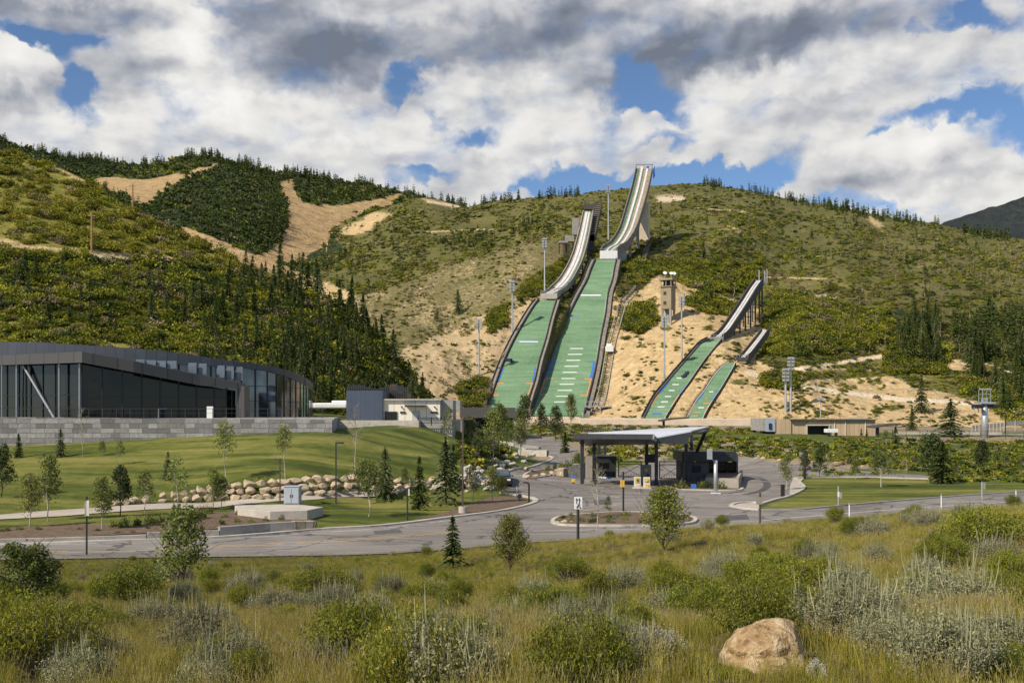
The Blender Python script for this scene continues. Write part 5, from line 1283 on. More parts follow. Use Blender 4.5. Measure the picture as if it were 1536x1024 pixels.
# curved canopy on a leaning post right of it
def swoop(u0, u1, vt, vend, upost, vbase, d, label, flip=False):
    p = P(upost, vbase, d); r = empty('shade_canopy', p, label, 'canopy')
    mb = MB(); n = 8
    for i in range(n):
        t0, t1 = i/n, (i+1)/n; uu = u0+(u1-u0)*t0, u0+(u1-u0)*t1
        vv = [vt+(vend-vt)*t+1.2*(1-math.sin(math.pi*min(t*1.2, 1)))*(1 if t < .3 else .4) for t in (t0, t1)]
        a, c_ = P(uu[0], vv[0], d-2.5), P(uu[1], vv[1], d-2.5); y = Vector((0, 5, 0)); z = Vector((0, 0, .35))
        mb.hexa([a-z, c_-z, c_+y-z, a+y-z], [a, c_, c_+y, a+y])
    mb.build('roof', M_raild, r, smooth=False)
    mb = MB(); mb.bar(p, P(upost, vt+1, d), .5); mb.build('post', M_raild, r)
swoop(1313, 1352, 638, 634, 1316, 655, 190, 'dark curved shade canopy on one post right of the tan building')
swoop(992, 1034, 628.5, 624.5, 995.5, 640, 225, 'dark curved shade canopy in front of the medium jump landings')
# benches, fences and pale walls at far right
def picket(name, line, h, sp, m, label, dmin=120, cat='fence', rails=(1, .5)):
    pts = [at(u, v, dmin) for u, v in line]; mb = MB()
    for a, c_ in zip(pts, pts[1:]):
        k = max(1, int((c_-a).length/sp))
        for i in range(k+1): p = a.lerp(c_, i/k); mb.bar(p-Vector((0, 0, .3)), p+Vector((0, 0, h)), .07)
        for t in rails: mb.bar(a+Vector((0, 0, h*t)), c_+Vector((0, 0, h*t)), .05)
    return tag(mb.build(name, m), label, cat)
picket('fence', [(1318, 657), (1400, 658), (1536, 659), (1700, 662)], 1.6, 3.0, M_dark, 'long thin post and rail fence along the bank top at right')
picket('fence', [(790, 641), (870, 645), (905, 652)], 1.2, 2.4, M_dark, 'thin dark fence on the bench beside the climbing drive', 150)
def hwall(u0, u1, vt, vb, d, m, label, name='retaining_wall', cat='wall', th=1):
    mb = MB(); a, c_ = P(u0, vb, d), P(u1, vb, d); zt = P(u0, vt, d).z
    mb.hexa([(a.x, d, a.z-2), (c_.x, d, a.z-2), (c_.x, d+th, a.z-2), (a.x, d+th, a.z-2)], [(a.x, d, zt), (c_.x, d, zt), (c_.x, d+th, zt), (a.x, d+th, zt)])
    return tag(mb.build(name, m), label, cat)
hwall(1345, 1470, 648, 654.5, 203, M_conc, 'low pale concrete wall left of the lift tower')
hwall(1483, 1503, 648, 654, 203, M_conc, 'short pale wall block just right of the lift tower')
hwall(1503, 1560, 650, 654.5, 204, M_concg, 'dark grey wall piece at the right picture edge')
# mesh panel fences on the pale berms
for (u0, v0, u1, v1, h, lb) in ((1458, 641, 1506, 636.5, 6, 'long grey mesh panel fence behind the lift tower'), (1508, 635.5, 1640, 625, 6.5, 'bright mesh panel fence rising to the right edge')):
    d = 235; a, c_ = P(u0, v0+h/2, d), P(u1, v1+h/2, d); zt = Vector((0, 0, h/F*d)); mb = MB(); r = empty('mesh_fence', a, lb, 'fence')
    mb.hexa([a, c_, c_+Vector((0, .12, 0)), a+Vector((0, .12, 0))], [a+zt, c_+zt, c_+zt+Vector((0, .12, 0)), a+zt+Vector((0, .12, 0))]); mb.build('mesh_panel', vary('grey_mesh', (.2, .2, .19), .8), r)
    mb = MB(); k = 9
    for i in range(k+1): p = a.lerp(c_, i/k); mb.bar(p-Vector((0, -.1, 2)), p+zt+Vector((0, -.1, .2)), .16)
    mb.build('post', M_conc, r)
# netting fence up the hillside berm
for ln, lb in (([(1120, 562), (1190, 575), (1260, 588), (1360, 600)], 'pale earth berm road'),): pass
p = L_jump.p(1165, 575)
# ------------------------------------------------------------------ chairlift tower
p = at(1477, 656, 150); d = p.y; r = empty('lift_tower', p, 'thick galvanised chairlift tower with work platform on top', 'lift tower')
zt = P(1477, 604, d).z
mb = MB(); mb.tube([p-Vector((0, 0, .5)), (p.x, p.y, p.z+3), (p.x, p.y, zt)], [.72, .66, .55], 20); mb.build('mast', M_galv, r, smooth=True)
mb = MB(); mb.box((p.x, p.y, zt), (26/F*d, 2.0, .35)); mb.box((p.x, p.y, zt+.5), (.9, .9, .7)); mb.build('crosshead', M_galv, r)
mb = MB()
for s in (-6, 6):
    for y in (-.8, .8): mb.bar((p.x+s/F*d, p.y+y, zt), (p.x+s/F*d, p.y+y, zt+20/F*d), .1)
for z in (7, 13, 20):
    for y in (-.8, .8): mb.bar((p.x-6/F*d, p.y+y, zt+z/F*d), (p.x+6/F*d, p.y+y, zt+z/F*d), .1)
mb.bar((p.x-8/F*d, p.y, zt+20.5/F*d), (p.x+10/F*d, p.y, zt+20.5/F*d), .22, .3); mb.build('lifting_frame', M_galv, r)
for s in (-12, 12):
    x = p.x+s/F*d; mb = MB(); mb.box((x, p.y, zt-.45), (.5, 3.4, .35))
    sh = mb.build('sheave_train', M_dark, r)
    for k in range(4): mb = MB(); mb.tube([(x-.25, p.y-1.4+k*.93, zt-.75), (x+.25, p.y-1.4+k*.93, zt-.75)], .34, 14); mb.build('sheave', M_black, sh)
    mb = MB(); mb.bar((x, p.y, zt-.4), (x-s/F*d*.3, p.y, zt-14/F*d), .15); mb.bar((x-.5, p.y, zt-.8), (x-.5-s/F*d*.1, p.y, zt-13/F*d), .1); mb.build('ladder', M_galv, r)
def street_light(u, vb, vt, label, arm=1, dmin=120, m=M_dark, w=.16, group=None, armlen=1.6, box=True, base=False):
    p = at(u, vb, dmin); d = p.y; zt = P(u, vt, d).z
    r = empty('street_lamp', p, label, 'street lamp', group)
    mb = MB(); mb.bar(p-Vector((0, 0, .2)), (p.x, p.y, zt), w); mb.build('pole', m, r)
    mb = MB(); mb.bar((p.x, p.y, zt-.1), (p.x+arm*armlen, p.y, zt-.05), w*.6); am = mb.build('arm', m, r)
    mb = MB(); mb.box((p.x+arm*armlen, p.y, zt-.05), (.6, .3, .14)); mb.build('lamp_head', m, am)
    if base: mb = MB(); mb.tube([p-Vector((0, 0, .2)), p+Vector((0, 0, .55))], .32, 14); mb.build('concrete_base', M_conc, r)
    return r
street_light(1508, 652, 619, 'dark street lamp with arm to the left beyond the lift tower', -1, 150, armlen=1.1)
# ------------------------------------------------------------------ entrance gate plaza
GZ = PL+.06
def gp(u, v): return PZ(u, v, GZ)
# canopy: folded steel roof
rf = empty('entrance_canopy', gp(960, 728), 'large folded dark steel canopy with pale roof over the entrance lanes', 'canopy')
A_, B1, C1, D1 = P(859.5, 650, 103), P(979, 651, 98.5), P(985.5, 663, 112), P(884, 664.5, 116)
z = Vector((0, 0, -.62)); z2 = Vector((0, 0, -.25))
mb = MB(); mb.hexa([A_+z*.9, B1+z*.8, C1+z2, D1+z2], [A_, B1, C1, D1]); mb.build('roof_slab', M_dark, rf)
J_, H_, T_, G_, E_ = P(882, 650.2, 117), P(1000, 643.3, 121), P(1063, 641, 110), P(1037, 647.5, 99.5), P(985.2, 657, 99.2)
M_roofp = vary('pale_roof_metal', (.62, .66, .72), .45, metal=.2, amt=.06)
up = Vector((0, 0, .12))
mb = MB(); q_ = [E_, G_, T_, H_, J_]; cc_ = sum(q_, Vector())/5
mb.hexa([p+Vector((0, 0, -.25)) for p in q_], [p+up for p in q_]); mb.build('roof_sheet', M_roofp, rf)
mb = MB(); E2, F2, G2 = P(985.2, 665.3, 99.15), P(1029, 666.3, 99.3), P(1037, 652, 99.4)
y = Vector((0, .35, 0)); o_ = Vector((0, -.03, 0))
mb.hexa([E2+o_, F2+o_, F2+y, E2+y], [E_+o_, G_+o_, G_+y, E_+y]); mb.build('fascia', M_dark, rf)
T2 = P(1058, 648, 109.8); mb = MB(); mb.hexa([G2+o_, T2, T2+Vector((.3, .3, 0)), G2+y], [G_+o_, T_, T_+Vector((.3, .3, 0)), G_+y]); mb.build('fascia', M_dark, rf)
mb = MB(); mb.hexa([B1+z*.82, C1+z2*1.05, C1+z2+Vector((.15, 0, 0)), B1+z*.8+Vector((.15, 0, 0))], [B1+Vector((.01, 0, .02)), C1+Vector((.01, 0, .02)), C1+Vector((.16, 0, .02)), B1+Vector((.16, 0, .02))]); mb.build('end_trim', M_galv, rf)
for u, vb, vt, w_ in ((873.3, 727, 656, .38), (891, 721, 660, .36), (899, 712, 662, .34), (907.5, 706, 663, .34), (970, 718, 662, .36), (984.5, 727, 664, .34), (1029, 722, 664, .34), (1037.2, 716, 652, .34)):
    p = gp(u, vb); t = P(u, vt, p.y); mb = MB(); mb.bar((p.x, p.y, GZ), t, w_); mb.build('column', M_dark, rf)
mb = MB(); mb.bar(P(1058, 647, 109), P(1045, 677, 112), .28); mb.build('brace', M_dark, rf)
# snow guard pickets along the far roof edge
mb = MB()
for k in range(26): p = J_.lerp(H_, .0+k*.022); mb.bar(p, p+Vector((0, 0, .5)), .05)
mb.build('snow_guard', M_dark, rf)
def gbox(name, u0, u1, vt, vb, depth, m, label=None, cat=None, parent=None, bevel=0, vlift=None):
    """box standing on the plaza; front face spans the pixel rect"""
    p = gp((u0+u1)/2, vb) if vlift is None else P((u0+u1)/2, vb, vlift); d = p.y
    a, c_ = P(u0, vb, d), P(u1, vt, d); mb = MB(); z0 = GZ if vlift is None else a.z
    mb.box(((a.x+c_.x)/2, d+depth/2, (z0+c_.z)/2), (c_.x-a.x, depth, c_.z-z0)); o = mb.build(name, m, parent, bevel=bevel)
    if label: tag(o, label, cat)
    return o
gbox('wall', 879.5, 888.5, 684.5, 724, 1.2, vary('pier_grey', (.30, .27, .23), .9, amt=.1), 'plain grey concrete pier beside the leftmost canopy column', 'pier')
r = empty('gate_booth', gp(908, 712), 'dark open ticket booth under the left half of the canopy', 'booth')
gbox('wall', 889, 893, 686, 722, 3, M_black, parent=r); gbox('wall', 893, 924, 684, 716, .5, vary('booth_glass', (.03, .032, .032), .3, amt=.3, scale=.8), parent=r)
gbox('roof', 888, 925, 684, 688, 3.4, M_dark, parent=r, vlift=114)
gbox('window', 899, 914, 694, 703, .15, M_glass, parent=r, vlift=111.2)
# dark hanging panel and kiosk near the centre
gbox('hanging_board', 967.5, 985.5, 681, 693.5, .4, M_black, 'black square panel hung between the centre canopy columns', 'board', vlift=108.5)
r = empty('card_kiosk', gp(971, 720), 'grey card kiosk with a small yellow sign at the centre island', 'kiosk')
gbox('body', 962, 977, 697, 724, .8, M_concg, parent=r); gbox('sign', 967.5, 971.5, 703, 707, .1, vary('yellow_sign', (.75, .5, .05), .5, amt=.05), parent=r, vlift=108.6); gbox('screen', 970, 974, 711, 716, .1, M_black, parent=r, vlift=108.6)
# lane gate mesh
def mesh_gate(u0, u1, vt, vb, label):
    p0, p1 = gp(u0, vb), gp(u1, vb); h = P(u0, vt, p0.y).z-GZ; r = empty('lane_gate', p0, label, 'gate')
    p1 = Vector((p1.x, p0.y, p0.z)); H = Vector((0, 0, h)); L_ = Vector((0, 0, .35))
    mb = MB(); mb.bar(p0+L_, p0+H, .1); mb.bar(p1+L_, p1+H, .1); mb.bar(p0+L_, p1+L_, .1); mb.bar(p0+H, p1+H, .1); mb.bar(p0+H*.85, p1+H*.85, .07); mb.build('frame', M_black, r)
    mb = MB(); mb.bar(p0+L_, p1+H*.85, .05); mb.bar(p1+L_, p0+H*.85, .05); mb.build('brace', M_black, r)
    mb = MB(); 
    k = 9
    for i in range(1, k): a = p0.lerp(p1, i/k); mb.bar(a+L_, a+L_*2.2, .03)
    mb.build('kick_bar', M_black, r)
    return r
mesh_gate(989.5, 1022, 692, 722, 'black steel lane gate with crossed braces left of the booth building')
mesh_gate(928, 962, 692, 719, 'black steel lane gate with crossed braces in the centre lane')
# striped barrier arm
r = empty('barrier_arm', gp(894, 722), 'pale blue and white raised boom barrier across the left lane', 'barrier')
a = P(893.5, 715, 106.3); mb = MB(); mb.bar((a.x, a.y, GZ), (a.x, a.y, a.z+.2), .3); mb.build('post', M_dark, r)
mb = MB(); mb.bar(a, P(915, 716.5, 106.3), .12, .16); mb.build('boom', M_white, r); mb = MB(); mb.bar(P(909, 716, 106.28), P(916.5, 716.4, 106.28), .15, .2); mb.build('boom_tip', M_blue, r)
# yellow and white information boards
M_yel = vary('yellow_board', (.55, .42, .03), .5, amt=.08); M_ylw2 = vary('amber_board', (.72, .42, .06), .5, amt=.08); M_cardw = vary('board_white', (.62, .58, .52), .6, amt=.08)
def board(name, u0, u1, rows, vb, label, cat='sign', base=True):
    p = gp((u0+u1)/2, vb); d = p.y; r = empty(name, p, label, cat)
    for n_, vt, vbb, m, prd in rows:
        a, c_ = P(u0, vbb, d), P(u1, vt, d); ins = prd*.12; mb = MB(); mb.box(((a.x+c_.x)/2, d-prd*.03, (a.z+c_.z)/2), (c_.x-a.x-ins*2, .12+prd*.06, c_.z-a.z)); mb.build(n_, m, r)
    return r
board('info_board', 951, 961.2, [('frame', 714.5, 732, M_cardw, 0), ('yellow_panel', 716, 723.5, M_yel, 1), ('dark_symbol', 718, 721.5, M_raild, 2.2), ('notice_panel', 725.5, 731, M_tan, 1)], 732.5, 'left information board with olive yellow upper panel on the centre island')
board('info_board', 965, 975, [('frame', 715, 732.5, M_cardw, 0), ('yellow_panel', 717.5, 722.5, M_yel, 1), ('white_symbol', 719, 721.3, M_cardw, 2.2), ('amber_panel', 726, 731.5, M_ylw2, 1.4)], 733, 'right information board with white frame and amber lower panel on the centre island')
p = gp(963, 733.5); mb = MB(); mb.box(p+Vector((0, .3, .08)), (1.9, .8, .16)); tag(mb.build('island_kerb', M_conc, bevel=.03), 'small white kerbed island under the two information boards', 'kerb')
r = empty('ticket_machine', gp(860, 728), 'small grey ticket machine with blue and yellow sign left of the canopy', 'machine')
gbox('body', 857.5, 862.5, 720, 728, .4, M_concg, parent=r); gbox('blue_sign', 857, 863, 713, 717.5, .12, M_blue, parent=r, vlift=gp(860, 728).y-.1); gbox('yellow_sign', 857, 862.7, 717.7, 723, .12, M_ylw2, parent=r, vlift=gp(860, 728).y-.1)
# signs on poles in the plaza
def pole_sign(name, u, vb, vt, parts, label, pm=M_dark, pw=.09, cat='sign', dmin=50):
    p = at(u, vb, dmin); d = p.y; r = empty(name, p, label, cat)
    mb = MB(); mb.tube([p-Vector((0, 0, .2)), P(u, vt, d)], pw*.6, 8); mb.build('pole', pm, r)
    for n_, u0, u1, v0, v1, m, off in parts:
        a, c_ = P(u0, v1, d), P(u1, v0, d); mb = MB(); mb.box(((a.x+c_.x)/2, d-.07-off*.02, (a.z+c_.z)/2), (c_.x-a.x, .03, c_.z-a.z)); mb.build(n_, m, r)
    return r
pole_sign('warning_sign', 935, 770, 707, [('amber_panel', 930, 933, 719.5, 730, M_ylw2, 0), ('amber_panel', 933.6, 936.5, 719.5, 730, M_ylw2, 0)], 'tall black sign pole carrying two narrow amber panels', M_black, .12)
r = pole_sign('lane_sign', 867, 812, 745, [('panel', 861, 873.2, 744.5, 763, M_white, 0), ('arrow_shaft', 864.3, 865.3, 749, 755, M_black, 1), ('arrow_shaft', 868.3, 869.3, 749, 754, M_black, 1)], 'white lane sign with black arrows on a slim pole at the road edge', M_dark, .12)
pr = worg(r); d = pr.y
mb = MB()
for (u0, v0) in ((864.8, 746.2), (868.8, 746.2)): mb.face(P(u0-1.6, v0+3.4, d-.115), P(u0+1.6, v0+3.4, d-.115), P(u0, v0, d-.115))
mb.build('arrow_head', M_black, r)
mb = MB(); mb.bar(P(864.5, 761, d-.11), P(868.8, 754.5, d-.11), .05, .02); mb.face(P(869, 758, d-.115), P(872, 761.5, d-.115), P(869.5, 762, d-.115)); mb.build('slash_mark', M_black, r)
pole_sign('parking_lamp', 1140, 792, 739, [('panel', 1134, 1143, 745, 756, vary('sign_back', (.26, .24, .19), .7, amt=.1), 0)], 'brown sign post with the back of a small panel at the junction island', M_bronze, .12)
# marker poles and stakes along the right road
for u, vb, vt, lb in ((1274, 777, 754, 'leftmost slim white marker stake by the right road'), (1412, 762, 741, 'middle slim white marker stake by the right road'), (1524, 757, 734, 'rightmost slim white marker stake by the right road')):
    p = at(u, vb, 34); r = empty('marker_stake', p, lb, 'marker'); mb = MB(); mb.tube([p-Vector((0, 0, .5)), P(u, vt, p.y)], .045, 8); mb.build('stake', M_white, r); q2 = P(u, vt, p.y); mb = MB(); mb.tube([q2-Vector((0, 0, .12)), q2+Vector((0, 0, .02))], .055, 8); mb.build('cap', M_galv, r)
pole_sign('road_sign', 1257.5, 760, 729, [('panel', 1256, 1258.5, 737, 745, M_white, 0), ('panel_back', 1259, 1262.5, 738, 747, M_concg, 0)], 'grey sign post with a narrow white plate on the right lawn', M_galv, .1)
pole_sign('road_sign', 1473, 750, 722, [('panel', 1474.5, 1477.5, 723, 733, M_concg, 0)], 'curved grey sign post at the far right road edge', M_galv, .12)
street_light(1207.5, 717, 675, 'dark street lamp with a black base box beside the apron', -1, 60, armlen=.3)
p = gp(1174, 744); mb = MB(); mb.box(p+Vector((0, 0, .55)), (.32, .32, 1.1)); tag(mb.build('bollard', M_black, bevel=.03), 'black square bollard at the near corner of the concrete apron', 'bollard')
p = gp(1207, 717.5); mb = MB(); mb.box(p+Vector((0, 0, .6)), (.3, .3, 1.2)); tag(mb.build('bollard', M_black, bevel=.03), 'black square bollard at the far corner of the concrete apron', 'bollard')
# bent hooped lamps by the left kerb, lane box
p = gp(793.5, 748.5); r = empty('path_lamp', p, 'short black hooked path lamp at the tip of the left bed', 'lamp'); t = P(793.5, 725, p.y)
mb = MB(); mb.bar(p-Vector((0, 0, .2)), t, .16); mb.bar(t, t+Vector((-.35, 0, .12)), .14); mb.build('pole', M_black, r); mb = MB(); mb.box(t+Vector((-.42, 0, .08)), (.3, .2, .1)); mb.build('lamp_head', M_black, r)
p = at(775, 752, 60); r = empty('sign_post', p, 'short grey post with a small dark round gauge in the left bed', 'post'); mb = MB(); mb.bar(p, P(775, 729, p.y), .1); mb.build('post', M_galv, r)
q2 = P(779.5, 744, p.y); mb = MB(); mb.tube([q2+Vector((0, -.1, 0)), q2+Vector((0, .1, 0))], .22, 12); mb.bar(q2, (q2.x, q2.y, p.z), .08); mb.build('gauge', M_dark, r)
for u, vb, vt, lb in ((820.5, 684, 676, 'short dark bollard at the end of the white planter wall'), (790.5, 680, 673, 'short dark bollard in front of the white planter wall')):
    p = at(u, vb, 100); mb = MB(); mb.bar(p-Vector((0, 0, .2)), P(u, vt, p.y), .3); tag(mb.build('bollard', M_black), lb, 'bollard')
wall_line('planter_wall', [(777, 673.5, 682), (800, 675, 684), (820, 675, 684.5)], 1.2, M_conc, 'low white planter wall beside the climbing drive', 'wall', dmin=100)
wall_line('planter_wall', [(772, 666, 671), (800, 668.5, 673), (808, 670, 674)], .6, M_concg, 'thin grey wall behind the white planter wall', 'wall', dmin=120)
wall_line('planter_wall', [(748, 661, 665), (770, 664, 669)], .6, M_conc, 'short pale wall higher up behind the young trees', 'wall', dmin=120)
# gabion wall left of the canopy
wall_line('gabion_wall', [(851, 700, 716), (862, 697, 717), (872, 694, 718)], 1.2, vary('dark_gabion', (.10, .10, .095), .9, amt=.7, scale=4, bump=.08), 'dark stone gabion wall left of the canopy columns', 'wall')
wall_line('stone_wall', [(845, 703, 716), (851, 701, 716)], 1.2, M_rubble, 'short warm stone wall end beside the dark gabion', 'wall')
drape('planting_island', px([(786, 715.5), (800, 707), (830, 703), (868, 696), (872, 712), (850, 714), (830, 714), (805, 717.5), (790, 719)]), M_mulch, .15, 1.5, skirt=.2)
strip('kerb', [(868, 697), (830, 703.5), (800, 707), (786, 714), (790, 718), (805, 717), (830, 713.5), (850, 713)], .3, .05, M_conc, .14)
# roadside island in front
drape('planting_island', px([(829, 784), (840, 777), (870, 774), (930, 770), (1000, 772), (1036, 777), (1044, 781), (1036, 786), (1000, 789), (930, 790), (850, 789)]), M_mulch, .16, 1.5, skirt=.2)
strip('kerb', [(1044, 781), (1036, 786.5), (1000, 789.5), (930, 790.5), (850, 789.5), (829, 784.5), (840, 777), (870, 774), (930, 770), (1000, 772), (1036, 777), (1044, 781)], .28, .05, M_conc, .14)
# small junction island on the right
strip('kerb', [(1096, 760), (1106, 756), (1130, 755), (1140, 757)], .35, .05, M_conc, .14)
strip('kerb', [(1096, 760), (1115, 764), (1139, 766)], .35, .05, M_conc, .14)
drape('planting_island', px([(1097, 760), (1107, 756.3), (1130, 755.3), (1141, 757), (1139, 765.7), (1115, 763.8)]), M_path, .1, 1.5)
# ------------------------------------------------------------------ booth building on the right with planter
bb = empty('booth_building', gp(1070, 716), 'small dark flat-roofed gate booth with glass front and planter', 'building')
db = gp(1060, 721).y
def bbx(name, u0, u1, vt, vb, off, depth, m, parent=bb):
    a, c_ = P(u0, vb, db+off), P(u1, vt, db+off); mb = MB(); mb.box(((a.x+c_.x)/2, db+off+depth/2, (a.z+c_.z)/2), (c_.x-a.x, depth, c_.z-a.z)); return mb.build(name, m, parent)
bbx('roof_band', 1023.5, 1104, 677, 692, 0, 6.5, M_dark); bbx('roof_side', 1104.02, 1107.5, 678, 692.5, .3, 7, M_concg)
bbx('wall', 1025, 1063, 692, 722, .6, 5, vary('booth_wall', (.13, .12, .12), .8, amt=.12)); bbx('glazing', 1063, 1103, 692.2, 716, .8, 5, M_glass)
bbx('window', 1039, 1051.5, 698, 708, .45, .3, M_black)
for u in (1063.5, 1078, 1091, 1102.5): bbx('mullion', u, u+1.1, 692.2, 716, .68, .1, M_mull)
bbx('corner_post', 1104, 1107, 692.5, 716, .4, .4, M_dark)
bbx('yellow_notice', 1092, 1098, 691.2, 693.3, -.06, .05, M_yel); bbx('yellow_notice', 1041.5, 1044, 691, 693, -.06, .05, M_yel)
bbx('sill', 1062, 1110, 714.5, 716.5, .2, .6, M_dark)
# flat block planter
pl_ = [gp(1038, 733), gp(1108, 734), gp(1113, 726), gp(1040, 722)]
p0, p1, p2, p3 = gp(1028, 733.5), gp(1108, 734.2), gp(1114, 719.5), gp(1030, 720)
M_blk = vary('planter_block', (.34, .30, .25), .9, amt=.15, scale=2)
def wseg(a, c_, h, th=.3, m=M_blk, name='planter_wall', parent=None):
    mb = MB(); t = (c_-a).normalized(); nn = Vector((-t.y, t.x, 0))*th
    mb.hexa([a, c_, c_+nn, a+nn], [p+Vector((0, 0, h)) for p in (a, c_, c_+nn, a+nn)]); return mb.build(name, m, parent, bevel=.02)
pr_ = empty('block_planter', p1, 'raised grey block planter wrapped round the booth building corner', 'planter')
q0, q1, q2_ = gp(1040, 731), gp(1108, 732.5), gp(1114, 718)
hh = P(1108, 717.5, q1.y).z-GZ
wseg(gp(1058, 731), q1, hh, .3, parent=pr_); wseg(q1, q2_, hh, .3, parent=pr_)
mb = MB(); a, c_ = gp(1058, 730.5), gp(1107, 731.5); mb.hexa([a, c_, gp(1111, 719.5), gp(1060, 719.5)], [p+Vector((0, 0, hh-.12)) for p in (a, c_, gp(1111, 719.5), gp(1060, 719.5))]); mb.build('soil', M_mulch, pr_)
strip('kerb', [(1014, 735), (1036, 735.5), (1075, 736.5), (1108, 736), (1113, 733)], .35, .02, M_conc, .14)
strip('kerb', [(1014, 735), (1020, 729), (1024, 726)], .35, .02, M_conc, .14)
drape('planting_island', px([(1016, 734.5), (1036, 735), (1075, 736), (1107, 735.5), (1108, 727), (1060, 724), (1024, 725)]), M_mulch, .1, 1.5)
# tall galvanised post with box in front of the booth
p = gp(1073.5, 740); d = p.y; r = empty('height_post', p, 'thick galvanised post with a pale box on top before the booth', 'post')
mb = MB(); mb.tube([p, P(1073.5, 690, d)], .19, 18); mb.build('pole', M_galv, r, smooth=True)
mb = MB(); mb.box(p+Vector((0, 0, .04)), (.85, .6, .08)); mb.build('base_plate', M_white, r)
a = P(1064.5, 681, d-.3); mb = MB(); mb.box(a, (.46, .35, .98)); mb.bar(a+Vector((.2, .1, -.4)), P(1072, 692, d), .06); mb.build('camera_box', M_galv, r, bevel=.02)
gbox('bin', 1037.5, 1044.5, 726, 732.5, .4, M_blue, 'small bright blue recycling bin beside the planter', 'bin')
# ------------------------------------------------------------------ street lamps in the left garden
street_light(504, 754.5, 663, 'tall dark street lamp rising before the boulder wall', 1, 60, armlen=.35, w=.11)
street_light(694, 770, 627, 'tallest bronze street lamp with a round concrete base by the kerb bed', 1, 60, m=M_bronze, w=.13, armlen=.5, base=True)
street_light(420, 760.5, 688, 'slim bronze street lamp standing beside the utility cabinet', -1, 60, m=M_bronze, w=.09, armlen=.2)
pole_sign('sign_post', 611, 780, 732, [('panel', 612.5, 614.5, 733, 743, M_cardw, 0)], 'plain dark sign post on the lawn between two young conifers', M_dark, .1)
pole_sign('road_sign', 130, 833, 744, [('panel', 130.5, 134.5, 750, 773, M_cardw, 0), ('side_panel', 128, 130, 752, 774, M_concg, 0)], 'thin dark sign pole with narrow white panel at the left roadside', M_dark, .09)

# ------------------------------------------------------------------ parked dark car half hidden behind the bed trees
pc = at(753, 731, 60); r = empty('parked_car', pc, 'dark parked car half hidden behind the young trees at the end of the boulder pile', 'car')
M_carp = vary('dark_car_paint', (.02, .022, .026), .22, spec=.7, amt=.1)
def carpoly(name, prof, hw0, hw1, m, parent, zc=None):
    """side profile (y, z) from the front, width tapering from hw0 (low) to hw1 (high)"""
    zs = [q[1] for q in prof]; zl, zh = min(zs), max(zs); mb = MB()
    L_ = [(pc.x-(hw0+(hw1-hw0)*(z-zl)/(zh-zl+1e-6)), pc.y+y, pc.z+z) for y, z in prof]; R_ = [(2*pc.x-q[0], q[1], q[2]) for q in L_]
    mb.hexa(L_, R_); return mb.build(name, m, parent, bevel=.05)
carpoly('body', [(0, .3), (0, .75), (.12, .92), (1.15, 1.02), (4.3, 1.05), (4.45, .85), (4.45, .3)], .92, .86, M_carp, r)
carpoly('cabin', [(1.1, 1.0), (1.75, 1.5), (2.3, 1.6), (3.7, 1.56), (4.3, 1.02)], .84, .62, M_carp, r)
mb = MB(); mb.face((pc.x-.74, pc.y+1.13, pc.z+1.07), (pc.x+.74, pc.y+1.13, pc.z+1.07), (pc.x+.6, pc.y+1.7, pc.z+1.48), (pc.x-.6, pc.y+1.7, pc.z+1.48)); mb.build('windscreen', M_glassb, r)
for s in (-1, 1):
    mb = MB(); mb.box(pc+Vector((s*.66, -.02, .74)), (.34, .08, .16)); mb.build('headlight', M_white, r, bevel=.02)
    mb = MB(); mb.box(pc+Vector((s*1.0, 1.35, 1.05)), (.2, .12, .14)); mb.build('mirror', M_carp, r, bevel=.02)
    for y in (.85, 3.55):
        w_ = MB().tube([pc+Vector((s*.72, y, .33)), pc+Vector((s*.94, y, .33))], .33, 18).build('wheel', M_black, r); MB().tube([pc+Vector((s*.945, y, .33)), pc+Vector((s*.955, y, .33))], .2, 14).build('rim', M_galv, w_)
mb = MB(); mb.box(pc+Vector((0, -.03, .52)), (1.0, .06, .2)); mb.build('grille', M_black, r)
# ------------------------------------------------------------------ vegetation
def leafmat(name, cols, rough=.6, spec=.25, trans=.35, orand=.25):
    m, nt, b = mat(name, rough=rough, spec=spec)
    g_ = nt.new('ShaderNodeNewGeometry'); oi = nt.new('ShaderNodeObjectInfo').outputs['Random']
    f = nt.math('ADD', nt.math('MULTIPLY', g_.outputs['Random Per Island'], 1-orand), nt.math('MULTIPLY', oi, orand))
    n = len(cols); c = nt.ramp(f, [(i/(n-1) if n > 1 else 0, k) for i, k in enumerate(cols)])
    hv = nt.new('ShaderNodeHueSaturation', ins={'Color': c}); nt.l.new(nt.math('ADD', .84, nt.math('MULTIPLY', oi, .32)), hv.inputs['Value'])
    nt.l.new(nt.math('ADD', .485, nt.math('MULTIPLY', nt.math('FRACT', nt.math('MULTIPLY', oi, 7.77)), .03)), hv.inputs['Hue'])
    c = hv.outputs[0]
    nt.l.new(c, b.inputs['Base Color'])
    if trans:
        t = nt.new('ShaderNodeBsdfTranslucent', ins={'Color': c}); ms = nt.new('ShaderNodeMixShader', ins={0: trans, 1: b.outputs[0], 2: t.outputs[0]})
        out = [x for x in m.node_tree.nodes if x.type == 'OUTPUT_MATERIAL'][0]; nt.l.new(ms.outputs[0], out.inputs[0])
    return m
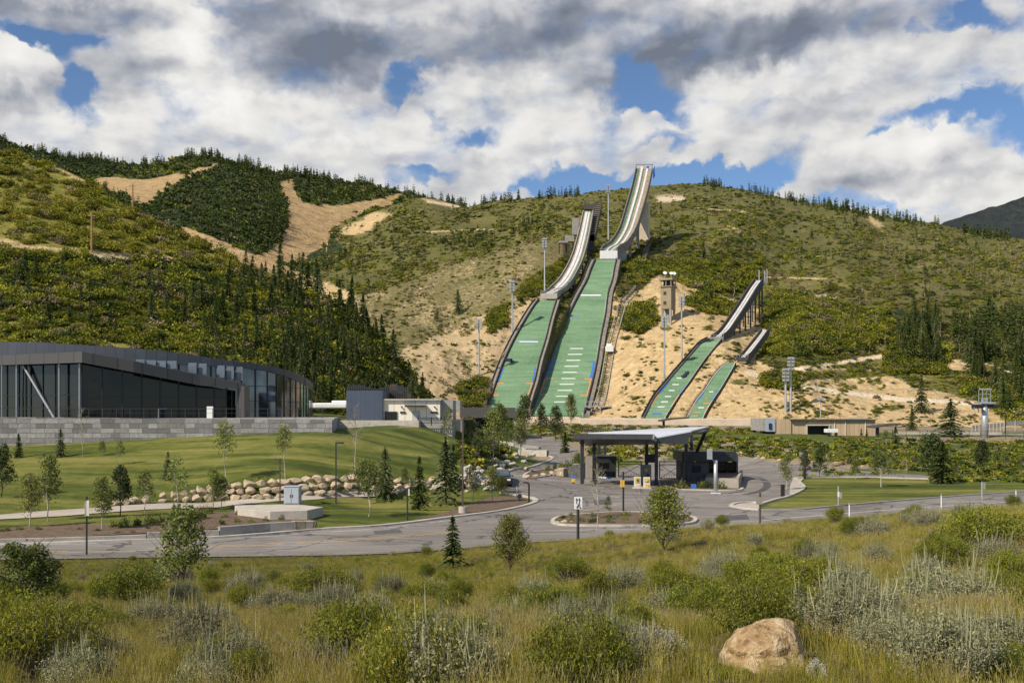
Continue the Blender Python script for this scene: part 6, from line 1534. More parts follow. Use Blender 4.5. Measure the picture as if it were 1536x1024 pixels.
def quads(C, size, up=0.0, asp=1.0, rg=rng, dirs=None):
    """random leaf quads at centres C"""
    C = np.asarray(C, float); n = len(C); size = np.broadcast_to(size, (n,))
    a = rg.normal(size=(n, 3)) if dirs is None else np.asarray(dirs, float)+rg.normal(size=(n, 3))*.25
    a[:, 2] += up; a /= np.linalg.norm(a, axis=1)[:, None]+1e-9
    b_ = rg.normal(size=(n, 3)); b_ -= (b_*a).sum(1)[:, None]*a; b_ /= np.linalg.norm(b_, axis=1)[:, None]+1e-9
    a = a*(size*.5*asp)[:, None]; b_ = b_*(size*.5)[:, None]
    V = np.stack([C-a, C+b_*.8+a*.1, C+a, C-b_*.8+a*.1], 1).reshape(-1, 3)
    return V, np.arange(4*n).reshape(-1, 4)
def tube_np(pts, r, n=5):
    mb = MB(); mb.tube(pts, r, n, cap=False); return mb
C_CON = [(.024, .042, .012), (.052, .076, .02), (.09, .118, .03), (.15, .165, .045)]
M_con = leafmat('conifer_needles', C_CON, .7, .15, .15)
M_conb = leafmat('spruce_needles', [(0.040, 0.058, 0.025), (0.083, 0.104, 0.038), (0.138, 0.160, 0.061), (0.202, 0.192, 0.082)], .7, .15, .15)
M_leafd = leafmat('young_tree_leaves', [(0.054, 0.076, 0.013), (0.108, 0.134, 0.024), (0.180, 0.205, 0.041), (0.306, 0.284, 0.081)], .55, .3, .35)
M_leafy = leafmat('light_tree_leaves', [(0.078, 0.111, 0.019), (0.143, 0.182, 0.033), (0.221, 0.260, 0.052), (0.338, 0.325, 0.104)], .55, .3, .35)
M_leafyy = leafmat('yellow_green_leaves', [(.10, .12, .015), (.19, .21, .03), (.30, .30, .045), (.42, .38, .08)], .55, .3, .35)
M_leafdry = leafmat('sparse_tan_leaves', [(.10, .09, .03), (.17, .14, .05), (.26, .21, .09)], .6, .3, .3)
M_leafdk = leafmat('dark_tree_leaves', [(0.032, 0.050, 0.018), (0.065, 0.089, 0.028), (0.112, 0.134, 0.039)], .6, .2, .25)
M_barkg = vary('pale_bark', (.42, .37, .30), .9, amt=.25, scale=4)
M_barkd = vary('brown_bark', (.085, .062, .045), .95, amt=.3, scale=4)
M_scrub = leafmat('oak_scrub_leaves', [(0.065, 0.082, 0.010), (0.143, 0.167, 0.017), (0.246, 0.255, 0.026), (0.416, 0.347, 0.045)], .7, .15, .3, .5)
M_scrubl = leafmat('hill_oak_leaves', [(0.125, 0.135, 0.017), (0.198, 0.197, 0.025), (0.277, 0.253, 0.035), (0.370, 0.308, 0.054)], .7, .15, .3, .5)
M_scruby = leafmat('yellow_scrub_leaves', [(0.112, 0.121, 0.014), (0.192, 0.189, 0.025), (0.287, 0.258, 0.037)], .7, .15, .3, .5)
M_scrubd = leafmat('dark_scrub_leaves', [(0.031, 0.045, 0.013), (0.063, 0.086, 0.022), (0.109, 0.131, 0.031)], .7, .1, .2, .5)
M_scrubt = leafmat('dry_scrub_twigs', [(0.150, 0.128, 0.068), (0.240, 0.195, 0.105), (0.345, 0.285, 0.165)], .8, .1, .2, .5)

def conifer_mesh(name, lod, m, seed, width=.17, gap=0.0, base=.05):
    rg = np.random.default_rng(seed); C = []; S = []; D = []
    levels, nb, nc = {0: (30, 9, 5), 1: (16, 6, 3), 2: (9, 4, 2)}[lod]
    for i in range(levels):
        z = base+(.985-base)*(i/levels)**.95; r = width*(1-z)**.78*(.85+.3*rg.random())
        if rg.random() < gap: continue
        for k in range(nb):
            if rg.random() < .12: continue
            az = 2*math.pi*(k+rg.random())/nb; rr = r*(.65+.5*rg.random()); dr = -.35-.5*(1-z)+.35*rg.random()
            for j in range(nc):
                t = (j+.6)/nc; q = (math.cos(az)*rr*t, math.sin(az)*rr*t, z+dr*rr*t*t+.02*(1-t))
                C.append(q); D.append((math.cos(az), math.sin(az), dr*.7)); S.append((.052 if lod == 0 else .075 if lod == 1 else .13)*(1.15-.65*z)*(1.1-.35*t))
    for k in range({0: 14, 1: 5, 2: 3}[lod]): C.append((0, 0, 1-.012*k)); D.append((0, 0, 1)); S.append(.02+.003*k)
    V, Fq = quads(C, np.array(S), 0, 1.35, rg, D)
    return npmesh(name, V, Fq, [m])
def trunk_mesh(name, h, r0, m, seed=0, bend=.02, branches=0, zb=.3, spread=.15, up=.35):
    rg = np.random.default_rng(seed); mb = MB(); n = 6
    pts = [(rg.normal()*bend*t*(1-t)*3, rg.normal()*bend*t*(1-t)*3, h*t) for t in np.linspace(0, 1, n)]
    mb.tube(pts, [max(r0*(1-.8*i/(n-1)), .002) for i in range(n)], 6, cap=False)
    tips = []
    for k in range(branches):
        z = zb+(h*.94-zb)*(k+rg.random()*.7)/branches; az = rg.random()*6.28; L = spread*(1.1-.75*(z-zb)/(h-zb))*(.7+.6*rg.random())
        x0 = np.interp(z, [p[2] for p in pts], [p[0] for p in pts]); y0 = np.interp(z, [p[2] for p in pts], [p[1] for p in pts])
        a = Vector((x0, y0, z)); c_ = a+Vector((math.cos(az)*L, math.sin(az)*L, L*(up+rg.random()*.9))); mid = a.lerp(c_, .5)+Vector((0, 0, L*.08))
        mb.tube([a, mid, c_], [r0*.32, r0*.22, r0*.1], 4, cap=False); tips += [mid, c_]
    return mb.mesh(name, m), tips
def leafy_mesh(name, m, seed, tips, n, leaf, shape, sig=.05):
    """shape(z) -> max radius; leaves cluster round branch tips"""
    rg = np.random.default_rng(seed); C = []
    T = np.array([tuple(t) for t in tips]); w = rg.random(len(T))+.3; w /= w.sum()
    while len(C) < n:
        t = T[rg.choice(len(T), p=w)]; q = t+rg.normal(size=3)*sig*(.5+rg.random())
        if q[2] < 0 or q[2] > 1.02: continue
        if math.hypot(q[0], q[1]) > shape(q[2]): continue
        C.append(q)
    V, Fq = quads(C, leaf*(.6+.8*rg.random(n)), 0, 1.2, rg); return npmesh(name, V, Fq, [m])
def make_tree_proto(kind, seed):
    if kind.startswith('con'):
        lod = 0; m = M_conb if kind == 'conb' else M_con
        cr = conifer_mesh('crown', 0, m, seed, .22 if kind == 'conb' else .2, .12, .07); tr, _ = trunk_mesh('trunk', .9, .014, M_barkd, seed, .005); return tr, cr
    if kind == 'bare':
        tr, tips = trunk_mesh('trunk', .97, .009, M_barkg, seed, .02, 22, .35, .14, .8); cr = leafy_mesh('crown', M_leafdry, seed, tips, 130, .017, lambda z: .22, .03); return tr, cr
    if kind == 'birch':
        tr, tips = trunk_mesh('trunk', .95, .010, M_barkg, seed, .02, 26, .42, .16, .5); cr = leafy_mesh('crown', M_leafy, seed, tips, 950, .024, lambda z: .24*min(1, (z-.3)*3+.2)*(1.15-z)**.5 if z > .3 else 0, .05); return tr, cr
    if kind == 'sparse':
        tr, tips = trunk_mesh('trunk', .93, .012, M_barkg, seed, .03, 26, .25, .2, .5); cr = leafy_mesh('crown', M_leafy if seed % 2 else M_leafd, seed, tips, 950, .026, lambda z: .30*(1.1-z)**.5, .038); return tr, cr
    if kind == 'column':
        tr, tips = trunk_mesh('trunk', .95, .013, M_barkg, seed, .02, 34, .22, .15, .9); cr = leafy_mesh('crown', M_leafd, seed, tips, 1700, .026, lambda z: .2*math.sin(min(1, (z-.12)*1.15)*math.pi)**.5+.02 if z > .14 else 0, .05); return tr, cr
    if kind == 'dark':
        tr, tips = trunk_mesh('trunk', .92, .014, M_barkd, seed, .03, 36, .16, .26, .5); cr = leafy_mesh('crown', M_leafdk, seed, tips, 2000, .030, lambda z: .32*(1.08-z)**.6, .042); return tr, cr
    if kind == 'round':
        tr, tips = trunk_mesh('trunk', .88, .016, M_barkg, seed, .03, 38, .28, .30, .35); cr = leafy_mesh('crown', M_leafd, seed, tips, 2100, .028, lambda z: .36*math.sin(min(1, max(0, (z-.18)/.86))*math.pi)**.5+.01, .05); return tr, cr
    if kind == 'light':
        tr, tips = trunk_mesh('trunk', .9, .014, M_barkg, seed, .03, 40, .18, .28, .5); cr = leafy_mesh('crown', M_leafy, seed, tips, 2300, .028, lambda z: .36*(1.1-z)**.55, .05); return tr, cr
    if kind == 'bushy':
        tr, tips = trunk_mesh('trunk', .9, .018, M_barkd, seed, .04, 80, .04, .42, .5); cr = leafy_mesh('crown', M_leafd, seed, tips, 5600, .025, lambda z: .60*(1.05-z)**.5, .052); return tr, cr
    if kind == 'open':
        tr, tips = trunk_mesh('trunk', .93, .013, M_barkd, seed, .05, 60, .1, .42, .55); cr = leafy_mesh('crown', M_leafd, seed, tips, 2300, .030, lambda z: .40*(1.08-z)**.5, .055); return tr, cr
    if kind == 'bushyy':
        tr, tips = trunk_mesh('trunk', .95, .014, M_barkd, seed, .06, 60, .03, .32, 1.1); cr = leafy_mesh('crown', M_leafyy, seed, tips, 4400, .024, lambda z: .5*(1.05-z)**.45, .045); return tr, cr
PROTO = {}
def plant(kind, seed, loc, h, label, name, cat, group=None, wide=1.0, rz=None):
    key = (kind, seed)
    if key not in PROTO: PROTO[key] = make_tree_proto(kind, seed)
    tr, cr = PROTO[key]
    r = empty(name, loc, label, cat, group); r.scale = (h*wide, h*wide, h); r.rotation_euler = (0, 0, random.random()*6.28 if rz is None else rz)
    link('trunk', tr, r); link('crown', cr, r); return r
def tree(u, vb, vt, kind, seed, label, name='young_tree', cat='tree', wide=1.0, dmin=20, L=None, group=None):
    p = at(u, vb, dmin) if L is None else L.p(u, vb)
    h = -(vt-HV)/F*p.y-p.z; return plant(kind, seed, p-Vector((0, 0, .05)), h, label, name, cat, group, wide)
T = [
 (2, 746, 662, 'dark', 1, 'dark leafy young tree cut by the left picture edge'),
 (28, 686, 649, 'con', 2, 'small conifer on the lawn below the stone wall at far left', 'conifer'),
 (91, 685, 641.5, 'conb', 3, 'broader of two small conifers below the stone wall', 'conifer'),
 (123, 686, 607, 'bare', 4, 'tall nearly bare tan sapling before the stone wall, right of two conifers'),
 (153, 683, 660, 'light', 5, 'tiny light green sapling close to the stone wall'),
 (180, 696, 658, 'sparse', 7, 'slim sparse sapling on the upper lawn behind a darker tree'),
 (44, 791, 706, 'column', 8, 'narrow leafy sapling before the path at far left'),
 (71, 781, 676, 'column', 9, 'tallest leafy sapling with pale trunk beside the path at far left'),
 (153, 795, 711, 'column', 10, 'leafy sapling with pale trunk left of a darker twin'),
 (180, 774, 694, 'dark', 11, 'dark dense sapling at the left end of the boulder row'),
 (217, 774, 702, 'sparse', 12, 'sparse sapling with pale trunk in front of the boulder row'),
 (252, 719, 676, 'conb', 13, 'thin conifer at the lawn edge behind the left boulders', 'conifer'),
 (266, 762, 680, 'sparse', 15, 'wide airy sapling whose crown overlaps the left boulders'),
 (320, 762, 698, 'column', 16, 'dark narrow sapling before the boulders, left of a smaller one'),
 (331.5, 762, 711, 'light', 17, 'small yellow green staked sapling before the boulders'),
 (337.6, 727, 625, 'birch', 18, 'tall sparse birch above the boulder row with its top at the stone wall'),
 (428, 721, 631, 'birch', 19, 'birch with rounded crown and white trunk above the boulder wall'),
 (533, 707, 603, 'bare', 20, 'leafless white birch in front of the cream building'),
 (553, 774, 686, 'round', 21, 'round leafy tree on the lawn strip right of the boulder wall'),
 (577.7, 749, 666, 'conb', 22, 'open brownish conifer behind the round leafy tree', 'conifer'),
 (606, 730, 698, 'light', 23, 'small light green bush-like sapling among the boulders'),
 (629, 765, 682, 'con', 24, 'dense dark conifer on the lawn right of the sign post', 'conifer'),
 (668.5, 757, 652, 'conb', 25, 'tall conifer with pale trunk left of the bronze street lamp', 'conifer'),
 (680, 735, 664, 'con', 26, 'dark conifer directly behind the tall pale trunked conifer', 'conifer'),
 (672.5, 667, 610, 'sparse', 27, 'slim sapling on the lawn right of the cream building'),
 (705, 667, 621, 'light', 28, 'yellow green tree before the low dark building'),
 (718, 690, 640, 'dark', 29, 'dark young tree on the slope edge left of the large pale green tree'),
 (739, 694, 612, 'light', 31, 'large pale green tree in front of the low dark building'),
 (749, 680, 601, 'column', 30, 'tall narrow tree rising behind the large pale green tree'),
 (765, 676, 628, 'light', 33, 'low yellow green tree right of the low dark building'),
 (787, 652, 588, 'dark', 32, 'thin tree standing before the gap between the two big landings'),
 (780, 686, 624, 'column', 34, 'thin pale trunked tree behind the white planter wall'),
 (812.5, 651, 604, 'dark', 35, 'left dark oval tree in front of the tallest landing'),
 (833, 662, 605, 'dark', 36, 'middle dark oval tree in front of the tallest landing'),
 (856.5, 643, 589, 'column', 37, 'right taller lighter tree in front of the tallest landing'),
 (847.5, 679, 646, 'con', 38, 'low broad conifer just left of the entrance canopy', 'conifer'),
 (710, 754.5, 694, 'sparse', 40, 'airy sapling in the kerb bed right of the bronze lamp'),
 (739, 753.5, 696, 'column', 41, 'leafy sapling in the kerb bed near its tip'),
 (752, 742, 712, 'bushy', 42, 'dense dark round shrub at the end of the boulder pile', 'shrub'),
 (895.5, 796, 690, 'bare', 43, 'bronze staked bare sapling on the roadside island'),
 (912, 776, 741, 'sparse', 44, 'small few-leaved sapling on the roadside island'),
 (959, 772, 733, 'bare', 45, 'bare twiggy sapling on the roadside island near the amber sign'),
 (1180, 735, 678, 'column', 46, 'columnar tree on the concrete apron right of the plaza'),
 (1207, 716, 675, 'dark', 47, 'small dark crowned tree behind the apron street lamp'),
 (1230, 716, 668, 'dark', 48, 'dense dark tree at the left end of the right lawn'),
 (1245, 700, 676, 'light', 49, 'low yellow green bushy tree on the bank behind the right road'),
 (1262, 690, 664, 'light', 51, 'bright yellow green bush high on the bank, right of the dense tree'),
 (1283, 718, 686, 'light', 50, 'small light tree beside the right road'),
 (1321.5, 730, 672, 'round', 52, 'leafy round tree in the middle of the right lawn'),
 (1359.5, 721, 684, 'bare', 54, 'small bare brown conifer-shaped tree left of the big dark pair'),
 (1394.6, 724, 645, 'dark', 53, 'left slimmer tree of the big dark pair on the right lawn'),
 (1414, 725, 660, 'con', 55, 'broad black green conifer, right of the big dark pair', 'conifer'),
 (1473.7, 712, 656, 'dark', 56, 'dark tree on the bank below the lift tower'),
 (1507, 706, 675, 'light', 57, 'round yellow green tree on the bank near the right edge'),
 (1535, 704, 680, 'round', 58, 'small round tree cut by the right picture edge'),
 (1292, 654, 641, 'con', 60, 'leftmost tiny conifer at the corner of the tan building', 'conifer'),
 (1300, 656, 642, 'con', 61, 'second tiny dark conifer at the corner of the tan building', 'conifer'),
 (1343.5, 671, 638, 'con', 62, 'small conifer on the bank below the curved shade canopy', 'conifer'),
 (1328.6, 669, 644, 'light', 63, 'light green sapling on the bank under the shade canopy'),
 (1368, 646, 608, 'con', 64, 'open conifer with drooping branches behind the bank fence', 'conifer'),
 (1426, 655, 597, 'conb', 65, 'pale broad pine behind the bank fence, left of the lift tower', 'conifer'),
]
for t in T:
    u, vb, vt, kd, sd, lb = t[:6]; ct = t[6] if len(t) > 6 else 'tree'
    tree(u, vb, vt, kd, sd, lb, {'conifer': 'conifer', 'shrub': 'shrub', 'tree': 'young_tree'}[ct], ct, wide={55: 2.1, 65: 2.2, 38: 1.6, 13: 1.5, 53: 1.35, 62: 1.5}[sd] if sd in (55, 38, 65, 13, 53, 62) else (1.25 if ct == 'conifer' else 1.0), dmin=(55 if vb < 800 else 20))
tree(1382, 619, 560, 'conb', 66, 'lone conifer on the sandy berm above the right lodge', 'conifer', 'conifer', 1.3, L=L_jump)
# nearest trees at the meadow edge
for (u, vb, vt, kd, sd, lb, wd, dm) in ((35, 925, 806, 'bushy', 70, 'largest rounded green bush at the left edge of the meadow', 1.25, 10), (275, 892, 755, 'open', 71, 'young tree with open crown standing alone on the meadow bank', 1.0, 14),
                                       (679, 852, 770, 'con', 72, 'dark young conifer at the meadow edge left of the big shrub', 1.5, 20), (765, 858, 768, 'bushy', 73, 'dense conical green shrub at the meadow edge near the road', .85, 20), (997, 826, 728, 'bushyy', 74, 'bright yellow green shrub overlapping the plaza at the meadow edge', 1.15, 20)):
    tree(u, vb, vt, kd, sd, lb, 'shrub' if kd.startswith('bushy') else 'young_tree', 'shrub' if kd.startswith('bushy') else 'tree', wd, dm)

# ------------------------------------------------------------------ scatter through geometry nodes
def scatter(name, pts, rot, scl, idx, variants, kind='stuff', tilt=None):
    """pts Nx3; variants: list of meshes"""
    coll = bpy.data.collections.new(name+'_kinds')
    for i, me in enumerate(variants):
        o = bpy.data.objects.new('%s_kind_%02d' % (name, i), me); coll.objects.link(o)
    me = bpy.data.meshes.new(name); n = len(pts); me.vertices.add(n); me.vertices.foreach_set('co', np.asarray(pts, np.float32).ravel())
    rt_ = np.zeros((n, 3), np.float32); rt_[:, 2] = rot
    if tilt is not None: rt_[:, 0] = tilt[0]; rt_[:, 1] = tilt[1]
    a = me.attributes.new('rot', 'FLOAT_VECTOR', 'POINT'); a.data.foreach_set('vector', rt_.ravel())
    sc3 = np.asarray(scl, np.float32); sc3 = np.repeat(sc3[:, None], 3, 1) if sc3.ndim == 1 else sc3
    a = me.attributes.new('scl', 'FLOAT_VECTOR', 'POINT'); a.data.foreach_set('vector', np.ascontiguousarray(sc3).ravel())
    a = me.attributes.new('idx', 'INT', 'POINT'); a.data.foreach_set('value', np.asarray(idx, np.int32))
    o = link(name, me); o['kind'] = kind
    gt = bpy.data.node_groups.new(name+'_scatter', 'GeometryNodeTree'); gt.interface.new_socket('Geometry', in_out='INPUT', socket_type='NodeSocketGeometry'); gt.interface.new_socket('Geometry', in_out='OUTPUT', socket_type='NodeSocketGeometry')
    nt = NT(gt); i_ = nt.new('NodeGroupInput'); out = nt.new('NodeGroupOutput')
    ci = nt.new('GeometryNodeCollectionInfo', transform_space='ORIGINAL'); ci.inputs['Collection'].default_value = coll; ci.inputs['Separate Children'].default_value = True; ci.inputs['Reset Children'].default_value = True
    def attr(nm, dt): k = nt.new('GeometryNodeInputNamedAttribute', data_type=dt); k.inputs['Name'].default_value = nm; return k.outputs['Attribute']
    iop = nt.new('GeometryNodeInstanceOnPoints'); iop.inputs['Pick Instance'].default_value = True
    nt.l.new(i_.outputs[0], iop.inputs['Points']); nt.l.new(ci.outputs[0], iop.inputs['Instance']); nt.l.new(attr('idx', 'INT'), iop.inputs['Instance Index'])
    nt.l.new(attr('rot', 'FLOAT_VECTOR'), iop.inputs['Rotation']); nt.l.new(attr('scl', 'FLOAT_VECTOR'), iop.inputs['Scale']); nt.l.new(iop.outputs[0], out.inputs[0])
    md = o.modifiers.new('scatter', 'NODES'); md.node_group = gt
    return o
def bush_mesh(name, m, seed, n, leaf, flat=.75, lumps=6):
    rg = np.random.default_rng(seed); lc = rg.normal(size=(lumps, 3)); lc /= np.linalg.norm(lc, axis=1)[:, None]; lc[:, 2] = np.abs(lc[:, 2])
    C = []
    for k in range(n):
        c_ = lc[rg.integers(lumps)]*.48; q = c_+rg.normal(size=3)*.20; q[2] = abs(q[2])*flat; C.append(q)
    V, Fq = quads(C, leaf*(.6+.8*rg.random(n)), 0, 1.1, rg); return npmesh(name, V, Fq, [m])
B_hi = [bush_mesh('scrub', m, 100+i, 260, .17) for i, m in enumerate((M_scrub, M_scrub, M_scruby, M_scrubd, M_scrub, M_scrubt))]
B_left = [bush_mesh('scrub', m, 160+i, 240, .15) for i, m in enumerate((M_scrubl, M_scrubl, M_scruby, M_scrub, M_scrubl, M_scrubt))]
M_scrubdk = leafmat('dark_oak_leaves', [(0.027, 0.041, 0.013), (0.054, 0.075, 0.022), (0.090, 0.113, 0.033), (0.135, 0.145, 0.046)], .8, .08, .15, .5)  # darker leaf colour for the dense oak on the back mountain
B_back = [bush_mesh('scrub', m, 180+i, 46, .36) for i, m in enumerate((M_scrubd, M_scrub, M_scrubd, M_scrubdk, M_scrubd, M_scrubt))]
B_lo = [bush_mesh('scrub', m, 120+i, 46, .36) for i, m in enumerate((M_scrub, M_scrub, M_scruby, M_scrubd, M_scrub, M_scrubt))]
# per kind weights: scrub, scrub, yellow, dark, scrub, dry
def sample_layer(L, n, ur, prob, seed, vr=None, wfun=None, size=(1.6, 3.2), hide=None, sizefun=None):
    rg = np.random.default_rng(seed); u = rg.uniform(ur[0], ur[1], n); cv = L.cv(u); bs = lerp_list(L.base, u)
    v = cv+(bs-cv)*rg.random(n)
    if vr is not None: v = np.maximum(v, cv); k = (v > vr[0]) & (v < vr[1]); u, v = u[k], v[k]
    cov = L.cover(u, v); pr = prob(u, v, cov); k = rg.random(len(u)) < pr; u, v, cov = u[k], v[k], cov[k]
    if hide is not None: k = ~hide(u, v); u, v, cov = u[k], v[k], cov[k]
    p = L.pts(u, v); s = rg.uniform(size[0], size[1], len(u))*(.75+.5*rg.random(len(u)))
    if sizefun is not None: s = s*sizefun(u, v, p[:, 1])
    W = wfun(u, v, cov) if wfun else np.tile([.25, .25, .12, .15, .15, .08], (len(u), 1)); W = W/W.sum(1)[:, None]
    idx = (rg.random(len(u))[:, None] > np.cumsum(W, 1)).sum(1).clip(0, 5)
    return p, rg.uniform(0, 6.28, len(u)), np.c_[s*rg.uniform(.85, 1.3, len(u)), s*rg.uniform(.85, 1.2, len(u)), s*rg.uniform(.7, 1.15, len(u))], idx, u, v
def on_structs(u, v):
    h = np.zeros(len(u), bool)
    for prof, w in ((K120, 12), (K90, 10), (KC, 6), (KD, 5)):
        vs = [r[0] for r in prof]; a = np.interp(v, vs, [r[1] for r in prof]); b_ = np.interp(v, vs, [r[2] for r in prof]); h |= (v > vs[0]-4) & (v < vs[-1]+10) & (u > a-w) & (u < b_+w)
    h |= inpoly([(893, 630), (903, 560), (918, 490), (945, 430), (960, 440), (935, 500), (920, 560), (915, 630)], u, v)
    h |= inpoly([(1068, 512), (1096, 478), (1125, 428), (1150, 412), (1152, 440), (1140, 485), (1090, 520)], u, v)
    h |= inpoly([(1000, 500), (990, 480), (1018, 480), (1015, 500)], u, v)
    return h
def w_default(u, v, cov):
    n = fbm(u*.02, v*.04, 3, 91); y = np.clip(n, 0, 1); dk = np.clip(-n, 0, 1)+cov[:, 1]
    return np.c_[.25+0*u, .25+0*u, .10+y*.6, .12+dk*.9, .2+0*u, .10+.25*np.clip(cov[:, 0], 0, 1)]
def hill_prob(u, v, cov):
    return np.where(cov[:, 0] > .55, .045, 1-.55*cov[:, 0])
# left hillside: large oak scrub
p, r_, s_, i_, u_, v_ = sample_layer(L_left, 11000, (-220, 660), lambda u, v, c: np.where(c[:, 0] > .42, .025, .9)*np.clip(.75+1.2*fbm(u*.06, v*.09, 3, 14), .1, 1), 1, wfun=w_default, size=(1.5, 3.0), sizefun=lambda u, v, d: np.clip(d/230, .75, 1.3))
up_ = (v_ < np.interp(u_, [0, 250, 380, 640], [372, 392, 420, 480])); scatter('upper_hillside_scrub', p[up_], r_[up_], s_[up_]*.85, i_[up_], B_left); scatter('hillside_scrub', p[~up_], r_[~up_], s_[~up_], i_[~up_], B_hi)
# jump hill
def w_jump(u, v, cov):
    W = w_default(u, v, cov); W[:, 5] += .25*(v < 520)+.9*np.clip(fbm(u*.018+4, v*.04, 3, 97)*1.6, 0, 1); W[:, 2] *= .6; W[:, 3] += .9*np.clip(fbm(u*.03+9, v*.06, 3, 98)*1.8, 0, 1); return W
p, r_, s_, i_, u_, v_ = sample_layer(L_jump, 74000, (380, 1750), lambda u, v, c: np.clip(.66+1.9*fbm(u*.045, v*.10, 4, 18), .06, 1)*np.where(c[:, 0] > .5, .2*np.clip(.5+3.5*fbm(u*.04, v*.06, 3, 28), 0, 2.2), 1-.6*c[:, 0]), 2, wfun=w_jump, size=(.85, 1.65), hide=on_structs, sizefun=lambda u, v, d: np.clip(d/430, .7, 1.7))
far_ = p[:, 1] > 520
scatter('mountain_scrub', p[far_], r_[far_], s_[far_], i_[far_], B_lo)
scatter('jump_hill_scrub', p[~far_], r_[~far_], s_[~far_], i_[~far_], B_hi)
# taller oak thickets
def thickets(L, polys, n, seed, size, name, wf=None):
    P_, R_, S_, I_ = [], [], [], []
    for q in polys:
        us = [a for a, b_ in q]; vs = [b_ for a, b_ in q]; rg = np.random.default_rng(seed+int(us[0])); u = rg.uniform(min(us), max(us), n); v = rg.uniform(min(vs), max(vs), n)
        k = inpoly(q, u, v) & ~on_structs(u, v); u, v = u[k], v[k]; area = (max(us)-min(us))*(max(vs)-min(vs)); m_ = rg.random(len(u)) < area/n*.09; u, v = u[m_], v[m_]
        if not len(u): continue
        pp = L.pts(u, v); s = rg.uniform(size[0], size[1], len(u)); P_.append(pp); R_.append(rg.uniform(0, 6, len(u))); S_.append(np.c_[s*1.1, s*1.1, s]); I_.append(rg.choice(6, len(u), p=[.25, .2, .2, .2, .1, .05]))
    return scatter(name, np.vstack(P_), np.hstack(R_), np.vstack(S_), np.hstack(I_), B_hi)
thickets(L_jump, GREEN_B[:6]+[[(985, 388), (1140, 395), (1140, 430), (1060, 440), (990, 410)], [(930, 395), (960, 385), (985, 410), (950, 430)], [(1140, 430), (1330, 470), (1340, 500), (1140, 470)]], 900, 5, (2.2, 3.8), 'oak_thicket')
p, r_, s_, i_, u_, v_ = sample_layer(L_spur, 9000, (440, 900), lambda u, v, c: np.where(c[:, 0] > .6, .12, .18+.5*(fbm(u*.03, v*.05, 3, 19) > .1)), 3, wfun=w_jump, size=(.5, 1.5), hide=on_structs)
scatter('spur_scrub', p, r_, s_, i_, B_lo)
thickets(L_spur, [[(770, 440), (800, 415), (850, 385), (850, 430), (815, 440), (785, 455)], [(730, 470), (765, 455), (755, 490), (735, 500)], [(690, 575), (730, 565), (725, 610), (690, 610)], [(840, 430), (862, 420), (815, 520), (805, 560), (800, 540)]], 700, 15, (1.6, 2.8), 'oak_thicket')
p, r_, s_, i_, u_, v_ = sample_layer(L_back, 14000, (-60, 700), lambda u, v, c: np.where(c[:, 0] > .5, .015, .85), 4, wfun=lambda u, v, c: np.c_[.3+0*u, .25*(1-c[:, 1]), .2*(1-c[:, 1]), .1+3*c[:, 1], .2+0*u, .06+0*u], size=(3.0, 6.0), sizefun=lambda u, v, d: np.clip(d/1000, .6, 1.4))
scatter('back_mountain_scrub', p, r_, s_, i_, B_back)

# ------------------------------------------------------------------ conifers
CON1 = [(conifer_mesh('crown', 1, M_con, 200+i, .15+.03*i, .08), trunk_mesh('trunk', .9, .013, M_barkd, i)[0]) for i in range(3)]
CON0 = [(conifer_mesh('crown', 0, M_conb if i % 3 == 2 else M_con, 210+i, (.15, .20, .24, .18, .27, .16, .22)[i], (.05, .12, .2, .08, .15, .25, .1)[i], (.04, .1, .03, .08, .03, .15, .05)[i]), trunk_mesh('trunk', .9, .013, M_barkd, i+5)[0]) for i in range(7)]
CON2 = [conifer_mesh('far_conifer', 2, M_con, 220+i, .16+.03*i, .05, .02) for i in range(4)]
def conifer_at(p, h, label, group, protos, k, wide=1.0):
    cr, tr = protos[k % len(protos)]
    r = empty('conifer', p, label, 'conifer', group, random.random()*6.28); r.scale = (h*wide, h*wide, h); r.rotation_euler = (random.gauss(0, .035), random.gauss(0, .035), random.random()*6.28); link('trunk', tr, r); link('crown', cr, r); return r
rg = np.random.default_rng(77)
# grove on the left hillside's right shoulder
grove = [(395, 412), (430, 428), (480, 450), (520, 470), (560, 507), (600, 560), (640, 610), (640, 640), (480, 640), (300, 600), (150, 520), (160, 470), (280, 430)]
cnt = 0; tries = 0; placed = []
while cnt < 190 and tries < 9000:
    tries += 1; u = rg.uniform(150, 645); v = rg.uniform(405, 625)
    if not inpoly(grove, u, v) or v < float(L_left.cv(u))+3: continue
    if rg.random() > .06+.94*max(0, min(1, (u-230)/240))**1.3: continue
    if any(abs(u-a)+abs(v-b_)*1.2 < 9 for a, b_ in placed): continue
    placed.append((u, v)); p = L_left.p(u, v); h = rg.uniform(4.2, 9.2)*(.75+.25*min(1, (u-150)/250))
    conifer_at(p-Vector((0, 0, .3)), h, 'conifer among many in the grove on the left hillside shoulder', 'conifers in the left hillside grove', CON0, cnt, rg.uniform(.95, 1.35)); cnt += 1
for u, v, h in ((420, 425, 12.5), (437, 431, 10), (452, 436, 11.5), (463, 441, 9.5), (478, 447, 12), (511, 464, 9), (525, 470, 11), (545, 492, 10), (575, 524, 10), (590, 545, 10)):
    conifer_at(L_left.p(u, v)-Vector((0, 0, .3)), h, 'tall conifer standing on the skyline edge of the left hillside', 'conifers along the left hillside edge', CON0, int(u), 1.1)
for k in range(26):
    u = rg.uniform(20, 340); v = rg.uniform(410, 500)
    conifer_at(L_left.p(u, v)-Vector((0, 0, .2)), rg.uniform(4, 7), 'scattered conifer among oak scrub on the left hillside', 'scattered conifers on the left hillside', CON1, k, 1.3)
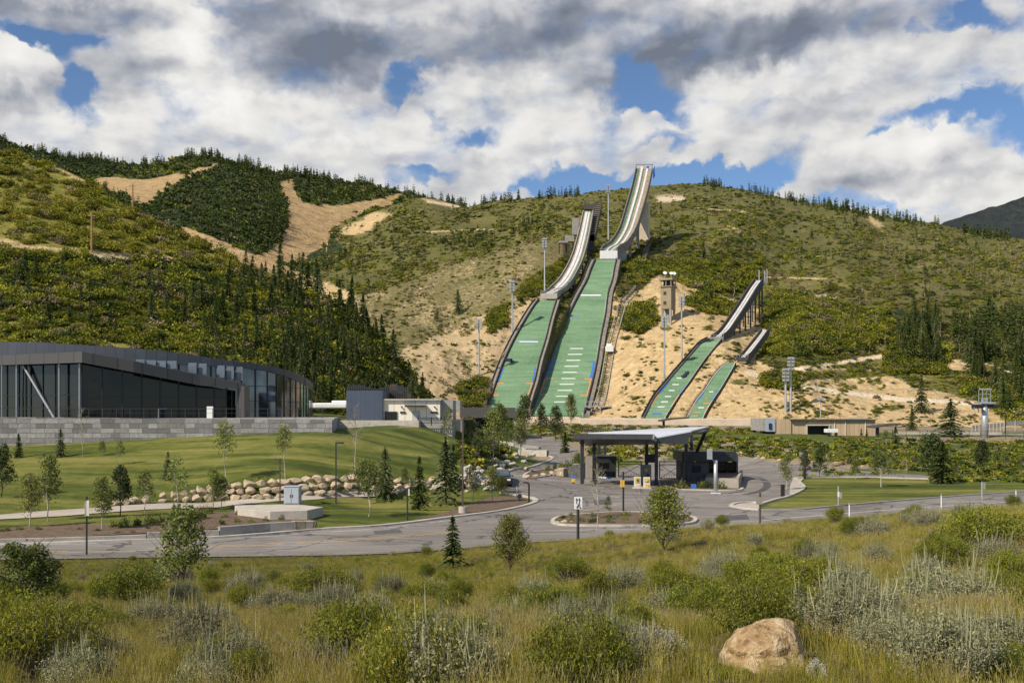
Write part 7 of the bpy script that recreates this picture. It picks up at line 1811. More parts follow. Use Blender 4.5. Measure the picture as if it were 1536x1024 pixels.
# light oak thickets between the conifers of the grove
thickets(L_left, [[(250, 440), (400, 420), (520, 480), (600, 570), (640, 640), (300, 600)]], 1500, 25, (1.8, 3.2), 'grove_thicket')
# grove on the right
k = 0
for q, n_ in (([(1345, 478), (1375, 470), (1410, 482), (1420, 540), (1405, 560), (1350, 550)], 30), ([(1490, 580), (1540, 545), (1600, 540), (1600, 640), (1500, 622)], 26), ([(1440, 540), (1500, 530), (1500, 575), (1440, 570)], 10)):
    us = [a for a, b_ in q]; vs = [b_ for a, b_ in q]; c_ = 0
    while c_ < n_:
        u, v = rg.uniform(min(us), max(us)), rg.uniform(min(vs), max(vs))
        if inpoly(q, u, v):
            conifer_at(L_jump.p(u, v)-Vector((0, 0, .3)), rg.uniform(8, 13.5), 'dark conifer in the grove on the right side of the jump hill' if u < 1430 else 'dark conifer in the lower grove at the right picture edge', 'conifers in the right groves' if u < 1430 else 'conifers at the right edge', CON0, k, rg.uniform(1.0, 1.3)); c_ += 1; k += 1
for u, v, h, lb in ((688, 471, 10.5, 'lone dark conifer on the dry spur slope'), (655, 482, 5, 'small round dark conifer left of the lone one on the spur')):
    conifer_at(L_spur.p(u, v), h, lb, None, CON0, int(u), 1.5 if h < 6 else 1.15)
# ridge line and far forest: one mass
def far_mass(name, L, specs, seed):
    rg = np.random.default_rng(seed); Pp, S, R_, I = [], [], [], []
    for q, n_, hs in specs:
        if q[0] == 'crest':
            u = rg.uniform(q[1], q[2], n_); dens = np.clip(.45+2.0*fbm(u*.035, u*0, 3, seed), 0, 1); u = u[rg.random(n_) < dens]; v = L.cv(u)+np.abs(rg.normal(size=len(u)))*q[3]
        else:
            us = [a for a, b_ in q[1]]; vs = [b_ for a, b_ in q[1]]; u = rg.uniform(min(us), max(us), n_); v = rg.uniform(min(vs), max(vs), n_); k = inpoly(q[1], u, v) & (v > L.cv(u)); u, v = u[k], v[k]
            cov = L.cover(u, v); k = (cov[:, 0] < .5) & (fbm(u*.05, v*.08, 3, seed+5) > q[2]); u, v = u[k], v[k]
        Pp.append(L.pts(u, v)); h = hs[0]*.75+(hs[1]-hs[0]*.75)*rg.random(len(u))**1.3; S.append(np.c_[h*rg.uniform(.8, 1.7, len(u)), h*rg.uniform(.8, 1.7, len(u)), h]); R_.append(rg.uniform(0, 6.28, len(u))); I.append(rg.integers(0, 4, len(u)))
    return scatter(name, np.vstack(Pp), np.hstack(R_), np.vstack(S), np.hstack(I), CON2)
far_mass('ridge_conifers', L_jump, [(('crest', 690, 870, 2), 130, (6, 13)), (('crest', 1055, 1190, 3), 120, (5, 12)), (('crest', 1180, 1560, 4), 420, (5, 12)), (('poly', [(1150, 296), (1400, 335), (1560, 362), (1560, 400), (1450, 375), (1250, 330)], .05), 500, (5, 10)),
                                    (('poly', [(900, 300), (1536, 380), (1536, 520), (1400, 470), (1180, 430), (1000, 370)], .28), 900, (4, 9)), (('poly', [(650, 310), (850, 310), (870, 350), (640, 400), (560, 400)], .25), 500, (4, 8)), (('poly', [(1430, 470), (1540, 470), (1540, 560), (1430, 540)], -.1), 400, (5, 9)), (('poly', [(430, 390), (500, 352), (530, 372), (560, 440), (440, 430)], -.1), 260, (5, 10))], 301)
far_mass('mountain_forest', L_back, [(('crest', -60, 330, 3), 500, (9, 17)), (('crest', 325, 660, 5), 700, (10, 19)), (('crest', 640, 760, 2), 160, (10, 16)), (('poly', [(330, 240), (660, 296), (640, 305), (560, 292), (440, 300), (430, 370), (405, 360), (400, 300), (340, 262)], -.3), 1500, (9, 17)),
                                    (('poly', [(0, 214), (240, 246), (180, 262), (140, 270), (190, 305), (260, 345), (120, 300), (0, 260)], -.25), 1100, (7, 13)), (('poly', [(230, 300), (420, 290), (420, 370), (330, 360), (230, 330)], .2), 400, (6, 11)), (('poly', [(440, 300), (560, 282), (560, 300), (470, 310)], -.1), 260, (7, 14))], 302)
# pale dead trunks on the burnt slope at right
B_snag = []
for i in range(3):
    tr, _ = trunk_mesh('snag', 1, .02, M_scrubt, 400+i, .03, 5, .4, .12, .8); B_snag.append(tr)
p, r_, s_, i_, u_, v_ = sample_layer(L_jump, 900, (900, 1700), lambda u, v, c: np.where(c[:, 0] > .5, 0, np.clip((u-950)/600, .1, .9)), 9, vr=(300, 540), size=(4, 7.5))
s_[:, 0] *= 1.6; s_[:, 1] *= 1.6
scatter('dead_trunks', p, r_, s_, i_ % 3, B_snag)

# ------------------------------------------------------------------ boulders
M_rock = vary('sandstone_boulder', (.43, .345, .235), .9, amt=.3, scale=1.6, bump=.06, bscale=4, dark=(.26, .20, .13))
M_rockg = vary('grey_boulder', (.42, .39, .34), .9, amt=.25, scale=1.6, bump=.06, bscale=4)
def boulder_mesh(name, seed, m, sub=3, squash=(.62, .5, .42), rough=.16):
    bm = bmesh.new(); bmesh.ops.create_icosphere(bm, subdivisions=sub, radius=1); rg = np.random.default_rng(seed)
    pl = [(Vector(rg.normal(size=3)).normalized(), .52+.28*rg.random()) for _ in range(13)]
    co = np.array([v.co[:] for v in bm.verts])
    n1 = fbm(co[:, 0]*1.5+seed, co[:, 1]*1.5+co[:, 2]*1.3, 4, seed)
    for v, n_ in zip(bm.verts, n1):
        q = v.co.copy()
        for nn, dd in pl:
            t = q.dot(nn)
            if t > dd: q -= nn*(t-dd)*.97
        q *= 1+rough*n_; v.co = Vector((q.x*squash[0], q.y*squash[1], q.z*squash[2]))
    me = bpy.data.meshes.new(name); bm.to_mesh(me); bm.free(); me.materials.append(m); return me
BLD = [boulder_mesh('boulder', 500+i, M_rock) for i in range(7)]; BLDG = [boulder_mesh('boulder', 520+i, M_rockg) for i in range(4)]
def boulder(u, v, wpx, hpx, dbase, meshes, label, group, k):
    d = dbase; p = P(u, v, d); o = link('boulder', meshes[k % len(meshes)]); s = wpx/F*d/1.1; o.location = p; o.scale = (s, s*.95, hpx/F*d/.78); o.rotation_euler = (rg.uniform(-.15, .15), rg.uniform(-.15, .15), rg.choice([0, 3.14])+rg.uniform(-.3, .3)); tag(o, label, 'boulder', group); return o
vt_l = [(145, 752), (200, 744), (245, 738), (290, 731), (330, 724), (380, 719), (430, 716), (480, 711), (520, 712), (560, 714), (600, 716), (650, 714), (700, 716)]
vb_l = [(145, 760), (200, 757), (250, 754), (300, 753), (345, 750), (400, 750), (440, 746), (500, 743), (560, 737), (620, 732), (700, 731)]
k = 0; u = 148
while u < 700:
    top, bot = float(lerp_list(vt_l, u)), float(lerp_list(vb_l, u)); H = bot-top; rows = max(1, round(H/10.5)); dB = at(u, bot, 55).y; wpx = rg.uniform(14, 24) if u > 290 else rg.uniform(10, 16)
    for r in range(rows):
        hp = H/rows*rg.uniform(.95, 1.25); uu = u+rg.uniform(-5, 5)+(6 if r % 2 else 0)
        if u < 290 and rg.random() < .2: continue
        boulder(uu, bot-(r+.5)*H/rows+1, wpx*rg.uniform(.8, 1.15), hp*1.15, dB+.3+r*.55, BLD, 'sandstone boulder stacked in the long boulder wall beside the footpath', 'boulders of the wall beside the footpath', k); k += 1
    u += wpx*.86
for q, n_, sz in (([(690, 705), (720, 692), (765, 690), (764, 712), (740, 738), (690, 738)], 62, (6, 13)), ([(740, 692), (760, 684), (800, 682), (808, 690), (770, 698), (745, 702)], 20, (6, 11)), ([(640, 722), (690, 715), (690, 738), (650, 734)], 12, (8, 14))):
    us = [a for a, b_ in q]; vs = [b_ for a, b_ in q]; c_ = 0
    while c_ < n_:
        u, v = rg.uniform(min(us), max(us)), rg.uniform(min(vs), max(vs))
        if inpoly(q, u, v): p = at(u, v, 60); w_ = rg.uniform(*sz); boulder(u, v-w_*.2, w_, w_*.75, p.y, BLDG if rg.random() < .7 else BLD, 'pale grey boulder in the loose pile left of the climbing drive', 'boulders of the loose pile by the drive', c_); c_ += 1
for i, (u, v, w_) in enumerate(((792, 717, 10), (803, 715.5, 9), (816, 714.5, 11), (829, 712, 12), (838, 709, 13), (800, 708, 7), (846, 706, 10), (836, 786, 9), (845, 785.5, 12), (857, 785, 9), (853, 781, 8))):
    p = at(u, v, 60); boulder(u, v-w_*.25, w_, w_*.6, p.y, BLD, 'small flat sandstone edging a planting island by the gate', 'edging stones of the planting islands', i)
# rocks on the bank behind the plaza (counted: about ninety)
for i in range(95):
    u = rg.uniform(890, 1420); t = rg.random(); v = np.interp(u, [890, 1000, 1100, 1200, 1320, 1420], [672, 672, 668, 672, 688, 697])+t*np.interp(u, [890, 1000, 1100, 1200, 1320, 1420], [20, 12, 16, 22, 16, 10])
    p = at(u, v, 100); w_ = rg.uniform(3.5, 9); boulder(u, v, w_, w_*.7, p.y, BLD, 'small pale rock on the stony bank behind the plaza', 'rocks on the bank behind the plaza', i)

# ------------------------------------------------------------------ garden shrubs and ground cover in the middle distance
GSH = [bush_mesh('shrub', m, 140+i, 420, .14, .9) for i, m in enumerate((M_leafd, M_leafy, M_leafdk, M_leafd))]
def shrub(u, v, wpx, hpx, k, label, group=None, dmin=56):
    p = at(u, v, dmin); o = link('shrub', GSH[k % 4]); d = p.y; o.location = p-Vector((0, 0, .05)); o.scale = (wpx/F*d/1.35, wpx/F*d/1.35, hpx/F*d/.75); o.rotation_euler = (0, 0, rg.uniform(0, 6)); return tag(o, label, 'shrub', group)
for i, (u, v, w_, h_) in enumerate(((170, 791, 12, 12), (186, 791, 16, 17), (205, 789, 14, 14), (225, 786, 14, 18), (240, 784, 18, 16), (262, 782, 20, 20), (280, 781, 22, 22), (298, 779, 26, 23), (315, 771, 16, 14), (246, 790, 10, 8), (222, 793, 8, 6), (58, 795, 12, 8), (30, 795, 14, 8), (8, 797, 14, 10), (147, 797, 9, 7), (119, 795, 10, 6), (200, 799, 12, 6), (175, 800, 10, 6))):
    shrub(u, v, w_, h_, i, 'green garden shrub in the mulch bed above the roadside wall', 'shrubs in the roadside mulch bed')
for i, (u, v) in enumerate(((337, 777), (358, 772), (377, 771), (398, 782), (421, 780), (443, 778), (457, 778), (355, 784), (376, 784), (333, 787))):
    shrub(u, v, 10, 10, i+1, 'small clipped shrub around the raised concrete pad', 'small shrubs round the concrete pad')
for i, (u, v, w_, h_) in enumerate(((1022, 734, 18, 17), (1052, 733, 14, 14), (1062, 733, 15, 14), (1075, 732, 14, 14), (1082, 734, 16, 14), (1096, 732, 12, 14), (1108, 722, 10, 8), (1112, 720, 8, 8))):
    shrub(u, v, w_, h_, i, 'round yellow green shrub in the planter by the gate booth', 'shrubs round the gate booth')
for i in range(46):
    u = rg.uniform(838, 1034); shrub(u, rg.uniform(775, 787), rg.uniform(8, 16), rg.uniform(6, 12), i, 'low grassy shrub on the roadside island before the gate', 'low shrubs on the roadside island')
for i, (u, v, w_, h_) in enumerate(((822, 707, 8, 12), (833, 705, 8, 12), (842, 704, 10, 12), (852, 702, 14, 14), (864, 695, 12, 16), (866, 690, 8, 14), (845, 703, 8, 9))):
    shrub(u, v, w_, h_, i+1, 'grassy shrub on the planting island left of the canopy', 'grassy shrubs left of the canopy')
# uncountable cover on banks
def ground_scatter(name, polys, n, dmin, size, seed, variants=None, w=None):
    rg = np.random.default_rng(seed); Pp = []
    for q, n_ in polys:
        us = [a for a, b_ in q]; vs = [b_ for a, b_ in q]; u = rg.uniform(min(us), max(us), n_); v = rg.uniform(min(vs), max(vs), n_); k = inpoly(q, u, v)
        for a, b_ in zip(u[k], v[k]): Pp.append(tuple(at(a, b_, dmin)))
    Pp = np.array(Pp); s = rg.uniform(size[0], size[1], len(Pp)); s = s*rg.uniform(.7, 1.3, len(Pp))
    return scatter(name, Pp, rg.uniform(0, 6.28, len(Pp)), np.c_[s, s, s*.8], rg.choice(6, len(Pp), p=w or [.24, .2, .03, .30, .15, .08]), variants or B_lo)
ground_scatter('bank_cover', [([(880, 655), (1060, 655), (1200, 658), (1536, 662), (1600, 662), (1600, 715), (1440, 712), (1300, 700), (1200, 692), (1100, 684), (985, 686), (880, 698)], 2200), ([(800, 636), (1130, 642), (1130, 652), (800, 648)], 500),
                              ([(690, 652), (760, 655), (765, 690), (700, 700), (690, 690)], 220), ([(300, 706), (700, 700), (700, 716), (440, 712), (300, 726)], 160), ([(780, 640), (870, 640), (870, 665), (800, 652)], 200)], 0, 100, (.5, 1.3), 31)
ground_scatter('lawn_edge_cover', [([(1200, 700), (1300, 708), (1330, 712), (1200, 716)], 60), ([(1380, 700), (1536, 700), (1600, 725), (1400, 722)], 300)], 0, 60, (.4, .9), 32)
# ------------------------------------------------------------------ meadow in front
def blade_mesh(name, m, seed, n=36, h=(.35, .75), spread=.16, lean=.35, w=.006, head=0, mh=None):
    rg = np.random.default_rng(seed); V = []; Fq = []; mi = []
    for i in range(n):
        x, y = rg.normal(size=2)*spread*.5; H = rg.uniform(*h); az = rg.uniform(0, 6.28); L = H*lean*rg.random(); az2 = rg.uniform(0, 3.14)
        wx, wy = math.cos(az2)*w, math.sin(az2)*w; seg = 3; b0 = len(V)
        for s in range(seg+1):
            t = s/seg; ww = 1-.8*t; cx, cy = x+math.cos(az)*L*t*t, y+math.sin(az)*L*t*t; z = H*t*(1-.12*t*lean)
            V += [(cx-wx*ww, cy-wy*ww, z), (cx+wx*ww, cy+wy*ww, z)]
        for s in range(seg): a = b0+2*s; Fq.append((a, a+1, a+3, a+2)); mi.append(0)
        if rg.random() < head:
            cx, cy = x+math.cos(az)*L, y+math.sin(az)*L; hz = H*(1-.12*lean); r = .006; b0 = len(V); hl = rg.uniform(.05, .10)
            for a_ in (0, 1.57):
                dx, dy = math.cos(a_+az)*r, math.sin(a_+az)*r; b0 = len(V); V += [(cx-dx, cy-dy, hz-.02), (cx+dx, cy+dy, hz-.02), (cx+dx*.3+math.cos(az)*.03, cy+dy*.3+math.sin(az)*.03, hz+hl), (cx-dx*.3+math.cos(az)*.03, cy-dy*.3+math.sin(az)*.03, hz+hl)]; Fq.append((b0, b0+1, b0+2, b0+3)); mi.append(1)
    return npmesh(name, V, Fq, [m, mh or m], midx=mi)
M_gg = leafmat('green_grass', [(0.085, 0.109, 0.008), (0.162, 0.186, 0.015), (0.248, 0.260, 0.021), (0.382, 0.336, 0.039)], .6, .25, .35, .4)
M_gt = leafmat('dry_grass', [(0.188, 0.155, 0.027), (0.317, 0.265, 0.050), (0.445, 0.373, 0.077), (0.563, 0.481, 0.110)], .6, .25, .35, .4)
M_gh = leafmat('grass_seed_heads', [(0.285, 0.235, 0.093), (0.399, 0.337, 0.145), (0.494, 0.428, 0.212)], .7, .2, .3, .4)
M_go = leafmat('olive_grass', [(0.123, 0.127, 0.015), (0.212, 0.198, 0.022), (0.320, 0.277, 0.038), (0.497, 0.380, 0.068)], .6, .25, .35, .4)
M_rab = leafmat('rabbitbrush_leaves', [(0.073, 0.098, 0.010), (0.138, 0.165, 0.018), (0.226, 0.240, 0.025), (0.322, 0.315, 0.039)], .65, .2, .35, .3)
GR = [blade_mesh('grass', M_gg, 600, 40, (.25, .6), .22, .5, .007), blade_mesh('grass', M_gg, 601, 40, (.3, .7), .2, .4, .006, .1, M_gh), blade_mesh('grass', M_gt, 602, 34, (.4, .85), .2, .35, .0045, .5, M_gh), blade_mesh('grass', M_gt, 603, 30, (.35, .8), .22, .45, .005, .35, M_gh), blade_mesh('grass', M_go, 604, 40, (.3, .7), .22, .45, .006, .2, M_gh), blade_mesh('grass', M_go, 605, 36, (.25, .55), .25, .6, .007, 0), blade_mesh('grass', M_gt, 606, 9, (.7, 1.15), .3, .3, .0035, .9, M_gh), blade_mesh('grass', M_gh, 607, 7, (.8, 1.3), .35, .45, .003, .9, M_gt), blade_mesh('grass', M_rab, 608, 60, (.2, .5), .2, .5, .008, 0)]
def uv_of(x, y, z): return x/y*F+CU, HV-z/y*F
def meadow_points(n, seed, dr=(4.2, 53)):
    rg = np.random.default_rng(seed)
    t = rg.random(n); d = dr[0]*(dr[1]/dr[0])**(t**.62); u = rg.uniform(-220, 1760, n); x = (u-CU)/F*d; return x, d, u
rg = np.random.default_rng(900)
x, d, u = meadow_points(62000, 901)
z = ground_z(x, d); v = HV-z*F/d
dry = np.clip(.20+.9*fbm(x*.16, d*.11, 3, 700)+.60*np.clip((u-640)/260, -.3, 1)*np.clip((d-9)/10, 0, 1)-.55*((u < 640) & (d > 22)), .02, .85)
rr = rg.random(len(x)); idx = np.where(rr < dry*.8, rg.choice([2, 3], len(x)), np.where(rg.random(len(x)) < .5, rg.choice([0, 1], len(x)), rg.choice([4, 5], len(x))))
r2 = rg.random(len(x)); idx = np.where(r2 < .045, 6, np.where(r2 < .075, 7, np.where((r2 > .91), 8, idx)))
s = rg.uniform(.7, 1.15, len(x))*(1-.22*((u < 640) & (d > 24)))*np.clip(.8+.5*fbm(x*.3, d*.3, 2, 55), .5, 1.3)
bp_ = at(1150, 1002, 4); FOOT = []

M_sage = leafmat('sagebrush_leaves', [(0.119, 0.124, 0.068), (0.193, 0.194, 0.108), (0.284, 0.275, 0.159), (0.374, 0.356, 0.215)], .8, .1, .2, .3)
M_sagest = leafmat('sagebrush_stalks', [(0.198, 0.205, 0.112), (0.297, 0.291, 0.164), (0.396, 0.379, 0.223)], .8, .1, .2, .3)
M_twig = vary('grey_twigs', (.20, .175, .15), .95, amt=.3, scale=5)
M_rabf = leafmat('rabbitbrush_tips', [(.26, .25, .03), (.42, .36, .04), (.55, .45, .08)], .65, .2, .3, .3)
M_whf = leafmat('pale_seed_plumes', [(.36, .35, .31), (.50, .48, .43), (.62, .60, .55)], .8, .1, .3, .2)
def twigs(seed, n, R_, H):
    rg = np.random.default_rng(seed); mb = MB(); tips = []
    for i in range(n):
        az = rg.uniform(0, 6.28); r = R_*math.sqrt(rg.random()); h = H*(1-.45*(r/R_)**2)*rg.uniform(.8, 1.05)
        a = Vector((rg.normal()*.03, rg.normal()*.03, 0)); c_ = Vector((math.cos(az)*r, math.sin(az)*r, h)); m_ = a.lerp(c_, .5)+Vector((math.cos(az)*r*.12, math.sin(az)*r*.12, -h*.05))
        mb.tube([a, m_, c_], [.011, .007, .003], 4, cap=False); tips += [m_.lerp(c_, .4), m_.lerp(c_, .75), c_]
    return mb, tips
def sage_proto(seed, n=8000, stalks=110):
    rg = np.random.default_rng(seed); mb, tips = twigs(seed, 34, .42, .5); tw = mb.mesh('branches', M_twig)
    T_ = np.array([tuple(t) for t in tips]); c_ = T_[rg.integers(len(T_), size=n)]+rg.normal(size=(n, 3))*.055; c_[:, 2] = np.abs(c_[:, 2])
    V, Fq = quads(c_, .0115*(.6+.8*rg.random(n)), .8, 2.4, rg); lf = npmesh('foliage', V, Fq, [M_sage])
    V, Fq = [], []
    for i in range(stalks):
        t = T_[rg.integers(len(T_))]; az = rg.uniform(0, 3.14); w = .003; h = rg.uniform(.12, .36); lx, ly = rg.normal(size=2)*.03; b0 = len(V); dx, dy = math.cos(az)*w, math.sin(az)*w
        V += [(t[0]-dx, t[1]-dy, t[2]-.05), (t[0]+dx, t[1]+dy, t[2]-.05), (t[0]+lx+dx*1.3, t[1]+ly+dy*1.3, t[2]+h*.6), (t[0]+lx-dx*1.3, t[1]+ly-dy*1.3, t[2]+h*.6), (t[0]+lx*1.3+dx*.3, t[1]+ly*1.3+dy*.3, t[2]+h), (t[0]+lx*1.3-dx*.3, t[1]+ly*1.3-dy*.3, t[2]+h)]
        Fq += [(b0, b0+1, b0+2, b0+3), (b0+3, b0+2, b0+4, b0+5)]
    st = npmesh('flower_stalks', V, Fq, [M_sagest]); return [('branches', tw), ('foliage', lf), ('flower_stalks', st)]
def rab_proto(seed, n=8000):
    rg = np.random.default_rng(seed); mb, tips = twigs(seed, 46, .38, .62); tw = mb.mesh('stems', M_twig)
    T_ = np.array([tuple(t) for t in tips]); c_ = T_[rg.integers(len(T_), size=n)]+rg.normal(size=(n, 3))*.05; c_[:, 2] = np.abs(c_[:, 2])
    V, Fq = quads(c_, .0105*(.6+.8*rg.random(n)), 1.8, 3.4, rg); lf = npmesh('foliage', V, Fq, [M_rab])
    tp = T_[2::3]; m_ = 700; c_ = tp[rg.integers(len(tp), size=m_)]+rg.normal(size=(m_, 3))*[.03, .03, .02]; V, Fq = quads(c_, .012*(.6+.8*rg.random(m_)), .4, 1.1, rg)
    return [('stems', tw), ('foliage', lf), ('flower_tips', npmesh('flower_tips', V, Fq, [M_rabf]))]
def plume_proto(seed):
    rg = np.random.default_rng(seed); mb, tips = twigs(seed, 26, .22, .62); tw = mb.mesh('stems', M_sagest); tp = np.array([tuple(t) for t in tips])[2::3]; n = 700
    c_ = tp[rg.integers(len(tp), size=n)]+rg.normal(size=(n, 3))*[.03, .03, .045]; V, Fq = quads(c_, .02*(.6+.8*rg.random(n)), .5, 1.3, rg); return [('stems', tw), ('seed_plumes', npmesh('seed_plumes', V, Fq, [M_whf]))]
SAGE = [sage_proto(800+i) for i in range(4)]; RAB = [rab_proto(820+i) for i in range(4)]; PLM = [plume_proto(840+i) for i in range(2)]
def bush_at(name, protos, k, x, y, s, label, cat, group, sz=1.0):
    p = gpt(x, y, -.03); FOOT.append((x, y, s)); r = empty(name, p, label, cat, group, rg.uniform(0, 6.28)); r.scale = (s, s, s*sz)
    for n_, me in protos[k % len(protos)]: link(n_, me, r)
    return r
# (u, v of the plant's foot, width px, height px) of the plants one can point at
SG = [(300, 985, 150, 90, 'wide grey sagebrush low in the left meadow'), (520, 950, 110, 60, 'grey sagebrush behind the leaning dead twigs, left of centre'), (640, 1010, 170, 90, 'pale sagebrush at the bottom edge left of centre'), (870, 965, 150, 75, 'grey green sagebrush in the centre of the meadow'), (780, 940, 90, 48, 'small sagebrush just left of the central one'),
      (960, 985, 120, 60, 'sagebrush beside the pale seed plumes'), (1270, 960, 190, 110, 'largest spiky grey sagebrush up right of the resting boulder'), (1420, 930, 170, 100, 'broad pale sagebrush in the right meadow'), (1330, 985, 150, 80, 'sagebrush right of the resting boulder at mid height'), (1000, 935, 120, 60, 'sagebrush behind the pale seed plumes'), (1080, 860, 70, 36, 'small distant sagebrush left of the golden grass'),
      (940, 880, 80, 40, 'small distant sagebrush in the centre of the meadow'), (410, 920, 90, 45, 'small grey sagebrush in the left middle of the meadow'), (1500, 850, 90, 50, 'sagebrush near the right picture edge below the crest'), (1310, 805, 60, 34, 'small sagebrush on the right crest of the meadow'), (1390, 790, 60, 34, 'spiky sagebrush on the crest below the middle marker stake'), (480, 1010, 120, 60, 'low sagebrush at the bottom edge, left'),
      (130, 1000, 140, 60, 'dull grey sagebrush near the bottom left corner'), (1490, 980, 160, 80, 'sagebrush near the bottom right corner'), (750, 1000, 110, 60, 'sagebrush at the bottom edge near the centre')]
for i, (u, v, w_, h_, lb) in enumerate(SG):
    p = at(u, min(v, 1040), 4.5); s = w_/F*p.y/.92; bush_at('sagebrush', SAGE, i, p.x, p.y, s, lb, 'sagebrush', 'sagebrush in the meadow', (h_/F*p.y/.62)/s)
RB = [(60, 1010, 200, 130, 'dark rabbitbrush filling the bottom left corner'), (200, 905, 120, 70, 'dark green rabbitbrush right of the left edge bush'), (330, 1015, 150, 70, 'yellow flecked rabbitbrush at the bottom edge, left'), (560, 1000, 220, 120, 'largest yellow flecked rabbitbrush around the dead twigs'), (700, 990, 110, 80, 'bright rabbitbrush just right of the dead twigs'), (480, 905, 120, 60, 'rabbitbrush in the left middle of the meadow'),
      (1010, 905, 110, 60, 'rabbitbrush in the middle of the meadow behind the sagebrush'), (1200, 905, 160, 80, 'wide rabbitbrush behind the largest sagebrush'), (1160, 870, 110, 50, 'rabbitbrush at the edge of the golden grass'), (1480, 830, 150, 80, 'large bright rabbitbrush at the right edge'), (1420, 850, 100, 50, 'rabbitbrush left of the large bright one at right'), (1510, 905, 90, 60, 'yellow flecked rabbitbrush at the right edge, lower'),
      (1050, 940, 90, 50, 'rabbitbrush above the resting boulder, left'), (1500, 1010, 120, 60, 'rabbitbrush in the bottom right corner'), (850, 870, 90, 40, 'small rabbitbrush in the centre of the meadow'), (120, 950, 110, 60, 'rabbitbrush at lower left behind the corner one'), (900, 1010, 90, 60, 'rabbitbrush at the bottom edge right of centre'), (640, 905, 90, 40, 'rabbitbrush left of centre in the middle meadow'), (1255, 783, 40, 26, 'small bush on the crest left of the first marker stake'), (1100, 1015, 60, 30, 'low rabbitbrush at the foot of the resting boulder, left')]
for i, (u, v, w_, h_, lb) in enumerate(RB):
    p = at(u, min(v, 1040), 4.5); s = w_/F*p.y/.85; bush_at('rabbitbrush', RAB, i, p.x, p.y, s, lb, 'rabbitbrush', 'rabbitbrush in the meadow', (h_/F*p.y/.70)/s)
for i, (u, v) in enumerate(((935, 985), (962, 983), (990, 986), (1010, 985), (920, 990), (1225, 1020))):
    p = at(u, v, 5); bush_at('plume_plant', PLM, i, p.x, p.y, .36 if i < 5 else .25, 'white plumed dry plant in the clump left of the resting boulder' if i < 5 else 'white plumed dry plant at the right foot of the resting boulder', 'wildflower', 'white plumed plants' if i < 5 else None)
# the many further clumps
cnt = 0
while cnt < 190:
    t = rg.random(); d_ = 5.6+46*t**1.5; u = rg.uniform(-150, 1690); x_ = (u-CU)/F*d_
    if u < 600 and d_ > 26 and rg.random() < .55: continue
    if abs(x_-bp_.x) < .7 and d_ < bp_.y+.8: continue
    n_ = float(fbm(x_*.15, d_*.15, 2, 41)); sg = rg.random() < (.38+.7*n_)
    if u > 650 and u < 1400 and d_ > 22 and rg.random() < .5: continue
    s = rg.uniform(.4, .85)
    if sg: bush_at('sagebrush', SAGE, cnt, x_, d_, s, 'one of many smaller grey sagebrush clumps scattered through the meadow grass', 'sagebrush', 'scattered smaller sagebrush')
    else: bush_at('rabbitbrush', RAB, cnt, x_, d_, s, 'one of many smaller yellow green rabbitbrush clumps scattered through the meadow grass', 'rabbitbrush', 'scattered smaller rabbitbrush')
    cnt += 1
# tall thatch of grass along the road edge
# dead grey branches
for i, (u, v, s, lb) in enumerate(((600, 985, .5, 'leaning bare grey dead branches amid the large rabbitbrush'), (520, 1010, .38, 'bleached dead twigs at the bottom edge, left of centre'), (480, 985, .4, 'grey dead branches low in the left meadow'))):
    p = at(u, v, 5); mb, _ = twigs(870+i, 16, .9, .8); me = mb.mesh('dead_branches', vary('bleached_wood', (.42, .40, .37), .9, amt=.2) if 'bleached_wood' not in bpy.data.materials else bpy.data.materials['bleached_wood']); o = link('dead_branches', me); o.location = p; o.scale = (s, s, s); tag(o, lb, 'branches')
# resting boulder
M_big, nt, b = mat('warm_boulder', rough=.85, spec=.2)
tc = nt.new('ShaderNodeTexCoord').outputs['Object']
n1 = nt.noise(tc, 4, 6, .6, .6); n2 = nt.noise(tc, 22, 4)
c = nt.ramp(nt.math('ADD', nt.math('MULTIPLY', n1, .7), nt.math('MULTIPLY', n2, .3)), [(.36, (.17, .10, .045)), (.46, (.33, .22, .11)), (.54, (.46, .34, .20)), (.66, (.55, .48, .36))])
nt.l.new(c, b.inputs['Base Color']); bp = nt.new('ShaderNodeBump', ins={'Strength': 1.0, 'Distance': .045, 'Height': nt.math('ADD', n1, n2)}); nt.l.new(bp.outputs[0], b.inputs['Normal'])
sil = [(1088, 1018), (1092, 985), (1101, 962), (1119, 944), (1136, 935), (1158, 927), (1180, 925), (1195, 931), (1205, 948), (1212, 972), (1214, 1018)]
k_ = bp_.y/F; bm = bmesh.new(); cx_ = 1152
for yo, sc_, dz_ in ((-.24, .62, -.10), (-.15, .88, -.03), (0, 1.0, 0), (.2, .9, -.01), (.34, .6, -.08)):
    for u_, v_ in sil: bm.verts.new(((u_-cx_)*k_*sc_*(1+.04*math.sin(u_)), yo+.02*math.sin(u_*2.3), (1002-v_)*k_*(sc_ if v_ < 1000 else 1)+dz_*(v_ < 1000)))
r_h = bmesh.ops.convex_hull(bm, input=bm.verts); bmesh.ops.delete(bm, geom=[e for e in r_h['geom_interior'] if isinstance(e, bmesh.types.BMVert)], context='VERTS')
bmesh.ops.triangulate(bm, faces=bm.faces)
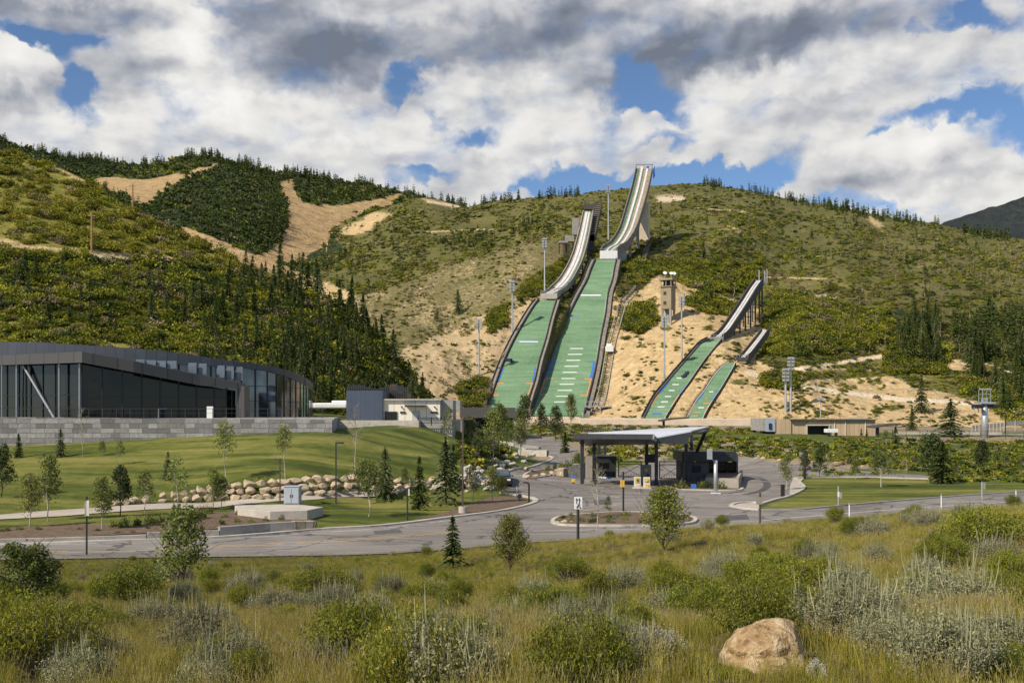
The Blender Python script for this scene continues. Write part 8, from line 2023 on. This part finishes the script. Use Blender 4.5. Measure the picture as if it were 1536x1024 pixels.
for _ in range(4): bmesh.ops.subdivide_edges(bm, edges=[e for e in bm.edges if e.calc_length() > .03], cuts=1, use_grid_fill=True); bmesh.ops.triangulate(bm, faces=bm.faces)
for _ in range(2): bmesh.ops.smooth_vert(bm, verts=bm.verts, factor=.4, use_axis_x=True, use_axis_y=True, use_axis_z=True)
bm.normal_update(); co = np.array([v.co[:] for v in bm.verts]); nn_ = np.array([v.normal[:] for v in bm.verts])
n_ = fbm(co[:, 0]*9+co[:, 1]*5, co[:, 2]*11-co[:, 1]*4, 5, 7)*.028-.05*np.clip(1-np.abs(co[:, 2]-.13-.15*co[:, 0])/.025, 0, 1)*(co[:, 0] < .12)*(co[:, 1] < 0)
for v_, q_, w_ in zip(bm.verts, nn_, n_): v_.co += Vector(q_)*w_
me = bpy.data.meshes.new('boulder'); bm.to_mesh(me); bm.free(); me.materials.append(M_big); me.polygons.foreach_set('use_smooth', [True]*len(me.polygons)); o = link('boulder', me)
o.location = P(cx_, 1002, bp_.y)+Vector((0, .1, -.02)); tag(o, 'large warm sandstone boulder resting in the foreground grass', 'boulder')
# grass between the plants
# nothing grows in front of the resting boulder
keep = ~((np.abs(x-bp_.x) < .26) & (d < bp_.y+.4) & (d > bp_.y-.12)) & (v < 1300)
frn = (np.abs(x-bp_.x) < .5) & (d < bp_.y+.3) & (d > bp_.y-1.6); keep &= ~(frn & (rg.random(len(x)) < .2)); s = np.where(frn, s*.62, s); s = s*np.where((u > 660) & (d > 8), 1.22, 1.0)*np.clip(1+.5*fbm(x*.6, d*.5, 3, 57), .6, 1.4)
keep &= rg.random(len(x)) < np.clip(.8+1.4*fbm(x*.9, d*.7, 3, 58), .25, 1)
for (fx, fy, fs) in FOOT:
    q_ = ((x-fx)/(fs*.42))**2+((d-fy+fs*.25)/(fs*.6))**2 < 1
    keep &= ~(q_ & (rg.random(len(x)) < .62))
s = s*np.interp(d, [4, 8, 14, 30, 50], [.8, .72, .62, .60, .55]); sx = s*np.clip(.75+d/22, 1, 1.9)
scatter('meadow_grass', np.c_[x, d, z-.02][keep], rg.uniform(0, 6.28, len(x))[keep], np.c_[sx, sx, s][keep], idx[keep], GR)
